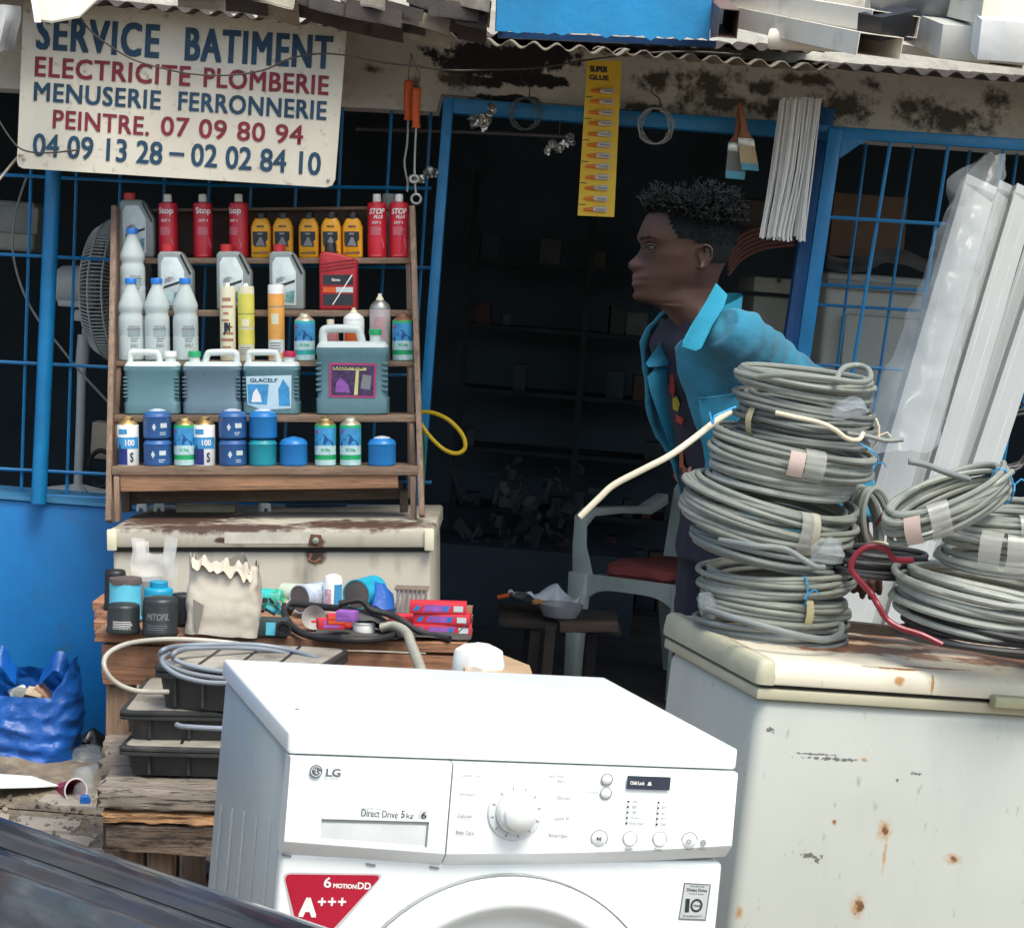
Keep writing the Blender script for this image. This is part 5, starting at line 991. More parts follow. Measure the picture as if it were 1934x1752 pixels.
# door
D0 = hw(938, 1978, 1, -.0); Rd = 350 * K(2.96) * 1.0
prof = [(Rd, .0), (Rd * 1.0, .006), (Rd * .985, .014), (Rd * .95, .028), (Rd * .90, .038), (Rd * .86, .040), (Rd * .825, .034), (Rd * .79, .018), (Rd * .72, .010), (Rd * .62, .008), (Rd * .56, .006)]
MD = Matrix.Translation((D0.x, .002, D0.z + WH)) @ Euler((R(90), 0, 0)).to_matrix().to_4x4()
door = part('door', MB().lathe(prof, 72, MD), ENAM, wm_t, ang=60)
part('inner_ring', MB().lathe([(Rd * .60, .012), (Rd * .56, .022), (Rd * .50, .024), (Rd * .46, .014)], 64, MD), mat('silver_plastic', (.55, .57, .56), .35), door)
part('door_glass', MB().lathe([(Rd * .47, .012), (Rd * .42, .03), (Rd * .3, .045), (Rd * .15, .052), (.001, .054)], 48, MD), mat('dark_door_glass', (.03, .035, .04), .08), door)
part('door_gap', MB().lathe([(Rd * 1.006, .0), (Rd * 1.006, .010), (Rd * 1.0, .010), (Rd * 1.0, .0)], 72, Matrix.Translation((0, -.0, 0)) @ MD), mat('gap_grey', (.35, .37, .37), .5), wm_t)
# dial
YF = -.0165
dc = hw(972, 1532, 1, -.013); MDL = lambda c, y=-.012: Matrix.Translation((c.x, y, c.z + WH)) @ Euler((R(90), 0, 0)).to_matrix().to_4x4()
kw = K(2.98)
part('dial_ring', MB().lathe([(56 * kw, .000), (56 * kw, .0045), (54 * kw, .0065), (42 * kw, .0075), (40 * kw, .005)], 56, MDL(dc)), mat('dial_ring_white', (.70, .73, .74), .35, var=.06), wm_t)
part('dial', MB().lathe([(41 * kw, .004), (40 * kw, .012), (37.5 * kw, .021), (35 * kw, .0235), (31 * kw, .024), (30 * kw, .031), (28 * kw, .0335), (.001, .034)], 56, MDL(dc)), WHITE, wm_t, ang=60)
tk = MB()
for i in range(12):
    an = math.pi * 2 * i / 12 + .2; c, s = math.cos(an), math.sin(an); tk.bar((dc.x + c * 45 * kw, -.0198, dc.z + s * 45 * kw), (dc.x + c * 51 * kw, -.0194, dc.z + s * 51 * kw), .0012, .0006, up=Vector((0, 1, 0)))
part('dial_tick', wz(tk), GREYINK, wm_t)
for px, py, r, d in ((1146, 1471, 11, .003), (1144, 1497, 11, .003), (1131, 1583, 16, .004), (1189, 1583, 14, .005), (1245, 1584, 14, .005), (1301, 1587, 16, .004)):
    c = hw(px, py, 1, -.014); bt = part('button', MB().lathe([(r * kw * 1.05, 0), (r * kw * 1.02, d * .6), (r * kw * .9, d), (.001, d * 1.15)], 30, MDL(c, -.0130)), WHITE, wm_t, ang=50)
    part('button_gap', MB().lathe([(r * kw * 1.0, .0), (r * kw * 1.14, .0022), (r * kw * 1.14, .0026), (r * kw * 1.0, .0026)], 30, MDL(c, -.0130)), GREYINK, bt)
def wtext(body, px0, py0, px1, py1, h, mt=GREYINK, bold=.012, y=None, par=None, nm='lettering', yo=0):
    yy = y if y is not None else -.0172
    p0, p1, p2 = hw(px0, py0, 1, yy), hw(px1, py1, 1, yy), hw(px0 + h * .08, py0 - h, 1, yy); mb = MB(); text_quad(mb, body, p0, p1 - p0, p2 - p0, bold); return part(nm, wz(mb), mt, par or wm_t)
wtext('LG', 615, 1466, 643, 1467, 16, mat('logo_grey', (.12, .14, .16), .5, bmp=0), .04)
lc = hw(597, 1456, 1, -.0172); LGm = MATS['logo_grey']
part('logo_disc', MB().lathe([(.001, .0), (12.5 * kw, .0), (12.5 * kw, .0006), (.001, .0006)], 32, MDL(lc, -.0165)), LGm, wm_t)
lg = MB()
for i in range(26):
    a0 = R(-8 - 320 * i / 26); a1 = R(-8 - 320 * (i + 1) / 26)
    lg.add([(lc.x + q * kw * math.cos(an), -.0174, lc.z + q * kw * math.sin(an)) for an in (a0, a1) for q in (8.6, 10)], [(0, 1, 3, 2)])
lg.box((lc.x - .2 * kw, -.0174, lc.z + .5 * kw), (1.6 * kw, .0002, 9 * kw)); lg.box((lc.x + 1.6 * kw, -.0174, lc.z - 3.6 * kw), (4.4 * kw, .0002, 1.5 * kw)); lg.box((lc.x + 7 * kw, -.0174, lc.z - .8 * kw), (4.5 * kw, .0002, 1.5 * kw)); lg.box((lc.x - 4 * kw, -.0174, lc.z + 4 * kw), (2.4 * kw, .0002, 2.4 * kw))
part('logo_mark', wz(lg), WHITEINK, wm_t)
wtext('Direct Drive', 682, 1541, 751, 1545, 14, DARKINK, .005); wtext('5', 757, 1544, 764, 1544, 14, DARKINK, .01); wtext('kg', 767, 1548, 781, 1549, 14, DARKINK, .005); wtext('INVERTER', 683, 1528, 720, 1530, 4, GREYINK, .0)
q0, q1 = hw(791, 1550, 1, -.017), hw(809, 1529, 1, -.017)
part('badge', wz(MB().poly3([(q0.x, -.0171, q0.z), (q1.x, -.0171, q0.z), (q1.x, -.0171, q1.z), (q0.x, -.0171, q1.z)], (0, 1, 0), .0003)), mat('badge_white', (.65, .67, .67), .4, bmp=0), wm_t); wtext('6', 795, 1545, 805, 1545, 12, DARKINK, .02, -.0176); wtext('MOTION', 793, 1549, 807, 1549, 2.5, DARKINK, .0, -.0176)
for s_, x, y, x2, y2, h in (('Cotton · eco', 870, 1466, 912, 1468, 7), ('Synthetic', 867, 1503, 899, 1504, 7), ('Delicate', 864, 1543, 891, 1544, 7), ('Baby Care', 861, 1575, 895, 1577, 8), ('Cotton', 968, 1460, 984, 1461, 5), ('Hand Wash /', 1034, 1468, 1070, 1469, 7), ('Wool', 1052, 1478, 1070, 1478, 6), ('Blanket', 1053, 1509, 1077, 1510, 7), ('Quick 30', 1047, 1548, 1075, 1549, 7), ('Rinse+Spin', 1037, 1580, 1072, 1582, 7), ('Intensive', 1109, 1471, 1131, 1472, 4), ('Pre Wash', 1106, 1497, 1130, 1498, 5), ('1000', 1194, 1515, 1204, 1516, 5), ('800', 1194, 1526, 1203, 1526, 5), ('400', 1194, 1536, 1202, 1536, 5), ('No Spin', 1190, 1546, 1208, 1547, 5), ('Rinse Hold', 1189, 1556, 1215, 1557, 5), ('95°C', 1251, 1517, 1260, 1517, 5), ('60°C', 1250, 1527, 1260, 1528, 5), ('40°C', 1249, 1538, 1259, 1538, 5), ('30°C', 1248, 1548, 1257, 1548, 5), ('Cold', 1247, 1558, 1257, 1558, 5), ('Spin', 1180, 1607, 1194, 1607, 8), ('Temp.', 1235, 1608, 1252, 1609, 8), ('Smart', 1322, 1601, 1332, 1601, 3), ('Diagnosis', 1319, 1605, 1335, 1605, 3)):
    wtext(s_, x, y, x2, y2, h, GREYINK, .012)
leds = MB()
for i in range(5):
    for x_, y_ in ((1187 - i * .9, 1513 + i * 10.2), (1244 - i * .9, 1515 + i * 10.2)): v = hw(x_, y_, 1, -.0168); leds.box(v, (.0028, .0012, .0028))
part('led', wz(leds), DARKINK, wm_t)
v0, v1 = hw(1183, 1489, 1, -.0168), hw(1267, 1467, 1, -.0168)
part('display', wz(MB().poly3([(v0.x, -.0172, v0.z), (v1.x, -.0172, v0.z), (v1.x, -.0172, v1.z), (v0.x, -.0172, v1.z)], (0, 1, 0), .001)), mat('display_blue_grey', (.035, .05, .075), .25, bmp=0), wm_t)
wtext('Child Lock', 1190, 1481, 1217, 1482, 7, WHITEINK, .03, -.0178); ic = MB(); v = hw(1227, 1479, 1, -.0178); ic.add([(v.x - .0035, -.0178, v.z - .003), (v.x + .0035, -.0178, v.z - .003), (v.x + .0015, -.0178, v.z + .0025), (v.x - .0015, -.0178, v.z + .0025)], [(0, 1, 2, 3)]); part('lock_icon', wz(ic), WHITEINK, wm_t)
ic = MB(); v = hw(1131, 1583, 1, -.0185); s_ = .003
ic.add([(v.x - s_, -.0186, v.z - s_), (v.x + .2 * s_, -.0186, v.z), (v.x - s_, -.0186, v.z + s_)], [(0, 1, 2)]).box((v.x + .0015, -.0186, v.z), (.001, .0002, .006)).box((v.x + .0033, -.0186, v.z), (.001, .0002, .006))
v = hw(1301, 1588, 1, -.0185); ic.tube([(v.x + .003 * math.cos(R(90 + 35 + 290 * i / 16)), -.0186, v.z + .003 * math.sin(R(90 + 35 + 290 * i / 16))) for i in range(17)], .0004, 5).box((v.x, -.0187, v.z + .0025), (.0008, .0002, .004))
v = hw(1328, 1591, 1, -.017); ic.tube([(v.x + .0042 * math.cos(R(i * 22.5)), -.0172, v.z + .0042 * math.sin(R(i * 22.5))) for i in range(16)], .0004, 5, True).tube([(v.x + .002 * math.cos(R(i * 22.5)), -.0172, v.z + .002 * math.sin(R(i * 22.5))) for i in range(16)], .0004, 5, True)
part('button_symbol', wz(ic), DARKINK, wm_t)
# stickers on the front panel
YS = .0022
def sq(pts, y=YS): return [tuple(hw(x, z, 1, y)) for x, z in pts]
def rpoly(pts, r):                       # rounded corners in photo pixels
    o = []; n = len(pts)
    for i in range(n):
        p, c, q = Vector(pts[i - 1]), Vector(pts[i]), Vector(pts[(i + 1) % n]); a = c + (p - c).normalized() * r; d = c + (q - c).normalized() * r
        for j in range(6): t = j / 5; o.append(tuple((1 - t) ** 2 * a + 2 * t * (1 - t) * c + t * t * d))
    return o
stk = [(536, 1650), (722, 1652), (612, 1772), (560, 1745)]
part('sticker_border', wz(MB().poly3(sq(rpoly([(533, 1646), (727, 1649), (612, 1782), (555, 1752)], 16), .0026), (0, -1, 0), .0003)), mat('sticker_silver', (.6, .55, .57), .4, bmp=0), wm_t)
part('sticker', wz(MB().poly3(sq(rpoly(stk, 15), .0022), (0, -1, 0), .0003)), mat('sticker_red', (.42, .008, .035), .3, var=.12), wm_t)
wtext('MOTION', 629, 1676, 673, 1678, 9, WHITEINK, .04, .0016); wtext('DD', 675, 1678, 700, 1679, 13, WHITEINK, .03, .0016); wtext('6', 611, 1675, 625, 1676, 20, WHITEINK, .02, .0016)
wtext('A', 563, 1731, 597, 1732, 38, WHITEINK, .05, .0016)
pl_ = MB()
for cx_ in (608, 627, 646): c = hw(cx_, 1702, 1, .0016); pl_.box((c.x, .0016, c.z), (16 * kw, .0003, 4 * kw)).box((c.x, .0015, c.z), (4 * kw, .0003, 16 * kw))
part('plus_mark', wz(pl_), WHITEINK, wm_t)
part('warranty_border', wz(MB().poly3(sq([(1292, 1666), (1343, 1669), (1333, 1738), (1281, 1736)], .0026), (0, -1, 0), .0003)), mat('border_grey', (.16, .18, .19), .5, bmp=0), wm_t)
part('warranty_sticker', wz(MB().poly3(sq([(1294, 1669), (1340, 1671.5), (1331, 1735), (1283.5, 1733)], .0022), (0, -1, 0), .0003)), mat('warranty_grey', (.52, .55, .54), .4, bmp=0), wm_t)
wtext('INVERTER', 1304, 1674, 1331, 1675.5, 3, DARKINK, .0, .0016); wtext('Direct Drive', 1297, 1682, 1335, 1684, 6, DARKINK, .02, .0016); wtext('MOTOR', 1302, 1688, 1329, 1689.5, 2.5, DARKINK, .0, .0016); wtext('1', 1293, 1722, 1301, 1722, 26, DARKINK, .03, .0016)
c = hw(1315.5, 1709, 1, .0016); part('zero_mark', wz(MB().rings([[(c.x + q * kw * math.cos(R(i * 12)), y_, c.z + q * 1.05 * kw * math.sin(R(i * 12))) for i in range(30)] for q, y_ in ((13, .0016), (13, .0013), (9, .0013), (9, .0016))], cap=False)), DARKINK, wm_t)
wtext('YEAR', 1309, 1711, 1323, 1712, 4, DARKINK, .02, .0016); wtext('WARRANTY', 1289, 1731, 1327, 1732, 4, DARKINK, .0, .0016)
c = hw(561, 1338, 2, .0006); part('chip_mark', wz(MB().box((c.x, c.y, .0006), (.006, .004, .0006), Euler((0, 0, .4)).to_matrix())), DARKINK, wm_t)
for px, py in ((541, 1614), (700, 1631), (820, 1637)): c = hw(px, py, 1, .0025); part('dirt_chip', wz(MB().box((c.x, .001, c.z), (.014, .002, .0022), Euler((0, .15, 0)).to_matrix())), GREYINK, wm_t)
for sx in (.05, WW - .05):
    for y in (.06, WD - .06): part('foot', wz(MB().lathe([(.02, -.02), (.02, .02)], 14, Matrix.Translation((sx, y, -WH + .0)))), RUBBER, wm_t)
# ---------------------------------------------------------------- right chest freezer
FO = Vector((.4808, 3.822, .8515)); FR = Euler((.0057, .0386, .2863)); MF = Matrix.LocRotScale(FO, FR, None)
FW, FD, FH = 1.15, .50, .86
def hf(px, py, ax=1, v=0.0): return hit(MF, px, py, ax, v)
fz = thing('chest_freezer', 'cream white chest freezer with rusty lid carrying the stacks of grey cable at right', 'chest freezer', tuple(MF @ Vector((0, 0, -FH))), tuple(FR))
def fzx(mb): return mb.xf(Matrix.Translation((0, 0, FH)))
def enam(name, base, spots, rustc, spec=None, streak=True):
    m = bpy.data.materials.new(name); nt, b = nodes(m)
    f1, _ = noise_fac(nt, 2.2, .3, .7, detail=8, rand=False); f2, _ = noise_fac(nt, 60, .64, .72, detail=6, stretch=(1, 1, .4), rand=False); f3, _ = noise_fac(nt, 9, .55, .75, detail=8, stretch=(1, 1, .2), rand=False)
    cc = mixc(nt, f1, base, tuple(x * .86 for x in base)); 
    m5 = N(nt, 'ShaderNodeMath', operation='MULTIPLY'); m5.inputs[1].default_value = .35; nt.links.new(f3, m5.inputs[0]); cc = mixc(nt, m5.outputs[0], cc, tuple(x * .7 for x in base))
    m4 = N(nt, 'ShaderNodeMath', operation='MULTIPLY'); m4.inputs[1].default_value = .5; nt.links.new(f2, m4.inputs[0]); cc = mixc(nt, m4.outputs[0], cc, (.2, .19, .17))
    for sp, colr, ns, na, so_ in spots: cc = mixc(nt, blobs(nt, sp, ns, na, so_), cc, colr)
    nt.links.new(cc, b.inputs['Base Color']); b.inputs['Roughness'].default_value = .42; return m
def fs(px, py, rx, rz): v = hf(px, py, 1, .012); k = K(3.95); return ((v.x, .012, v.z + FH), (rx * k, .3, rz * k))
body_m = enam('freezer_enamel', (.50, .52, .475), [
    ([fs(1670, 1567, 10, 14), fs(1800, 1622, 12, 7), fs(1620, 1710, 11, 15), fs(1576, 1552, 4, 4), fs(1632, 1434, 4, 3), fs(1671, 1610, 2.5, 26), fs(1397, 1722, 5, 9)], (.42, .24, .10), 75, 2.0, 1.6),
    ([fs(1671, 1566, 6, 9), fs(1802, 1621, 7, 5), fs(1622, 1712, 9, 11), fs(1576, 1552, 4, 4)], (.16, .07, .03), 90, 2.0, .6),
    ([fs(1575, 1433, 54, 2.5), fs(1545, 1424, 36, 1.5), fs(1530, 1616, 14, 5), fs(1540, 1625, 6, 4), fs(1694, 1473, 2, 3), fs(1733, 1461, 8, 2), fs(1456, 1379, 7, 4), fs(1397, 1487, 3, 10), fs(1390, 1380, 3, 4)], (.13, .13, .12), 110, 3.4, .5)], None)
fx0 = .012
part('body', fzx(MB().box((FW / 2, FD / 2, (-FH - .072) / 2), (FW - 2 * fx0, FD - .024, FH - .072))), body_m, fz, bevel=.022, seg=5)
trim_m = enam('freezer_trim', (.46, .43, .31), [], None)
part('trim', fzx(MB().box((FW / 2, FD / 2, -.061), (FW - .004, FD - .004, .020))), trim_m, fz, bevel=.003)
part('gasket', fzx(MB().box((FW / 2, FD / 2, -.048), (FW - .03, FD - .03, .012))), RUBBER, fz)
def ft(px, py, rx, ry, ns=1): v = hf(px, py, 2, 0); return ((v.x, v.y, FH), (rx, ry, .2))
lid_m = enam('freezer_lid_enamel', (.72, .66, .53), [([ft(1750, 1225, .34, .13), ft(1590, 1218, .2, .10), ft(1900, 1240, .25, .13), ft(1800, 1200, .6, .08), ft(1500, 1203, .10, .07)], (.23, .095, .045), 20, 1.1, .35), ([ft(1700, 1222, .05, .03), ft(1800, 1238, .06, .025), ft(1620, 1215, .04, .02)], (.62, .48, .33), 40, 1.4, .3),
    ([ft(1690, 1262, .06, .006), ft(1760, 1262, .07, .008)], (.25, .12, .05), 40, 1.2, .3), ([ft(1650, 1190, .14, .03), ft(1560, 1186, .1, .03)], (.055, .045, .04), 30, 1.0, .3), ([((hf(1696, 1290).x, 0, FH - .02), (.009, .3, .009)), ((hf(1760, 1296).x, 0, FH - .022), (.003, .3, .02))], (.45, .24, .08), 50, 1, .6)], None)
lid_rings = []
def rrect(x0, y0, x1, y1, r, z):
    o = []
    for cx, cy, a0 in ((x1 - r, y1 - r, 0), (x0 + r, y1 - r, 90), (x0 + r, y0 + r, 180), (x1 - r, y0 + r, 270)):
        for j in range(8): a = R(a0 + j * 90 / 7); o.append((cx + r * math.cos(a), cy + r * math.sin(a), z))
    return o
part('lid', fzx(MB().rings([rrect(.0, .0, FW, FD, .018, -.042), rrect(-.002, -.002, FW + .002, FD + .002, .02, -.038), rrect(-.001, -.001, FW, FD, .02, -.014), rrect(.004, .004, FW - .004, FD - .004, .022, -.005), rrect(.016, .016, FW - .016, FD - .016, .026, 0), rrect(.05, .05, FW - .05, FD - .05, .02, .001)])), lid_m, fz, ang=60)
part('side_cap', fzx(MB().rings([rrect(-.004, -.004, .036, FD + .004, .014, -.043), rrect(-.005, -.005, .038, FD + .005, .015, -.03), rrect(-.002, -.003, .034, FD + .003, .014, -.004), rrect(.006, .004, .028, FD - .004, .01, .003)])), mat('yellowed_cap', (.42, .40, .29), .5, var=.2, dirt=(.2, .18, .12), damt=(.6, .8)), fz, ang=50)
v = hf(1878, 1306); part('lid_handle', fzx(MB().box((v.x + .06, -.014, -.043), (.14, .026, .022))), mat('handle_olive', (.36, .35, .22), .5, var=.15), fz, bevel=.004)
# ---------------------------------------------------------------- cable coils
def coil(label, c, rad, turns, rw, rh, cab=.0052, mt=0, tilt=(0, 0), seed=0, squash=1.0, group='grey cable coils stacked on the right freezer', ties=(), tails=(), npt=44):
    turns += 3 if cab > .0055 and rad > .11 else 0; rw *= 1.15; rh *= 1.12
    rr = random.Random(seed); t = thing('cable_coil', label, 'cable coil', tuple(c), tuple(Euler((tilt[0], tilt[1], rr.random() * .4))), group)
    nt_ = turns; dr = [rr.uniform(-1, 1) for _ in range(nt_ + 2)]; hz = [(i / max(1, nt_ - 1)) * 2 - 1 for i in range(nt_)]; rr.shuffle(hz) if nt_ < 6 else None
    hz = [h + rr.uniform(-.25, .25) for h in hz] + [0]; ph = [rr.uniform(0, 6.28) for _ in range(nt_ + 2)]; tl = [rr.uniform(-.35, .35) for _ in range(nt_ + 2)]
    pts = []
    for i in range(nt_):
        for j in range(npt):
            a = 2 * math.pi * j / npt; e = j / npt; e2 = max(0, min(1, (e - .7) / .3)); e2 = e2 * e2 * (3 - 2 * e2)
            d = dr[i] * (1 - e2) + dr[i + 1] * e2; h = hz[i] * (1 - e2) + hz[min(i + 1, nt_ - 1)] * e2
            r_ = rad + d * rw + .006 * math.sin(2 * a + ph[i] * (1 - e2) + ph[i + 1] * e2)
            z = h * rh + rh * (tl[i] * (1 - e2) + tl[i + 1] * e2) * math.cos(a + ph[0]) 
            pts.append(Vector((r_ * math.cos(a), r_ * math.sin(a) * squash, z)))
    part('cable', MB().tube(pts, cab, 8), CABLES[mt] if isinstance(mt, int) else mt, t)
    for an, kind in ties:
        a = R(an); p = Vector((rad * math.cos(a), rad * math.sin(a) * squash, 0)); tv = Vector((-math.sin(a), math.cos(a) * squash, 0)).normalized(); nv = Vector((math.cos(a), math.sin(a), 0)); q = []
        wdt = {'tan': .016, 'label': .03, 'clear': .04, 'blue': .0018, 'white': .0028}[kind]; m_ = {'tan': TAN, 'label': PINKLAB, 'clear': TAPE, 'blue': BLUETIE, 'white': CREAMC}[kind]
        if kind in ('blue', 'white'):
            ring = [p + nv * (rw + cab * 1.6) * math.cos(R(x)) + Vector((0, 0, (rh + cab * 1.8) * math.sin(R(x)))) for x in range(0, 360, 30)]; part('string_tie', MB().tube(ring, wdt, 6, True), m_, t)
            k0 = p + nv * (rw + cab * 2); part('knot', MB().tube([k0, k0 + Vector((.012, -.006, .008)), k0 + Vector((.02, -.004, .0))], wdt, 5).tube([k0, k0 + Vector((-.008, -.006, -.01))], wdt, 5), m_, t)
        else:
            if kind == 'label': rng, off = range(-50, 51, 20), .003
            else: rng, off = range(-100, 101, 20), .0016
            g_ = [[p + tv * s_ * wdt / 2 + nv * (rw + cab * 1.3 + off) * math.cos(R(x)) + Vector((0, 0, (rh + cab * 1.3 + off) * math.sin(R(x)))) for x in rng] for s_ in (-1, 1)]
            n_ = len(g_[0]); mb = MB().add(g_[0] + g_[1], [(i, i + 1, n_ + i + 1, n_ + i) for i in range(n_ - 1)]); part({'tan': 'tape_band', 'label': 'paper_label', 'clear': 'tape_band'}[kind], mb.crumple(.001, 60, 1), m_, t)
    return t
def sp(px, py, Y): return P(px, py, Y)
SYc = 4.17
V = lambda px, py, Y=SYc: P(px, py, Y)
coil('bottom coil of the tall cable stack, dark grey, resting on the freezer lid', V(1455, 1189), .138, 7, .011, .013, .0062, 3, (0, R(-2)), 1, .92)
coil('second coil from the bottom of the tall stack, with tan tape band at the front', V(1464, 1138), .141, 8, .010, .020, .0058, 0, (0, R(3)), 2, .92, ties=((-92, 'tan'),))
coil('third coil from the bottom of the tall stack, tied with blue string at the front', V(1466, 1092), .145, 6, .010, .016, .0058, 0, (R(2), R(-3)), 3, .92, ties=((-80, 'blue'),))
coil('fourth coil from the bottom, blue grey cable sagging to the left', V(1447, 1035), .143, 9, .012, .021, .006, 3, (R(3), R(8)), 4, .92, ties=((-30, 'white'),))
coil('widest coil of the tall stack, tilted, with a yellowed tape patch low at its front', V(1452, 965), .163, 12, .012, .030, .0062, 0, (R(9), R(7)), 5, .9, ties=((-82, 'clear'), (-78, 'tan')))
coil('coil above the widest one, smaller, dark gaps between its turns', V(1478, 898), .134, 7, .011, .018, .0062, 2, (R(6), R(4)), 6, .92)
coil('coil with clear tape and pink paper label, upper half of the tall stack', V(1497, 852), .155, 9, .012, .019, .006, 0, (R(6), R(6)), 7, .9, ties=((-88, 'clear'), (-100, 'label'), (8, 'blue')))
coil('dark grey coil near the top with a pale cable end across its front', V(1520, 800), .126, 8, .010, .022, .0058, 1, (R(3), R(3)), 8, .92, ties=((-150, 'tan'), (-20, 'white')))
coil('loose coil under the topmost one, with clear tape on its right', V(1518, 768), .124, 4, .012, .012, .0056, 1, (R(5), R(4)), 9, .9, ties=((10, 'clear'),))
coil('topmost loose coil of the tall stack, only a few turns', V(1520, 722), .128, 3, .008, .013, .0058, 0, (R(5), R(3)), 10, .85)
solo('cable_end', MB().tube(floatpath([(1428, 712, 4.0), (1480, 708, 3.96), (1560, 714, 3.95), (1620, 722, 3.98), (1643, 716, 4.05), (1640, 698, 4.1), (1620, 690, 4.12), (1595, 694, 4.1), (1582, 712, 4.05), (1590, 722, 4.04)], 4.0), .0058, 10), CABLES[0], 'thick grey cable end curling up at the top right of the tall stack', 'cable')
solo('cable_end', MB().tube(floatpath([(1335, 1150, 4.0), (1380, 1165, 3.94), (1440, 1182, 3.92), (1500, 1198, 3.92), (1555, 1207, 3.95), (1585, 1198, 4.0), (1590, 1180, 4.05)], 4.0), .0068, 10), CABLES[3], 'thick blue grey cable end sweeping round the foot of the tall stack', 'cable')
solo('cable_end', MB().tube(floatpath([(1360, 1020, 4.0), (1420, 1030, 3.93), (1480, 1036, 3.93), (1515, 1055, 3.93), (1540, 1070, 3.93), (1556, 1071, 3.94)], 4.0), .006, 10), CABLES[3], 'blue grey cable end slanting down across the lower middle of the tall stack', 'cable')
solo('cable_end', MB().tube(floatpath([(1378, 778, 4.02), (1352, 795, 3.98), (1310, 828, 3.95), (1265, 860, 3.93), (1215, 886, 3.92), (1160, 915, 3.92), (1132, 940, 3.92), (1095, 976, 3.92)], 4), .0062, 10), CREAMC, 'long stiff cream cable sticking out left from the tall stack across the dark doorway', 'cable')
solo('cable_end', MB().tube(floatpath([(1465, 779, 3.93), (1500, 787, 3.92), (1545, 797, 3.92), (1575, 810, 3.92), (1600, 828, 3.93), (1622, 830, 3.95), (1630, 818, 3.97)], 4), .0045, 8), CREAMC, 'cream cable end lying across the front of the upper dark coil', 'cable')
solo('cable_end', MB().tube(floatpath([(1600, 818, 4.0), (1640, 824, 4.0), (1675, 832, 4.0), (1706, 830, 4.0)], 4), .0045, 8), CABLES[0], 'short grey cable end pointing right from the upper stack', 'cable')
solo('string_end', MB().tube(floatpath([(1390, 768, 3.98), (1366, 778, 3.96), (1350, 786, 3.95), (1346, 800, 3.95), (1340, 778, 3.95)], 4), .002, 6), BLUETIE, 'blue string knotted round the long cream cable end', 'string')
solo('string_end', MB().tube(floatpath([(1622, 836, 3.97), (1645, 850, 3.96), (1658, 864, 3.97), (1654, 880, 3.98)], 4), .0015, 6), BLUETIE, 'blue string end hanging at the right edge of the tall stack', 'string')
solo('plastic_wrap', MB().sup([(0, 0, .012, .015, 2), (.02, .005, .024, .024, 2), (.04, .0, .016, .02, 2), (.048, 0, .004, .004, 2)], 26).crumple(.016, 34, 3).xf(Matrix.Translation(P(1335, 1165, 4.1))), FILM, 'crumpled clear plastic wrap by the left foot of the tall stack', 'plastic wrap')
solo('plastic_wrap', MB().sup([(0, 0, .03, .02, 2), (.02, .0, .035, .03, 2), (.04, .0, .02, .02, 2), (.045, 0, .01, .01, 2)], 26).crumple(.016, 34, 6).xf(Matrix.Translation(P(1562, 1062, 3.98))), FILM, 'crumpled clear plastic wrap at the right of the tall stack, halfway up', 'plastic wrap')
solo('plastic_wrap', MB().sup([(0, 0, .03, .02, 2), (.015, .0, .035, .03, 2), (.03, .0, .02, .02, 2), (.034, 0, .01, .01, 2)], 26).crumple(.012, 34, 7).xf(Matrix.Translation(P(1602, 787, 4.0))), FILM, 'clear plastic wrap on the right side of the upper dark coil', 'plastic wrap')
# right hand pile
RY = 4.02
coil('black cable coil at the bottom of the right hand pile, under the twisted grey one', V(1880, 1192, RY), .17, 7, .016, .022, .007, 4, (0, R(4)), 11, .85, group='cable coils piled at the right edge')
coil('large light grey coil with twisted turns on top of the black one', V(1860, 1132, RY), .165, 15, .018, .036, .0066, 2, (R(6), R(5)), 12, .85, group='cable coils piled at the right edge')
coil('grey coil wrapped in clear film, above the twisted coil at the right edge', V(1905, 1030, RY), .125, 9, .014, .030, .0064, 2, (R(4), R(0)), 13, .85, group='cable coils piled at the right edge', ties=((-120, 'clear'), (-100, 'clear'), (-80, 'clear')))
coil('upper grey coil at the right edge with a tan tape patch', V(1915, 980, RY), .120, 6, .012, .015, .0062, 0, (R(4), R(-3)), 14, .85, group='cable coils piled at the right edge', ties=((-75, 'tan'), (-90, 'clear')))
t = coil('flattened grey coil propped slanting over the right pile, with pink label and blue tie', P(1790, 948, 3.92), .125, 8, .010, .024, .0058, 0, (R(10), R(-24)), 15, .42, group='cable coils piled at the right edge', ties=((-140, 'label'), (-115, 'clear'), (-35, 'blue')))
solo('cable_end', MB().tube(floatpath([(1716, 871, 3.9), (1750, 878, 3.9), (1790, 893, 3.9), (1830, 905, 3.92)], 4), .0062, 10), CABLES[3], 'grey cable end sticking up left from the slanting coil at right', 'cable')
solo('cable_end', MB().tube(floatpath([(1912, 890, 3.93), (1880, 915, 3.9), (1820, 950, 3.9)], 4), .006, 10), CABLES[0], 'grey cable end poking past the blue tie of the slanting coil', 'cable')
coil('small bundle of straight grey turns standing between the tall stack and the slanting coil', P(1642, 990, 4.25), .075, 5, .012, .018, .0065, 0, (R(60), R(72)), 16, .5, group='cable coils piled at the right edge', ties=((40, 'white'),))
coil('dark grey cable bundle lying behind the red cable loop', P(1668, 1062, 4.12), .085, 6, .012, .016, .0058, 4, (R(4), R(2)), 17, .6, group='cable coils piled at the right edge')
solo('red_cable', MB().tube(floatpath([(1722, 1058, 3.95), (1690, 1056, 3.92), (1672, 1036, 3.9), (1640, 1032, 3.9), (1615, 1050, 3.9), (1608, 1075, 3.9), (1625, 1098, 3.9), (1645, 1120, 3.9), (1658, 1142, 3.88), (1674, 1168, 3.88), (1700, 1185, 3.87), (1740, 1198, 3.86), (1780, 1217, 3.85)], 4), .0058, 10), REDC, 'dark red cable looping between the tall stack and the right hand pile', 'cable')
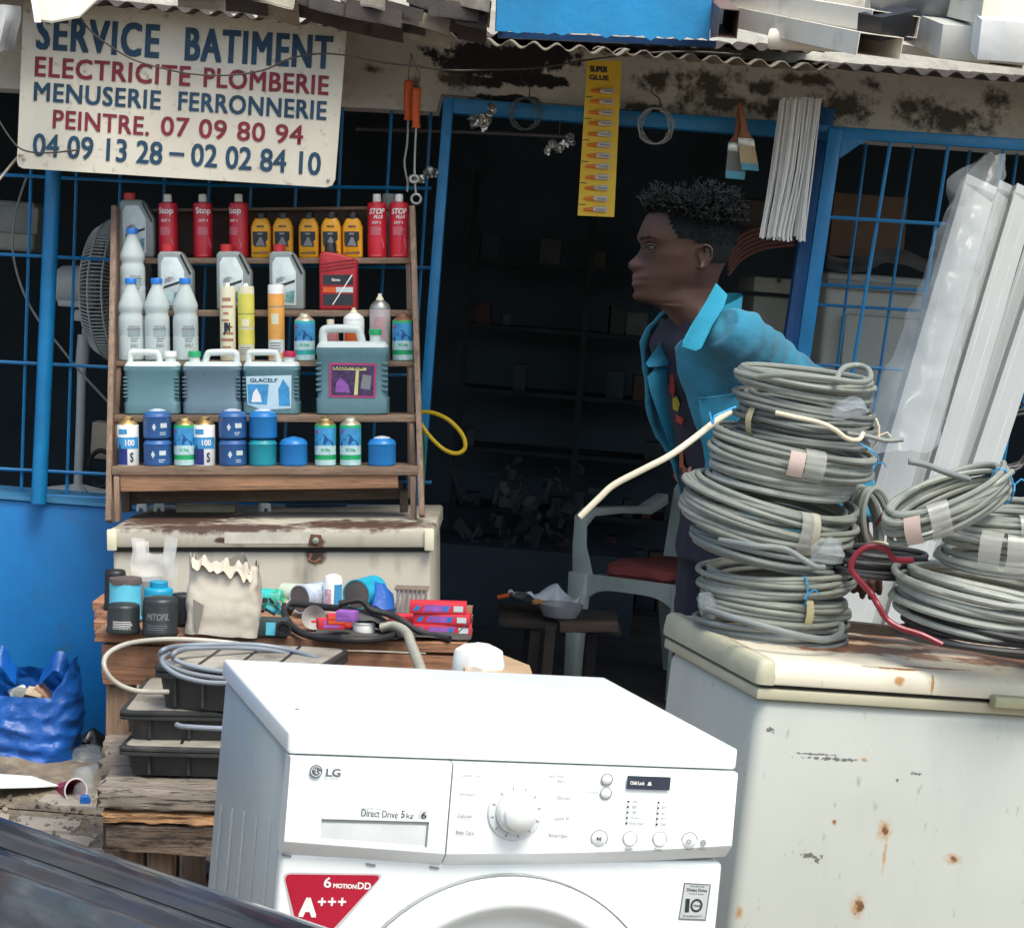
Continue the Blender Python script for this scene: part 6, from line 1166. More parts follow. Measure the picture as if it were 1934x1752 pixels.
solo('red_cable', MB().tube(floatpath([(1655, 990, 4.2), (1675, 965, 4.15), (1705, 947, 4.1), (1740, 942, 4.05)], 4), .0045, 8), REDC, 'thin dark red cable arching behind the slanting coil label', 'cable')
solo('wood_strip', MB().box((0, 0, 0), (.26, .04, .02)).crumple(.004, 20, 2).xf(Matrix.Translation(P(1640, 1186, 4.25)) @ Euler((0, R(3), R(14))).to_matrix().to_4x4()), WOODD, 'dark rotten wooden strip on the back edge of the freezer lid between the cable piles', 'wood strip')
for i, (px, py, r) in enumerate(((1905, 800, .10), (1925, 870, .12), (1915, 840, .135))):
    coil('%s black cable coil hanging in the dark at the right edge' % ['upper', 'lower', 'rear'][i], P(px, py, 6.0 + .03 * i), r, 5, .012, .012, .0045, 4, (R(84), R(10)), 30 + i, 1.3, group='black coils hanging at the right edge')
# ---------------------------------------------------------------- white profiles leaning in film
PV = [mat('shaded_white_profile', (.29, .305, .305), .45, var=.12, scale=3, dirt=(.22, .235, .235), damt=(.6, .8), dscale=3), mat('shaded_grey_profile', (.21, .225, .225), .45, var=.15, scale=3)]  # plastic colours toned down to stand in for the shade under the roof
def profile(xt, yt, xb, wpx, mt, lb, Yt=5.75, Yb=5.15):
    a = P(xt, yt, Yt); b_ = P(xb, 1180, Yb); d = (a - b_); b2 = b_ - d * (b_.z / d.z); k = K(5.5)
    t = thing('pvc_profile', lb, 'plastic profile', tuple(b2), group='white profiles leaning on the grille door'); mb = MB(); boxbeam(mb, b2, a, wpx * k, .045, .002, up=Vector((0, 1, 0)).cross(d).cross(d).normalized() if 0 else Vector((0, 1, .3)))
    wp('profile', mb, PV[mt], t); n_ = Vector((0, -1, -.25))
    s = d.normalized().cross(Vector((0, 1, .3))).normalized()
    for e in (-.22, .25): wp('edge_bead', MB().bar(b2 + s * wpx * k * e + Vector((0, -.024, 0)), a + s * wpx * k * e + Vector((0, -.024, 0)), .004, .004), PV[mt], t)
    wp('end_cap', MB().box(a - d.normalized() * .03, (wpx * k * 1.02, .05, .03), Euler((0, R(17), 0)).to_matrix()), PV[mt], t, bevel=.002)
profile(1848, 348, 1605, 66, 0, 'broad white profile at the left of the leaning bundle, wrapped in clear film')
profile(1893, 352, 1652, 28, 1, 'narrow grey profile, second from the left in the leaning bundle', 5.8, 5.2)
profile(1934, 362, 1690, 48, 0, 'white profile third from the left in the leaning bundle', 5.78, 5.18)
profile(1975, 370, 1722, 34, 1, 'greyish profile fourth from the left in the leaning bundle', 5.8, 5.2)
profile(2020, 380, 1756, 52, 0, 'rightmost white profile of the leaning bundle', 5.78, 5.18)
k = K(5.7)
def film(u, v):
    x0 = 1868 - 210 * v + (-1) * 42 * math.sin(min(1, v * 5) * math.pi / 2); x1 = 1900 - 150 * v + 14 * min(1, v * 8); y = 292 + 560 * v
    bulge = .05 * math.sin(math.pi * u); return P(x0 + (x1 - x0) * u, y, 5.64 - .55 * v * .72 - bulge)
solo('film_wrap', MB().grid(film, 30, 70).crumple(.016, 12, 2).crumple(.006, 34, 3), FILM, 'crinkled clear plastic film gathered to a point over the broad white profile', 'plastic film')
solo('film_wrap', MB().grid(lambda u, v: P(1862 - 60 * u - 20 * v, 300 + 40 * u + 60 * v, 5.6 + .03 * u), 16, 14).crumple(.03, 14, 6), FILM, 'loose flap of clear film at the upper left of the profile bundle', 'plastic film')
# ---------------------------------------------------------------- things hanging under the lintel
HY = 6.30; kH = K(HY)
for i, (pts, hx, hy, lb) in enumerate((([(771, 225), (769, 270), (764, 305), (766, 325), (770, 345), (769, 362)], 772, 152, 'left orange handle with long bent steel rod, hung from the lintel'), ([(786, 240), (784, 280), (783, 320), (784, 348), (786, 368)], 787, 166, 'right orange handle with straight rod ending in a ring, overlapping the left one'))):
    t = thing('hooked_rod', lb, 'tool', tuple(P(hx, hy, HY)), group='orange handled rods hanging by the door'); Y = HY - .03 * i
    h_ = [P(hx, hy, Y), P(hx - 1, hy + 18, Y), P(hx - 2, hy + 50, Y), P(pts[0][0], pts[0][1] - 2, Y)]
    wp('handle', MB().tube(smooth_path(h_, 4), [kH * q for q in (6.5, 8.5, 8.6, 8.4, 8.4, 8.5, 8.4, 8.2, 8, 7.8, 7.4, 7, 6.6)], 10), ORANGE, t)
    wp('collar', MB().tube([P(pts[0][0] + .6, pts[0][1] - 10, Y), P(pts[0][0], pts[0][1] + 2, Y)], [kH * 6, kH * 9], 9), ORANGE, t)
    wp('rod', MB().tube(smooth_path([P(x, y, Y) for x, y in pts], 4), kH * 2.2, 8), STEEL, t)
    c = P(pts[-1][0] + 0, pts[-1][1] + 8, Y)
    if i: wp('ring', MB().tube([c + Vector((math.cos(a) * .014, 0, math.sin(a) * .014)) for a in [j * math.pi / 8 for j in range(16)]], .004, 8, True), STEEL, t); c2 = P(782, 338, Y - .01); wp('washer', MB().tube([c2 + Vector((math.cos(a) * .012, .004 * math.sin(a), math.sin(a) * .010)) for a in [j * math.pi / 8 for j in range(16)]], .005, 8, True), STEEL, t)
    wp('hanging_wire', MB().tube(smooth_path([P(776, 100, 6.4), P(776 + 6 * i, 118, 6.38), P(hx + 6 * i, hy - 20, HY), P(hx, hy + 2, Y)], 4), .0012, 5), WIRE, t)
def cluster(cx, cy, pts, lb, Y=6.32, hang=None):
    t = thing('clamp_cluster', lb, 'clamps', tuple(P(cx, cy, Y)), group='clusters of shiny clamps hung under the lintel'); rr = random.Random(cx)
    for i, (dx, dy) in enumerate(pts):
        for j in range(2):
            c = P(cx + dx + rr.uniform(-3, 3), cy + dy + rr.uniform(-3, 3), Y + rr.uniform(-.02, .02)); M_ = Matrix.Translation(c) @ Euler((rr.random() * 6, rr.random() * 6, rr.random() * 6)).to_matrix().to_4x4()
            wp('clamp', MB().lathe([(.006, 0), (.011, .001), (.011, .008), (.0095, .009), (.0085, .004), (.006, 0)], 9, M_).box(M_ @ Vector((.012, 0, .004)), (.008, .007, .007), M_.to_3x3()), SILVER, t, ang=20)
    if hang: wp('hanging_wire', MB().tube(smooth_path([P(x, y, Y) for x, y in hang], 4), .0012, 5), WIRE, t)
cluster(908, 225, [(20, -22), (18, -10), (8, -6), (-2, 0), (-14, -4), (-8, 10), (4, 12), (10, 4), (22, -16), (-18, 6)], 'largest silver cluster of clamps at the left of the door header', hang=[(928, 180), (928, 200)])
cluster(1056, 272, [(-18, 4), (-10, -2), (-4, 8), (4, 4), (12, -6), (20, -12), (22, -2), (-24, 10)], 'silver cluster of clamps between the left group and the yellow card', hang=[(1058, 225), (1056, 262)])
cluster(803, 330, [(-10, 10), (-4, 4), (4, -2), (10, -8), (16, -4)], 'small silver cluster of clamps beside the ring of the orange handled rod', hang=[(806, 215), (812, 260), (806, 320)])
for i, (cx, cy, r, mt, lb) in enumerate(((1238, 238, 30, mat('clear_tube', (.4, .42, .42), .15, alpha=.5), 'clear tubing loops hung at the middle of the door header'), (992, 215, 26, mat('smoky_tube', (.1, .12, .13), .2, alpha=.6), 'dark smoky tubing loops hung between two silver clusters'))):
    t = thing('tubing_loops', lb, 'tubing', tuple(P(cx, cy, 6.34)))
    for j in range(4):
        rr = random.Random(j + cx); wp('tube_loop', MB().tube([P(cx + (r + rr.uniform(-3, 3)) * math.cos(a) + rr.uniform(-5, 5) * 0 + j * 3 - 4, cy + (r + 4) * math.sin(a), 6.34 + .01 * j) for a in [q * math.pi / 14 for q in range(28)]], .0025, 6, True), mt, t)
    wp('hanging_wire', MB().tube(smooth_path([P(cx - 2, cy - 90, 6.43), P(cx - 8, cy - 65, 6.4), P(cx + 8, cy - 50, 6.4), P(cx + 6, cy - 28, 6.36)], 5), .002, 6), WIRE, t)
# yellow card of glue tubes
t = thing('glue_card', 'long yellow card with twelve small glue tubes hanging in front of the doorway', 'card', tuple(P(1130, 410, HY)))
a, b2, c, d = (1109, 115), (1174, 115), (1160, 410), (1091, 407)
wp('card', MB().poly3([P(x, y, HY) for x, y in (a, b2, c, d)], (0, 1, 0), .0015), YCARD, t)
for y in (150, 156): pass
mb = MB(); text_quad(mb, 'SUPER', P(1114, 136, HY - .001), P(1148, 138, HY - .001) - P(1114, 136, HY - .001), P(1114, 124, HY - .001) - P(1114, 136, HY - .001), .05); text_quad(mb, 'GLUE', P(1113, 151, HY - .001), P(1150, 153, HY - .001) - P(1113, 151, HY - .001), P(1113, 141, HY - .001) - P(1113, 151, HY - .001), .05); wp('lettering', mb, DARKINK, t)
for i in range(12):
    y = 172 + i * 20.3; u = (y - 115) / 294; xo = 1109 - 18 * u; x1 = xo + 10; x2 = xo + 58
    tb_ = wp('glue_tube', MB().tube([P(x1 + 18, y, HY - .008), P(x1 + 22, y, HY - .010), P(x1 + 40, y + .5, HY - .009), P(x2 - 8, y + .5, HY - .006)], [kH * 3.5, kH * 5, kH * 5.5, kH * 3], 10), mat('white_tube', (.62, .56, .5), .4, var=.15), t)
    wp('glue_cap', MB().tube([P(x1, y, HY - .008), P(x1 + 18, y, HY - .008)], [kH * 2.2, kH * 4.2], 10), mat('bright_orange_cap', (.75, .2, .03), .4), t)
    wp('crimp', MB().box(P(x2 - 5, y + .5, HY - .006), (kH * 3, .003, kH * 11)), MATS['white_tube'], t)
    mb = MB(); mb.box(P(x1 + 33, y + .5, HY - .0185), (kH * 18, .0006, kH * 2.2)); wp('tube_print', mb, GREYINK, t)
    if i % 2: mb = MB(); mb.box(P(x1 - 2, y - 9, HY - .001), (kH * 12, .0006, kH * 1.6)); wp('card_print', mb, DARKINK, t)
# paint brushes
def brush(p, q, w1, lb, Y, yaw, bristle, hm):
    t = thing('paint_brush', lb, 'brush', tuple(P(p[0], p[1], Y)), group='paint brushes hung from the lintel'); a, b_ = P(p[0], p[1], Y), P(q[0], q[1], Y); d = b_ - a; k = kH; s = Vector((1, 0, 0))
    def sec(tv, wd, th): c = a + d * tv; return [c + s * wd * k * x + Vector((0, th * y, 0)) for x, y in ((-1, -1), (1, -1), (1, 1), (-1, 1))]
    wp('handle', MB().rings([sec(0, 3, .005), sec(.12, 5, .006), sec(.3, 5.5, .007), sec(.42, 7, .007), sec(.52, w1 * .9, .007)]), hm, t, bevel=.001)
    wp('ferrule', MB().rings([sec(.52, w1, .009), sec(.64, w1 * 1.03, .009)]), SILVER, t, bevel=.001)
    wp('bristles', MB().rings([sec(.64, w1, .008), sec(.9, w1 * 1.08, .006)]), bristle, t); wp('bristle_tip', MB().rings([sec(.9, w1 * 1.08, .0065), sec(1.0, w1 * 1.05, .005)]), mat('light_blue_wrap', (.1, .42, .62), .3), t)
brush((1397, 195), (1388, 338), 17, 'rear paint brush in dull film with blue wrapped tip, lower of the two', 6.34, 0, SMOKE, mat('varnished_handle', (.3, .1, .03), .35))
brush((1398, 195), (1417, 322), 15, 'front paint brush with varnished handle and cream bristles', 6.31, 0, mat('cream_bristle', (.62, .5, .3), .8, var=.3, scale=80, stretch=(8, 8, .5)), MATS['varnished_handle'])
# bundle of white cable ties
t = thing('cable_tie_bundle', 'thick hanging bundle of long white plastic ties between door and grille leaf', 'cable ties', tuple(P(1512, 185, 6.25)), group=None)
TIEM = mat('white_tie', (.8, .8, .78), .45, var=.1); rr = random.Random(5)
for i in range(34):
    u = i / 33; x0 = 1474 + 76 * u; xm = 1456 + 78 * u + rr.uniform(-2, 2); x1 = 1436 + (70 if u < .8 else 78) * u * (1 + (.06 if u > .75 else 0)) + rr.uniform(-2, 2); Y = 6.25 + rr.uniform(-.02, .02)
    wp('tie', MB().tube(smooth_path([P(x0, 186 + rr.uniform(-3, 3), Y), P(xm, 320, Y - .01 * math.sin(u * 3)), P(x1 + 2, 430, Y), P(x1, 448 + 8 * u + rr.uniform(-5, 3), Y)], 3), [kH * (1.7 + .4 * (j > 7)) for j in range(10)], 5), TIEM, t)
for i in range(16):
    u = rr.random(); wp('tie', MB().tube([P(1477 + 68 * u, 190, 6.29), P(1442 + 70 * u, 446, 6.29)], kH * 2.2, 4), TIEM, t)
# yellow and green hose behind the rack
solo('yellow_hose', MB().tube(floatpath([(795, 778, 6.28), (820, 780, 6.26), (850, 795, 6.24), (874, 822, 6.24), (878, 846, 6.24), (862, 856, 6.24), (838, 848, 6.25), (812, 824, 6.26), (795, 800, 6.28)], 6.26), .0062, 10), mat('yellow_hose', (.62, .42, .01), .4), 'bright yellow hose loop sticking out to the right of the shelf rack', 'hose')
solo('green_hose', MB().tube(floatpath([(798, 800, 6.3), (803, 850, 6.3), (800, 900, 6.3), (798, 960, 6.3)], 6.3), .004, 8), mat('green_hose', (.02, .2, .09), .4), 'thin green hose hanging beside the right upright of the shelf rack', 'hose')
# ---------------------------------------------------------------- behind the left window: fan and boxes
FP = mat('fan_plastic', (.42, .44, .43), .45, var=.12)
fy = 6.85; fan = thing('pedestal_fan', 'grey pedestal fan seen from the side behind the blue window bars', 'fan', tuple(P(150, 925, fy)))
solo('inner_table', MB().box((P(120, 950, fy).x, fy + .05, P(120, 945, fy).z - .02), (1.4, .5, .03)), WOODD, 'dark table just inside the left window under the fan foot', 'table')
wp('pole', MB().tube([P(147, 925, fy), P(152, 790, fy), P(155, 675, fy)], .0145, 14), FP, fan); wp('pole_collar', MB().tube([P(154.5, 690, fy), P(157, 662, fy), P(158, 632, fy)], [.021, .022, .019], 16), FP, fan)
wp('neck', MB().tube([P(158, 632, fy), P(160, 600, fy)], .007, 8).box(P(158, 596, fy), (.052, .045, .036)), FP, fan, bevel=.004)
wp('motor_housing', MB().rings([[P(x, 538 + dy, fy) + Vector((0, math.cos(q * math.pi / 12) * r_, math.sin(q * math.pi / 12) * r_)) for q in range(24)] for x, dy, r_ in ((107, 0, .03), (109, 0, .052), (116, 0, .062), (150, 1, .065), (178, 2, .058), (186, 3, .04))]), FP, fan)
wp('motor_base', MB().box(P(148, 574, fy), (.115, .09, .022)), FP, fan, bevel=.005)
gc = P(212, 548, fy); Rg = .225; tiltg = R(8)
gm = Matrix.Translation(gc) @ Euler((0, R(87), R(-9))).to_matrix().to_4x4()
for rr_, zz in ((Rg, .0), (Rg * .985, .045), (Rg * .9, -.035), (Rg * .6, -.06)): wp('guard_ring', MB().tube([gm @ Vector((rr_ * math.cos(q * math.pi / 24), rr_ * math.sin(q * math.pi / 24), zz)) for q in range(48)], .0035, 6, True), FP, fan)
rib = MB()
for q in range(110):
    a = q * 2 * math.pi / 110; c, s = math.cos(a), math.sin(a)
    rib.tube([gm @ Vector((.07 * c, .07 * s, -.065)), gm @ Vector((Rg * .6 * c, Rg * .6 * s, -.06)), gm @ Vector((Rg * .9 * c, Rg * .9 * s, -.035)), gm @ Vector((Rg * c, Rg * s, .0)), gm @ Vector((Rg * .985 * c, Rg * .985 * s, .045)), gm @ Vector((Rg * .8 * c, Rg * .8 * s, .075)), gm @ Vector((.06 * c, .06 * s, .085))], .0022, 4)
wp('guard_wires', rib, FP, fan, kind='stuff')
wp('guard_hub', MB().lathe([(.001, .08), (.06, .08), (.06, .09), (.001, .09)], 24, gm), FP, fan)
for q in range(3):
    bl = MB().grid(lambda u, v: gm @ Vector(((.03 + .16 * u) * math.cos(q * 2.094 + (v - .5) * .9), (.03 + .16 * u) * math.sin(q * 2.094 + (v - .5) * .9), .02 + .02 * (v - .5))), 6, 6); wp('blade', bl, SMOKE, fan)
for q in range(4):
    a = R(20 + 90 * q); b0 = P(147, 925, fy); e = b0 + Vector((.17 * math.cos(a), .12 * math.sin(a), -.028)); wp('foot', MB().tube([b0 + Vector((0, 0, -.004)), b0.lerp(e, .5) + Vector((0, 0, .0)), e], [.026, .022, .016], 10), FP, fan)
wp('base_dome', MB().lathe([(.05, -.03), (.045, -.01), (.02, .012), (.0145, .02)], 20, Matrix.Translation(P(147, 925, fy))), FP, fan)
t = thing('grey_box', 'dim grey rounded appliance box hanging inside at the far left window', 'appliance', tuple(P(35, 480, 7.3))); wp('casing', MB().box(P(30, 428, 7.4), (.20, .3, .17)), mat('dim_grey_box', (.30, .31, .28), .6), t, bevel=.02, seg=3); wp('front_face', MB().box(P(28, 415, 7.24), (.16, .01, .09)), SMOKE, t, bevel=.01)
solo('cardboard_box', MB().box(P(195, 830, 7.0), (.06, .1, .12)), CARD, 'small cardboard box in the dark between fan pole and rack', 'box', bevel=.003)
solo('wheel_ring', MB().tube([P(190, 885, 6.9) + Vector((.04 * math.cos(q * math.pi / 12), 0, .06 * math.sin(q * math.pi / 12))) for q in range(24)], .008, 8, True), RUBBER, 'black ring standing on the inner table beside the fan foot', 'ring')
for i, (px, w_) in enumerate(((18, 60), (62, 50))): solo('pale_package', MB().sup([(0, 0, .05, .03, 3), (.02, 0, .052, .032, 3), (.035, 0, .04, .02, 3)], 20).crumple(.008, 30, i).xf(Matrix.Translation(P(px, 945, 6.75))), SMOKE, '%s pale package on the window ledge at far left' % ['left', 'right'][i], 'package')
solo('inner_rail', MB().tube([P(672, 243, 7.2), P(900, 249, 7.2), P(1080, 258, 7.2)], .009, 10), mat('dull_rail', (.16, .16, .17), .4, metal=.5), 'dull metal rail inside the shop behind the upper window bars', 'rail')
# ---------------------------------------------------------------- inside the shop
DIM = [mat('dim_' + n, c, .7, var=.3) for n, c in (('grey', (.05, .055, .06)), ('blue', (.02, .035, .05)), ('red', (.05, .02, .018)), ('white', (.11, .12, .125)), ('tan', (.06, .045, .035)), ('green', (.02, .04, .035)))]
sh = thing('storage_shelf', 'dark steel storage shelving along the back of the shop full of small cartons', 'shelving', tuple(P(980, 1150, 9.9)))
zs = [P(980, y, 9.9).z for y in (1130, 1050, 960, 850, 740, 620, 500)]
xa_, xb_ = P(860, 900, 9.9).x, P(1300, 900, 9.9).x
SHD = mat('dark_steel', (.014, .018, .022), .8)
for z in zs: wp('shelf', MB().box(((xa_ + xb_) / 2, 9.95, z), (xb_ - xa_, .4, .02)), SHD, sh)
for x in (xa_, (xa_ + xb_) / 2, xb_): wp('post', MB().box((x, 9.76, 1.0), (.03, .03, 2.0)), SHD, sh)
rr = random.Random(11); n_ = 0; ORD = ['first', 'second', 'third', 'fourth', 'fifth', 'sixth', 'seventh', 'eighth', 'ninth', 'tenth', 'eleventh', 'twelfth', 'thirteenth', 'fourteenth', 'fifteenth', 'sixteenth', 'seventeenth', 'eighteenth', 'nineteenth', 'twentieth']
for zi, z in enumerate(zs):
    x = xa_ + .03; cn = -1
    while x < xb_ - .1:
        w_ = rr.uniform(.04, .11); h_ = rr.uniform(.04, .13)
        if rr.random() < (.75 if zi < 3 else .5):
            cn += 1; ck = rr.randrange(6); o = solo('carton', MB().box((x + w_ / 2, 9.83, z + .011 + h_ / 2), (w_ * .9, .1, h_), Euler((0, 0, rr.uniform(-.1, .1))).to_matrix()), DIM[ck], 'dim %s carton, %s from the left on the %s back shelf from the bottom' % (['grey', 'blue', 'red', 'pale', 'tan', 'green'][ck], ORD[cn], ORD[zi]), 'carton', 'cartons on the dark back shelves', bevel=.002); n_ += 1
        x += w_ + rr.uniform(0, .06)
solo('floor_heap', MB(), DIM[0], 'dim heap of pale oddments on the shop floor by the back shelves', 'goods heap', kind='stuff').data
hm = MB()
for i in range(150):
    p = P(rr.gauss(985, 75), rr.gauss(1000, 60), 9.3 + rr.uniform(-.2, .3)); p.z = max(.03, p.z); s_ = rr.uniform(.012, .035); hm.box(p, (s_ * rr.uniform(1, 3.5), s_ * rr.uniform(.3, 1.2), s_ * rr.uniform(.5, 2)), Euler((rr.random() * 3, rr.random() * 3, rr.random() * 3)).to_matrix())
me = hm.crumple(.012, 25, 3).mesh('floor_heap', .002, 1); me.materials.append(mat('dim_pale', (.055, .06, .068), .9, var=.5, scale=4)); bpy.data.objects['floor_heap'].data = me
solo('heap_table', MB().box(P(1000, 1100, 9.3), (.9, .5, .35)), DARKW, 'dark crate in the gloom carrying the heap of oddments', 'crate')
# low table with white bag and bowl
tz = P(1060, 1160, 7.3).z; tb = thing('low_table', 'dark low wooden table in the doorway carrying a white bag and a bowl', 'table', tuple(P(1060, 1160, 7.3) - Vector((0, 0, tz))))
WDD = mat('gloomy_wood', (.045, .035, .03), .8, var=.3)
wp('table_top', MB().box(P(1055, 1168, 7.35) , (.42, .36, .03)), WDD, tb, bevel=.004); wp('cross_board', MB().box(P(1110, 1182, 7.12), (.2, .05, .035), Euler((0, R(-4), R(8))).to_matrix()), WOODD, tb, bevel=.003)
for x, y in ((1000, 7.5), (1120, 7.5), (1012, 7.2), (1040, 7.1)): p = P(x, 1180, y); wp('leg', MB().bar((p.x, p.y, 0), (p.x, p.y, p.z), .035, .035), WDD, tb)
c = P(1010, 1140, 7.3); solo('white_bag', MB().grid(lambda u, v: c + Vector((-.085 + .23 * u, -.05 + .1 * v, .03 + .03 * math.sin(u * 7) * math.cos(v * 3) - .05 * (v < .3) * u)), 26, 12).crumple(.022, 20, 2), mat('cold_white_bag', (.62, .66, .7), .5, var=.12), 'crumpled cold white bag spread on the low table in the doorway', 'bag')
c = P(1058, 1152, 7.2); solo('bowl', MB().lathe([(.03, -.03), (.06, -.02), (.075, .01), (.078, .022), (.072, .02), (.055, -.012), (.02, -.02), (.001, -.02)], 28, Matrix.Translation(c)), mat('clear_bowl', (.35, .36, .38), .15, alpha=.7), 'glassy bowl beside the white bag on the low table', 'bowl')
solo('orange_handle_knife', MB().tube([P(940, 1128, 7.25), P(962, 1123, 7.25)], .008, 8), ORANGE, 'small orange handle lying left of the white bag on the low table', 'tool')
solo('orange_scrap', MB().sup([(0, 0, .02, .012, 2), (.01, 0, .022, .014, 2), (.016, 0, .01, .008, 2)], 14).xf(Matrix.Translation(P(1015, 1140, 7.2))), mat('dull_orange', (.5, .25, .1), .6), 'dull orange scrap on the white bag', 'scrap')
# plastic chair
CHM = mat('pale_green_grey_plastic', (.62, .68, .62), .5, var=.12)
cp = G(1262, 1296, .012); cy_ = R(-42); chair = thing('plastic_chair', 'greenish grey plastic armchair with red cushion standing inside the doorway', 'chair', tuple(cp), (0, R(-3), cy_))
# local: front = -y, right = +x
def ct(name, pts, r, flat=1.0): 
    pp = smooth_path([Vector(p) for p in pts], 5); rrr = r if isinstance(r, (int, float)) else [r[0] + (r[1] - r[0]) * i / (len(pp) - 1) for i in range(len(pp))]; part(name, MB().tube(pp, rrr, 10), CHM, chair)
part('seat', MB().grid(lambda u, v: (-.23 + .46 * u, -.25 + .47 * v, .42 - .02 * math.sin(math.pi * u) * math.sin(math.pi * v) - .012 * v), 10, 10).grid(lambda u, v: (.23 - .46 * u, -.25 + .47 * v, .40), 6, 6), CHM, chair, label=None)
part('seat_front', MB().grid(lambda u, v: (-.25 + .5 * u, -.262 - .008 * math.sin(math.pi * u), .425 - v * (.05 + .09 * (2 * abs(u - .5)) ** 4)), 30, 4).grid(lambda u, v: (-.25 + .5 * u, -.245, .425 - v * (.05 + .09 * (2 * abs(u - .5)) ** 4)), 30, 4), CHM, chair)
for s in (-1, 1):
    part('leg', MB().rings([[(s * x + dx, y + dy, z) for dx, dy in ((-w2, -.02), (w2, -.02), (w2, .03), (-w2, .03))] for x, y, z, w2 in ((.245, -.285, 0, .026), (.25, -.27, .25, .034), (.25, -.255, .43, .045))]), CHM, chair, bevel=.008)
    part('leg', MB().rings([[(s * x + dx, y + dy, z) for dx, dy in ((-w2, -.025), (w2, -.025), (w2, .025), (-w2, .025))] for x, y, z, w2 in ((.22, .30, 0, .024), (.22, .26, .25, .03), (.21, .24, .42, .04))]), CHM, chair, bevel=.008)
    part('arm', MB().rings([[(s * (x + dx), y + dy, z + dz) for dx, dy, dz in ((-w2, 0, -t2), (w2, 0, -t2), (w2, 0, t2), (-w2, 0, t2))] for x, y, z, w2, t2 in ((.25, -.24, .42, .05, .012), (.262, -.25, .52, .035, .015), (.27, -.24, .62, .032, .02), (.275, -.19, .655, .034, .014), (.275, -.02, .66, .036, .012), (.262, .14, .655, .036, .014), (.24, .22, .70, .03, .02))]), CHM, chair, bevel=.008, ang=50)
part('backrest', MB().grid(lambda u, v: (-.23 + .46 * u + 0, .22 + .06 * v + .03 * math.sin(math.pi * u), .42 + v * (.32 + .10 * math.sin(math.pi * u) ** .6)), 20, 12).grid(lambda u, v: (.23 - .46 * u, .236 + .06 * v + .03 * math.sin(math.pi * u), .42 + v * (.32 + .10 * math.sin(math.pi * u) ** .6)), 20, 12), CHM, chair)
for i in range(3): part('back_slot', MB().box((-.12 + .12 * i, .235, .58), (.018, .035, .17)), BLACK, chair, bevel=.004)
o = part('cushion', MB().sup([(0, 0, .19, .2, 4), (.015, 0, .205, .215, 4), (.045, 0, .2, .21, 4), (.06, 0, .17, .18, 4)], 40).crumple(.008, 12, 2), mat('red_cushion', (.42, .10, .09), .9, var=.25, bmp=.4), None, loc=tuple(Matrix.LocRotScale(cp, Euler((0, R(-3), cy_)), None) @ Vector((0.01, -.03, .422))), rot=(0, R(-3), cy_)); tag(o, 'dusty red cushion on the seat of the greenish plastic chair', 'cushion')
# fridges behind the right grille
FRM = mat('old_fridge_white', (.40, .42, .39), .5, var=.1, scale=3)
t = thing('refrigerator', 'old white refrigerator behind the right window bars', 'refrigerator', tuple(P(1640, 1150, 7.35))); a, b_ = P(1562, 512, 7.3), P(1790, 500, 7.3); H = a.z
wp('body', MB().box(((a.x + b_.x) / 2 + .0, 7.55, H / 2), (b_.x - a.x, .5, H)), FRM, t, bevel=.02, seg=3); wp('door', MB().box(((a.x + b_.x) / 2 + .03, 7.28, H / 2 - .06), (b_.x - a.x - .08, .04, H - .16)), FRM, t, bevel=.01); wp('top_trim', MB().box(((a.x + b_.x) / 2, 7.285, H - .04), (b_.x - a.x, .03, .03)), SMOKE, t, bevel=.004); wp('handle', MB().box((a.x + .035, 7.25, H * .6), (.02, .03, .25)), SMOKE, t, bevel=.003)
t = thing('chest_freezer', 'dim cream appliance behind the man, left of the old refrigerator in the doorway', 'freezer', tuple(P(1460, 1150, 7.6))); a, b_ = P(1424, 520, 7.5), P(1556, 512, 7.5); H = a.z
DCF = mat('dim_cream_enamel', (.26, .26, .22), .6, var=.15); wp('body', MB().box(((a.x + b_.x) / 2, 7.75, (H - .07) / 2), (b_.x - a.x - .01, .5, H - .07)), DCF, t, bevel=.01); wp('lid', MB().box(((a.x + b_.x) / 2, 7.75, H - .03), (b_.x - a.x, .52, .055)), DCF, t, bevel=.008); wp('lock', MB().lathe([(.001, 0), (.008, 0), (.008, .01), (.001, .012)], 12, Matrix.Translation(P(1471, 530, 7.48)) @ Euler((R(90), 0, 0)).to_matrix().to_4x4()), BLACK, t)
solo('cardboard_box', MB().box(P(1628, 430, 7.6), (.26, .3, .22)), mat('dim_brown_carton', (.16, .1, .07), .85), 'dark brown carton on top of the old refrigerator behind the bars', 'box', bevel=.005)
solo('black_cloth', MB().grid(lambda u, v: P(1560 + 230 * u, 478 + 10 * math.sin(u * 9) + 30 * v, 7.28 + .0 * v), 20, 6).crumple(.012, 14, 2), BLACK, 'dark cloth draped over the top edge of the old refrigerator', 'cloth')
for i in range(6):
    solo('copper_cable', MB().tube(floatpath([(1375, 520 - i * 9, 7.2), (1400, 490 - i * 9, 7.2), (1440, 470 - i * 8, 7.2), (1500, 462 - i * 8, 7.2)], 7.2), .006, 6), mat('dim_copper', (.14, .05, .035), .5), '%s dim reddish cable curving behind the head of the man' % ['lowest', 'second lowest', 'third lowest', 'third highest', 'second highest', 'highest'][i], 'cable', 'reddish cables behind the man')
solo('hanging_pad', MB().box(P(1432, 405, 7.3), (.13, .1, .10)), mat('dim_brown', (.06, .045, .04), .9), 'dim brown bundle hung behind the bundle of white ties', 'bundle', bevel=.02)
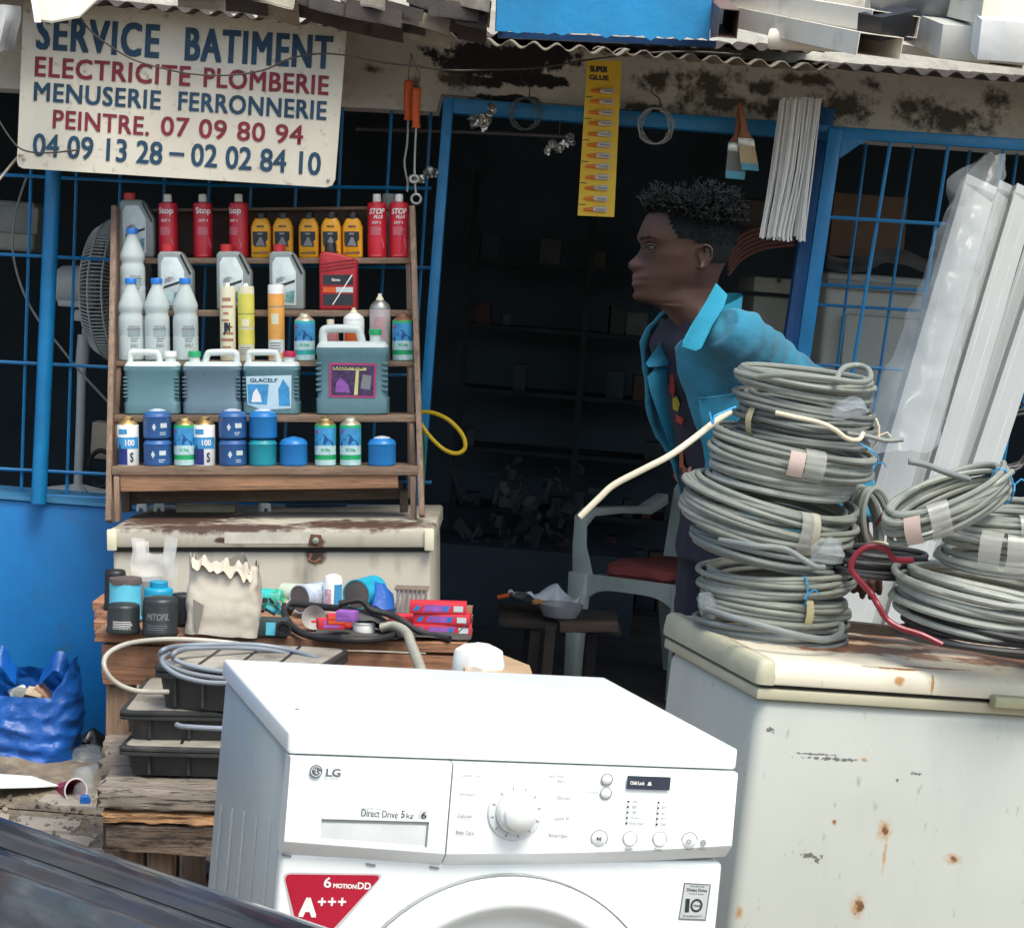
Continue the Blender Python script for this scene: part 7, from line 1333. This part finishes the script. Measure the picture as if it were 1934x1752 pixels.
# ---------------------------------------------------------------- parked car at lower left
cpm = bpy.data.materials.new('dark_blue_car_paint'); nt, b = nodes(cpm)
f1, r1 = noise_fac(nt, 5, .4, .65, detail=4, rand=False); f2, r2 = noise_fac(nt, 60, .66, .74, detail=6, stretch=(.5, 2, 1), rand=False); f3, r3 = noise_fac(nt, 4, .45, .7, detail=3, rand=False)
cc = mixc(nt, f1, (.004, .008, .018), (.006, .022, .055)); cc = mixc(nt, f3, cc, (.010, .012, .018)); m4 = N(nt, 'ShaderNodeMath', operation='MULTIPLY'); m4.inputs[1].default_value = .35; nt.links.new(f2, m4.inputs[0]); cc = mixc(nt, m4.outputs[0], cc, (.2, .2, .2))
nt.links.new(cc, b.inputs['Base Color']); b.inputs['Roughness'].default_value = .16; mr = N(nt, 'ShaderNodeMapRange'); mr.inputs['To Min'].default_value = .13; mr.inputs['To Max'].default_value = .26; nt.links.new(f3, mr.inputs['Value']); nt.links.new(mr.outputs[0], b.inputs['Roughness']); b.inputs['Coat Weight'].default_value = .15; b.inputs['Coat Roughness'].default_value = .06; b.inputs['Specular IOR Level'].default_value = .4; bump(nt, b, r3, .08, .02)
A0, A1 = P(0, 1549, 2.02), P(600, 1752, 1.77)
dv = (A1 - A0); dx_ = Vector((dv.x, dv.y, 0)).normalized(); side = Vector((-dx_.y, dx_.x, 0)); side = side if side.y < 0 else -side   # side points towards the camera
slope = dv.z / Vector((dv.x, dv.y)).length
cr = thing('parked_car', 'dusty dark blue car bonnet and wing in the lower left foreground', 'car', tuple(Vector((A0.x, A0.y, 0)) + dx_ * .3))
def cpt(u, s_, z): b_ = A0 + dx_ * u; return Vector((b_.x, b_.y, 0)) + side * s_ + Vector((0, 0, A0.z + slope * u * (1 if u < .9 else 1) + z))
# cross-section of the far wing: down the far side, over the shoulder, the light strip, the shut line, the bonnet
sec = [(-.02, -.42), (-.035, -.22), (-.03, -.10), (-.018, -.035), (0, 0), (.02, .012), (.045, .018), (.075, .021), (.105, .0215)]
def shell(sec, u0, u1, n=40, f=None):
    def fn(u, v):
        uu = u0 + (u1 - u0) * u; t = v * (len(sec) - 1); j = min(int(t), len(sec) - 2); e = t - j; s_ = sec[j][0] * (1 - e) + sec[j + 1][0] * e; z = sec[j][1] * (1 - e) + sec[j + 1][1] * e
        drop = -.10 * max(0, uu - .55) ** 2 * 3; return cpt(uu, s_, z + drop + (f(uu, s_) if f else 0))
    return MB().grid(fn, n, (len(sec) - 1) * 3)
wp('wing', shell(sec, -1.1, 1.25), cpm, cr, ang=70)
wp('shut_line', shell([(.105, .0215), (.105, .004), (.112, .004), (.112, .0215)], -1.1, 1.2), RUBBER, cr)
wp('bonnet', shell([(.112, .0215), (.118, .026), (.16, .034), (.26, .046), (.42, .058), (.62, .064), (.85, .060), (1.05, .048), (1.25, .02), (1.36, -.03)], -.35, 1.2, 50, lambda u, s_: .012 * math.sin((s_ - .2) * 9) * (1 if .15 < s_ < .5 else 0)), cpm, cr, ang=70)
wp('windscreen', MB().grid(lambda u, v: cpt(-.36 - .62 * v, .10 + 1.16 * u, .05 + .42 * v + .05 * math.sin(math.pi * u)), 16, 8), mat('windscreen_glass', (.02, .025, .03), .05), cr)
wp('roof_panel', MB().grid(lambda u, v: cpt(-.98 - .7 * v, .14 + 1.08 * u, .47 + .05 * math.sin(math.pi * u)), 12, 8), cpm, cr)
wp('wing', shell([(1.36, -.03), (1.40, -.1), (1.41, -.3), (1.40, -.5)], -1.1, 1.25), cpm, cr)
wp('bumper', MB().grid(lambda u, v: cpt(1.2 + .12 * math.sin(math.pi * u) ** .5 + .05 * math.sin(v * 3), -.02 + 1.4 * u, -.12 - .5 * v - .24), 20, 8), cpm, cr)
for s_ in (.14, 1.2): wp('headlight', MB().sup([(-.05, 0, .12, .08, 3), (.03, 0, .1, .06, 3)], 20).xf(Matrix.Translation(cpt(1.14, s_, -.22))), WHITE, cr)
for s_ in (.06, 1.3):
    c_ = cpt(.45, s_, 0); ax = side; wm = []
    M_ = Matrix.Translation((c_.x, c_.y, .31)) @ side.to_track_quat('Z', 'Y').to_matrix().to_4x4()
    wh = wp('wheel', MB().lathe([(.2, -.09), (.29, -.09), (.31, -.07), (.31, .07), (.29, .09), (.2, .09)], 36, M_), RUBBER, cr); rm = MB().lathe([(.001, -.03), (.05, -.04), (.19, -.02), (.205, -.08), (.205, .08), (.001, .05)], 30, M_); wp('rim', rm, SILVER, cr)
# ---------------------------------------------------------------- the man in the doorway
def interp(tab, y):
    if y <= tab[0][0]: return tab[0][1:]
    if y >= tab[-1][0]: return tab[-1][1:]
    for i in range(len(tab) - 1):
        if tab[i][0] <= y <= tab[i + 1][0]:
            p0, p1, p2, p3 = tab[max(i - 1, 0)], tab[i], tab[i + 1], tab[min(i + 2, len(tab) - 1)]; t = (y - p1[0]) / (p2[0] - p1[0]); o = []
            for k in range(1, len(p1)):
                d1 = (p2[k] - p0[k]) / max(1e-6, p2[0] - p0[0]) * (p2[0] - p1[0]); d2 = (p3[k] - p1[k]) / max(1e-6, p3[0] - p1[0]) * (p2[0] - p1[0])
                o.append((2 * t ** 3 - 3 * t * t + 1) * p1[k] + (t ** 3 - 2 * t * t + t) * d1 + (-2 * t ** 3 + 3 * t * t) * p2[k] + (t ** 3 - t * t) * d2)
            return o
YH = 4.72; kh = K(YH, 1300, 480)
MH = Matrix.LocRotScale(P(1290, 480, YH), Euler((R(0), R(-4.5), R(4))), None)
def hp_(px, py, lat=0.0): return Vector(((px - 1290) * kh, lat, (480 - py) * kh))
ROWS = [(371, 1285, 1335, .012), (374, 1262, 1358, .040), (382, 1246, 1371, .056), (395, 1233, 1380, .067), (410, 1219, 1386, .073), (425, 1211, 1388, .076), (440, 1206, 1389, .077), (452, 1205, 1388, .076), (462, 1210, 1386, .074), (474, 1213, 1382, .072), (488, 1213, 1376, .070), (500, 1211, 1369, .068), (512, 1207, 1363, .066), (524, 1205, 1358, .064), (537, 1204, 1355, .061), (550, 1203, 1352, .057), (560, 1203, 1350, .0535), (568, 1208, 1350, .051), (575, 1226, 1350, .050), (584, 1248, 1352, .0505), (600, 1266, 1357, .052), (620, 1281, 1366, .053), (645, 1292, 1374, .054), (665, 1302, 1378, .052)]
g = lambda x, c, s: math.exp(-((x - c) / s) ** 2)
def head_pt(py, th, off=0.0):
    xf, xb, hw_ = interp(ROWS, py); sh__ = max(0, min(1, (py - 470) / 80)) * max(0, 1 - max(0, math.cos(th)) * 1.3); hw_ = interp(ROWS, min(640, py + 30 * sh__))[2]; c = xf * .45 + xb * .55; co, si = math.cos(th), math.sin(th)
    n_ = 2.15; cx_ = math.copysign(abs(co) ** (2 / n_), co); sx_ = math.copysign(abs(si) ** (2 / n_), si)
    jaw = 1.0 - (.30 * max(0, co) * max(0, min(1, (py - 480) / 60)) if py < 575 else 0)
    lat = (hw_ + off * kh) * sx_ * jaw
    x = c - (c - xf + off) * cx_ if co > 0 else c - (xb - c + off) * cx_
    if co > .0:
        al = abs(lat)
        nose = interp([(462, 0), (470, 4), (480, 11), (490, 20), (496, 25), (502, 24), (508, 18), (513, 6), (520, 0)], py)[0]
        nw = .0095 + .010 * g(py, 502, 8)
        x -= nose * math.exp(-(al / nw) ** 2.4)
        x -= (9 * g(py, 529, 17) + 5 * g(py, 521, 6) + 4.5 * g(py, 537, 6) - 2 * g(py, 529.5, 2)) * math.exp(-(al / .03) ** 2)
        x -= 8 * g(py, 560, 10) * math.exp(-(al / .02) ** 2)
        lat *= 1 + .045 * g(py, 484, 16) * g(abs(math.atan2(si, co)), .95, .35)
        x -= 2.5 * g(py, 450, 7) * math.exp(-(al / .05) ** 2)
        sock = g(py, 467, 8) * math.exp(-((al - .032) / .016) ** 2); x += 9 * sock
        lat *= 1 - .0 * sock
    return hp_(x, py, lat)
mh = MB(); NR = 110; NT = 90; rings = []
for j in range(NR):
    py = 371 + (665 - 371) * (j / (NR - 1)) ** 1.0; rings.append([MH @ head_pt(py, 2 * math.pi * i / NT) for i in range(NT)])
mh.rings(rings)
for sl in (-1, 1):                       # ears
    L = lambda x, y, l: MH @ hp_(x, y, sl * l)
    hel = smooth_path([L(1316, 492, .070), L(1309, 478, .074), L(1313, 467, .080), L(1324, 464, .083), L(1333, 471, .084), L(1333, 486, .082), L(1326, 499, .078), L(1317, 507, .075), L(1312, 503, .072)], 5)
    mh.tube(hel, .0034, 8); mh.rings([[L(1321 + 10 * q * math.cos(a), 486 + 18 * q * math.sin(a), l_) for a in [i * math.pi / 8 for i in range(16)]] for q, l_ in ((1, .066), (1, .074), (.6, .0715))])
    mh.tube([L(1314, 502, .071), L(1318, 507, .073)], .0055, 8)
Ln = Vector((.42, -.9075, 0)); Fv = Vector((-.9075, -.42, 0)); UPZ = Vector((0, 0, 1))
Cp = P(1398, 985, 4.90); Cn = P(1334, 580, 4.745)
TT = [(0, .155, .105), (.15, .15, .10), (.3, .148, .10), (.5, .162, .112), (.68, .178, .12), (.8, .185, .115), (.87, .178, .102), (.92, .145, .088), (.96, .105, .076), (1.0, .066, .064)]
def spine(t): c = Cp.lerp(Cn, t); return c + Vector((0, .02, 0)) * math.sin(math.pi * t) + Vector((.015, 0, 0)) * math.sin(math.pi * t)
def tor(t, ph, add=0.0, mul=1.0, n_=2.5):
    hw_, hd_ = interp(TT, t); co, si = math.cos(ph), math.sin(ph)
    if si < 0: hw_ *= 1 - .26 * max(0, min(1, (t - .72) / .2)) * (-si)
    return spine(t) + (Fv * (hd_ + add) * math.copysign(abs(co) ** (2 / n_), co) + Ln * (hw_ + add) * math.copysign(abs(si) ** (2 / n_), si)) * mul
mh.rings([[tor(t / 20, 2 * math.pi * i / 40) for i in range(40)] for t in range(21)])
sh_c = spine(.83); S1 = sh_c + Ln * .155; S2 = sh_c - Ln * .095 + Vector((.04, 0, -.02))
E1 = P(1585, 785, 4.76); W1 = P(1622, 1010, 4.66); E2 = P(1440, 810, 5.06); W2 = P(1460, 990, 4.98)
for S, E_, W_ in ((S1, E1, W1), (S2, E2, W2)):
    mh.tube([S, S.lerp(E_, .5), E_, E_.lerp(W_, .35), W_], [.055, .047, .038, .037, .025], 16)
def hand(W_, E_, outv, mb):
    d = (W_ - E_).normalized(); s = d.cross(outv).normalized(); n_ = s.cross(d).normalized(); pc = W_ + d * .045
    mb.rings([[W_ + d * a + s * b * math.cos(q) + n_ * c * math.sin(q) for q in [i * math.pi / 8 for i in range(16)]] for a, b, c in ((-.01, .024, .018), (.02, .034, .017), (.06, .040, .015), (.085, .038, .012))])
    for i, (o_, l_) in enumerate(((-.028, .068), (-.009, .077), (.010, .072), (.028, .056))):
        b0 = W_ + d * .075 + s * o_; p1 = b0 + d * l_ * .45 - n_ * .004; p2 = p1 + (d * .75 - n_ * .6).normalized() * l_ * .32; p3 = p2 + (d * .4 - n_ * .9).normalized() * l_ * .26; mb.tube([b0, p1, p2, p3], [.0095, .009, .008, .0068], 8)
    b0 = W_ + d * .025 - s * .028; mb.tube([b0, b0 - s * .022 + d * .022, b0 - s * .03 + d * .048 - n_ * .008, b0 - s * .026 + d * .068 - n_ * .018], [.013, .0115, .0095, .0075], 8)
hand(W1, E1, Vector((0, -1, 0)), mh); hand(W2, E2, Vector((0, -1, 0)), mh)
gz = 0.0; hipn, hipf = Cp + Ln * .085 + Vector((0, 0, -.02)), Cp - Ln * .085 + Vector((0, 0, -.02)); FT = []
for hp0, sh_ in ((hipn, .05), (hipf, -.04)):
    ank = Vector((hp0.x, hp0.y, .08)) + Fv * sh_; knee = hp0.lerp(ank, .48) + Fv * .03; mh.tube([hp0 + UPZ * .03, hp0.lerp(knee, .5), knee, knee.lerp(ank, .35), ank], [.088, .078, .056, .056, .038], 18)
    FT.append((hp0, knee, ank)); mh.rings([[ank + UPZ * z + Fv * (x + hx * math.cos(q)) + Ln * hy * math.sin(q) for q in [i * math.pi / 8 for i in range(16)]] for z, x, hx, hy in ((-.078, .06, .13, .045), (-.05, .055, .125, .045), (-.02, .02, .07, .04), (.02, .0, .045, .038))])
def remesh(mb, name, vox, mt, parent, sm=3, disp=None):
    me = mb.mesh(name); ob = bpy.data.objects.new('tmp_body', me); col.objects.link(ob)
    md = ob.modifiers.new('r', 'REMESH'); md.mode = 'VOXEL'; md.voxel_size = vox; md.use_smooth_shade = True
    s_ = ob.modifiers.new('s', 'SMOOTH'); s_.factor = .5; s_.iterations = sm
    if disp:
        for st, size, dp in disp:
            tx = bpy.data.textures.new('c', 'CLOUDS'); tx.noise_scale = size; tx.noise_depth = dp; d_ = ob.modifiers.new('d', 'DISPLACE'); d_.texture = tx; d_.strength = st; d_.mid_level = .5; d_.texture_coords = 'GLOBAL'
    dg = bpy.context.evaluated_depsgraph_get(); nm = bpy.data.meshes.new_from_object(ob.evaluated_get(dg)); bpy.data.objects.remove(ob)
    nm.materials.clear(); nm.materials.append(mt); nm.name = name
    for p in nm.polygons: p.use_smooth = True
    return nm
SKIN = bpy.data.materials.new('dark_skin'); nt, b = nodes(SKIN); f1, r1 = noise_fac(nt, 9, .3, .7, rand=False); f2, r2 = noise_fac(nt, 160, .4, .6, rand=False)
cc = mixc(nt, f1, (.036, .0155, .010), (.060, .027, .018))
lipm = blobs(nt, [(tuple(MH @ hp_(1196, 529, 0)), (.012, .026, .012))], 30, .3, .8); cc = mixc(nt, lipm, cc, (.08, .036, .034))
nt.links.new(cc, b.inputs['Base Color']); b.inputs['Roughness'].default_value = .55; b.inputs['Specular IOR Level'].default_value = .35; b.inputs['Subsurface Weight'].default_value = .08; b.inputs['Subsurface Radius'].default_value = (.01, .004, .002); bump(nt, b, r2, .12, .002)
man = thing('person', 'man in profile facing left in an open turquoise work jacket over a dark printed shirt', 'person', (Cp.x, Cp.y, 0)); man_inv = Matrix.Translation(man.location).inverted()
bme = remesh(mh, 'body', .0031, SKIN, man, 2); o = link('body', bme, man); o.matrix_parent_inverse = man_inv
# jacket
JM = bpy.data.materials.new('turquoise_work_cloth'); nt, b = nodes(JM)
f1, r1 = noise_fac(nt, 5, .35, .65, detail=6, rand=False); f2, r2 = noise_fac(nt, 420, .3, .7, rand=False)
cc = mixc(nt, f1, (.006, .145, .245), (.010, .195, .30))
stn = blobs(nt, [(tuple(P(1400, 690, 4.68)), (.09, .2, .07)), (tuple(P(1440, 660, 4.66)), (.05, .15, .035)), (tuple(P(1535, 655, 4.75)), (.03, .15, .06)), (tuple(P(1410, 730, 4.7)), (.05, .15, .05))], 9, .8, 1.6)
cc = mixc(nt, stn, cc, (.012, .055, .085)); nt.links.new(cc, b.inputs['Base Color']); b.inputs['Roughness'].default_value = .85; b.inputs['Sheen Weight'].default_value = .15; f5, r5 = noise_fac(nt, 16, .3, .7, detail=3, stretch=(1, 1, .55), rand=False); bump(nt, b, r5, .35, .015)
mj = MB()
def jac(u, v, add=0.0):
    t = -.06 + 1.045 * v; tt = max(0, t); fn_ = .62 - .46 * min(1, v * 1.15) + 1.0 * max(0, (v - .84) / .16) ** 1.3; ff = -.58 - 1.6 * max(0, .5 - v)
    ph = fn_ + (2 * math.pi + ff - fn_) * u; e = min(u, 1 - u); fl = max(0, 1 - e / .10) ** 1.5
    p = tor(max(.0, min(.985, t)), ph, .024 + add + .012 * (1 - v)) + Vector((0, 0, (t - max(.0, min(.985, t))) * .45))
    c = spine(tt); out = (p - c); out.z = 0
    flare = (.02 + .20 * (1 - v)) * fl * (1 if u < .5 else 1.5 * max(0, math.sin(math.pi * (v - .28) / .62)))
    p = p + out * flare
    fold = .006 * math.sin(ph * 9 + 5 * v) * math.sin(math.pi * v) + .004 * math.sin(v * 19 + 3 * ph)
    return p + out.normalized() * fold
NU, NV = 90, 50
outer = [[jac(i / NU, j / NV) for i in range(NU + 1)] for j in range(NV + 1)]; inner = [[jac(i / NU, j / NV, -.0105) for i in range(NU + 1)] for j in range(NV + 1)]
mj.rings([r_ + ir[::-1] for r_, ir in zip(outer, inner)])
for S, E_, W_, n_ in ((S1, E1, W1, 1), (S2, E2, W2, 2)):
    d1 = (E_ - S); d2 = (W_ - E_); pts = [S - d1 * .32 - UPZ * .0, S - d1 * .08 + UPZ * .0, S + d1 * .08, S + d1 * .25, S + d1 * .5, S + d1 * .75, E_ - d1 * .08, E_ + d2 * .08, E_ + d2 * .3, E_ + d2 * .6, E_ + d2 * .9]; pts = smooth_path(pts, 5)
    rr_ = [.072 + (.048 - .072) * (i / len(pts)) + .0035 * math.sin(i * 1.7 + n_) + .004 * g(i / len(pts), .55, .06) for i in range(len(pts))]; rr_[0] = .05; rr_[1] = .056; rr_[2] = .061; rr_[3] = .065
    if n_ == 2: rr_ = [q * .8 for q in rr_]
    mj.tube(pts, rr_, 24)
jme = remesh(mj, 'jacket', .0042, JM, man, 3, ((.014, .10, 1), (.004, .03, 1))); o = link('jacket', jme, man); o.matrix_parent_inverse = man_inv
def cloth(name, pts, th, mt=JM, nrm=(0, -1, 0), lb=None):
    mb = MB().poly3(pts, nrm, th); me = mb.mesh(name, .002, 2, ang=50); me.materials.append(mt); o = link(name, me, man); o.matrix_parent_inverse = man_inv; return o
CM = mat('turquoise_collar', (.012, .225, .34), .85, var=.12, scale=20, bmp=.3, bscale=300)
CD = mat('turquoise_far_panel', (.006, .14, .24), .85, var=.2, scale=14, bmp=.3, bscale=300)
cl = [(1352, 534, 4.66), (1374, 557, 4.63), (1366, 582, 4.60), (1346, 612, 4.575), (1325, 657, 4.555), (1313, 663, 4.555), (1287, 656, 4.575), (1290, 642, 4.58), (1306, 612, 4.60), (1328, 578, 4.63)]
cloth('collar', [P(*q) for q in cl], .006, CM)
def band(u, v, o=0.0):
    a = R(-70) + R(310) * u; bk = .5 - .5 * math.cos(a); c = Cn + Vector((0, 0, -.035)) + (Fv * math.cos(a) * (.078 + o) + Ln * math.sin(a) * (.080 + o)); return c + Vector((0, 0, (.012 + .040 * bk) * v + .02 * bk))
mb = MB().grid(band, 50, 6).grid(lambda u, v: band(1 - u, v, -.004), 50, 6); me = mb.mesh('collar_stand'); me.materials.append(CM); o = link('collar_stand', me, man); o.matrix_parent_inverse = man_inv
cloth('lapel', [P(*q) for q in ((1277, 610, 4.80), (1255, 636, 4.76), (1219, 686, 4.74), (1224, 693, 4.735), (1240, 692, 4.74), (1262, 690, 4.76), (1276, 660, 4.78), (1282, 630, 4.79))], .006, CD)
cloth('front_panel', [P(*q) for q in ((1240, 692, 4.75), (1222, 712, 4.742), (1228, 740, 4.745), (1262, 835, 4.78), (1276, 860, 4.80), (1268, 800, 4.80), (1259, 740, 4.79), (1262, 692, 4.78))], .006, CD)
cloth('pocket', [P(*q) for q in ((1318, 752, 4.60), (1395, 742, 4.56), (1398, 830, 4.57), (1330, 838, 4.61))], .004)
def seam(pts, lb='seam'):
    mb = MB().tube(smooth_path([P(*q) for q in pts], 6), .0016, 6); me = mb.mesh('seam'); me.materials.append(mat('seam_shadow', (.008, .12, .2), .9)); o = link('seam', me, man); o.matrix_parent_inverse = man_inv
seam(((1318, 752, 4.597), (1350, 750, 4.575), (1395, 742, 4.555)))
# shirt, trousers, hair, eye
SH = mat('dark_navy_shirt', (.016, .018, .036), .9, var=.3, bmp=.3, bscale=200)
ms = MB().rings([[tor(t, 2 * math.pi * i / 48, .010) + Fv * .004 * math.sin(t * 40 + i * .3) for i in range(48)] for t in [-.0 + .93 * j / 40 for j in range(41)]])
me = ms.crumple(.003, 18, 2).mesh('shirt', ang=80); me.materials.append(SH); o = link('shirt', me, man); o.matrix_parent_inverse = man_inv
pm = MB()
for (hp0, knee, ank), _ in zip(FT, (0, 1)): pm.tube([hp0 + UPZ * .06, hp0.lerp(knee, .5), knee, knee.lerp(ank, .4), ank + UPZ * .01], [.098, .090, .076, .072, .066], 22)
pm.rings([[tor(0, 2 * math.pi * i / 36, .014) + UPZ * z for i in range(36)] for z in (-.1, -.05, .0, .035)])
tme = remesh(pm, 'trousers', .008, mat('dark_trousers', (.014, .015, .03), .9, var=.3), man, 3, ((.012, .06, 1),)); o = link('trousers', tme, man); o.matrix_parent_inverse = man_inv
def prt(name, pts, mt):
    mb = MB().poly3([P(*q) for q in pts], (0, -1, 0), .002); me = mb.mesh(name, .0005, 1); me.materials.append(mt); o = link(name, me, man); o.matrix_parent_inverse = man_inv
RP, YP, OP = mat('shirt_red', (.40, .04, .03), .8), mat('shirt_yellow', (.5, .38, .03), .8), mat('shirt_orange', (.32, .08, .03), .8)
def sf(px, py, off=.004):               # point on the shirt front under a photo pixel
    a = P(px, py, 4.0); d = (a - CAM).normalized(); best = None
    for i in range(400):
        p = CAM + (a - CAM) * (1 + .3 * i / 400); best = p
        for q in (0,):
            t = (p.z - Cp.z) / (Cn.z - Cp.z)
            if 0 < t < 1:
                c = spine(t); hw_, hd_ = interp(TT, t); v = p - c; v.z = 0; x = v.dot(Fv) / (hd_ + .014); y = v.dot(Ln) / (hw_ + .014)
                if abs(x) ** 2.5 + abs(y) ** 2.5 < 1: return p - d * off
    return best
def shirtprint(name, pts, mt):
    q = [sf(*p) for p in pts]; mb = MB().add(q, [tuple(range(len(q)))]); me = mb.mesh(name); me.materials.append(mt); o = link(name, me, man); o.matrix_parent_inverse = man_inv
for pts, mt in ((((1265, 708), (1271, 706), (1275, 735), (1271, 752), (1264, 735)), RP), (((1270, 752), (1278, 748), (1284, 762), (1280, 778), (1271, 772)), YP), (((1276, 782), (1292, 790), (1288, 802), (1277, 796)), RP), (((1283, 848), (1290, 850), (1291, 880), (1283, 884)), OP), (((1274, 880), (1288, 872), (1297, 886), (1294, 906), (1282, 914), (1272, 900)), OP), (((1298, 884), (1306, 880), (1305, 892), (1300, 898)), mat('shirt_pink', (.5, .25, .2), .8))):
    shirtprint('shirt_print', pts, mt)
HM = mat('black_curly_hair', (.007, .0085, .0095), .95, var=.4, bmp=0); HM.node_tree.nodes['Principled BSDF'].inputs['Specular IOR Level'].default_value = .18
hb_ = MB(); NRh, NTh = 46, 90
def hr_ok(py, th):
    co = math.cos(th); lim = 404 + 48 * max(0, min(1, (.62 - co) / .35)) + 46 * max(0, min(1, (.1 - co) / .5)); return py < lim
for j in range(NRh):
    for i in range(NTh):
        py0, py1 = 371 + 132 * j / NRh, 371 + 132 * (j + 1) / NRh; t0, t1 = 2 * math.pi * i / NTh, 2 * math.pi * (i + 1) / NTh
        if hr_ok((py0 + py1) / 2, (t0 + t1) / 2): hb_.add([MH @ head_pt(a, b_, 1.6) for a, b_ in ((py0, t0), (py0, t1), (py1, t1), (py1, t0))], [(0, 1, 2, 3)])
rr = random.Random(9); cen = MH @ hp_(1316, 425, 0)
for i in range(2300):
    th = rr.uniform(0, 2 * math.pi); py = 371 + 90 * rr.random() ** .8
    top = py < 424 - 22 * max(0, math.cos(th)) 
    if not hr_ok(py + 4, th): continue
    p = MH @ head_pt(py, th, 1.0); n_ = (p - cen).normalized()
    n_ = (n_ + Vector((0, 0, .45 if top else .1)) + Vector([rr.uniform(-.3, .3) for _ in range(3)])).normalized()
    big = rr.random() < .45; L_ = (rr.uniform(.020, .038) + .022 * noise.noise(p * 26)) * (1.2 if big else 1) if top else rr.uniform(.004, .009)
    s1 = n_.cross(Vector((rr.random(), rr.random(), rr.random() - .5))).normalized(); s2 = n_.cross(s1); rad = rr.uniform(.003, .0065) if top else .0012; ph0 = rr.uniform(0, 6.28)
    m_ = 8 if top else 4; pts = [p + n_ * L_ * q / (m_ - 1) + (s1 * math.cos(ph0 + q * 1.5) + s2 * math.sin(ph0 + q * 1.5)) * rad * min(1, q) for q in range(m_)]
    hb_.tube(pts, [((.0030 if big else .0018) if top else .001) * (1 - .35 * q / m_) for q in range(m_)], 3)
for i in range(160):                     # chin beard
    th = rr.gauss(0, .35); py = rr.uniform(566, 580); p = MH @ head_pt(py, th, .5); hb_.tube([p, p + Vector((rr.uniform(-.004, .002), rr.uniform(-.003, .003), -rr.uniform(.004, .012)))], [.001, .0005], 3)
hme = hb_.mesh('hair', ang=60); hme.materials.append(HM); o = link('hair', hme, man); o.matrix_parent_inverse = man_inv
for sl in (-1, 1):
    c = MH @ hp_(1228, 468, sl * .0335); me = MB().lathe([(.0098 * math.sin(a), -.0098 * math.cos(a)) for a in [.01 + i * 3.12 / 10 for i in range(11)]], 16, Matrix.Translation(c)).mesh('eye', ang=80); me.materials.append(mat('eye_white', (.045, .032, .03), .3, bmp=0)); o = link('eye', me, man); o.matrix_parent_inverse = man_inv
    c2 = c + MH.to_3x3() @ Vector((-.006, sl * .0055, .0005)); me = MB().lathe([(.0055 * math.sin(a), -.0055 * math.cos(a)) for a in [.01 + i * 3.12 / 8 for i in range(9)]], 12, Matrix.Translation(c2)).mesh('iris', ang=80); me.materials.append(BLACK); o2 = link('iris', me, o)
    o2.matrix_parent_inverse = man_inv
    lid = MB().tube(smooth_path([MH @ hp_(x, y, sl * l) for x, y, l in ((1214, 468, .030), (1219, 462.5, .040), (1228, 462, .0445), (1238, 468, .047))], 5), .0024, 8).tube(smooth_path([MH @ hp_(x, y, sl * l) for x, y, l in ((1214, 470, .030), (1219, 475, .040), (1228, 475.5, .045), (1238, 470, .048))], 5), .0015, 8)
    me = lid.mesh('eyelid', ang=80); me.materials.append(SKIN); o = link('eyelid', me, man); o.matrix_parent_inverse = man_inv
    br = MB()
    for i in range(70):
        u = rr.random(); p = MH @ head_pt(453 - 4 * math.sin(u * 3) + rr.uniform(-2, 2), sl * (math.pi * 2 - (.25 + .55 * u)) if sl > 0 else (.25 + .55 * u) * 1.0, .6); br.tube([p, p + MH.to_3x3() @ Vector((.006, 0, .0015))], [.0009, .0004], 3)
    me = br.mesh('eyebrow'); me.materials.append(HM); o = link('eyebrow', me, man); o.matrix_parent_inverse = man_inv
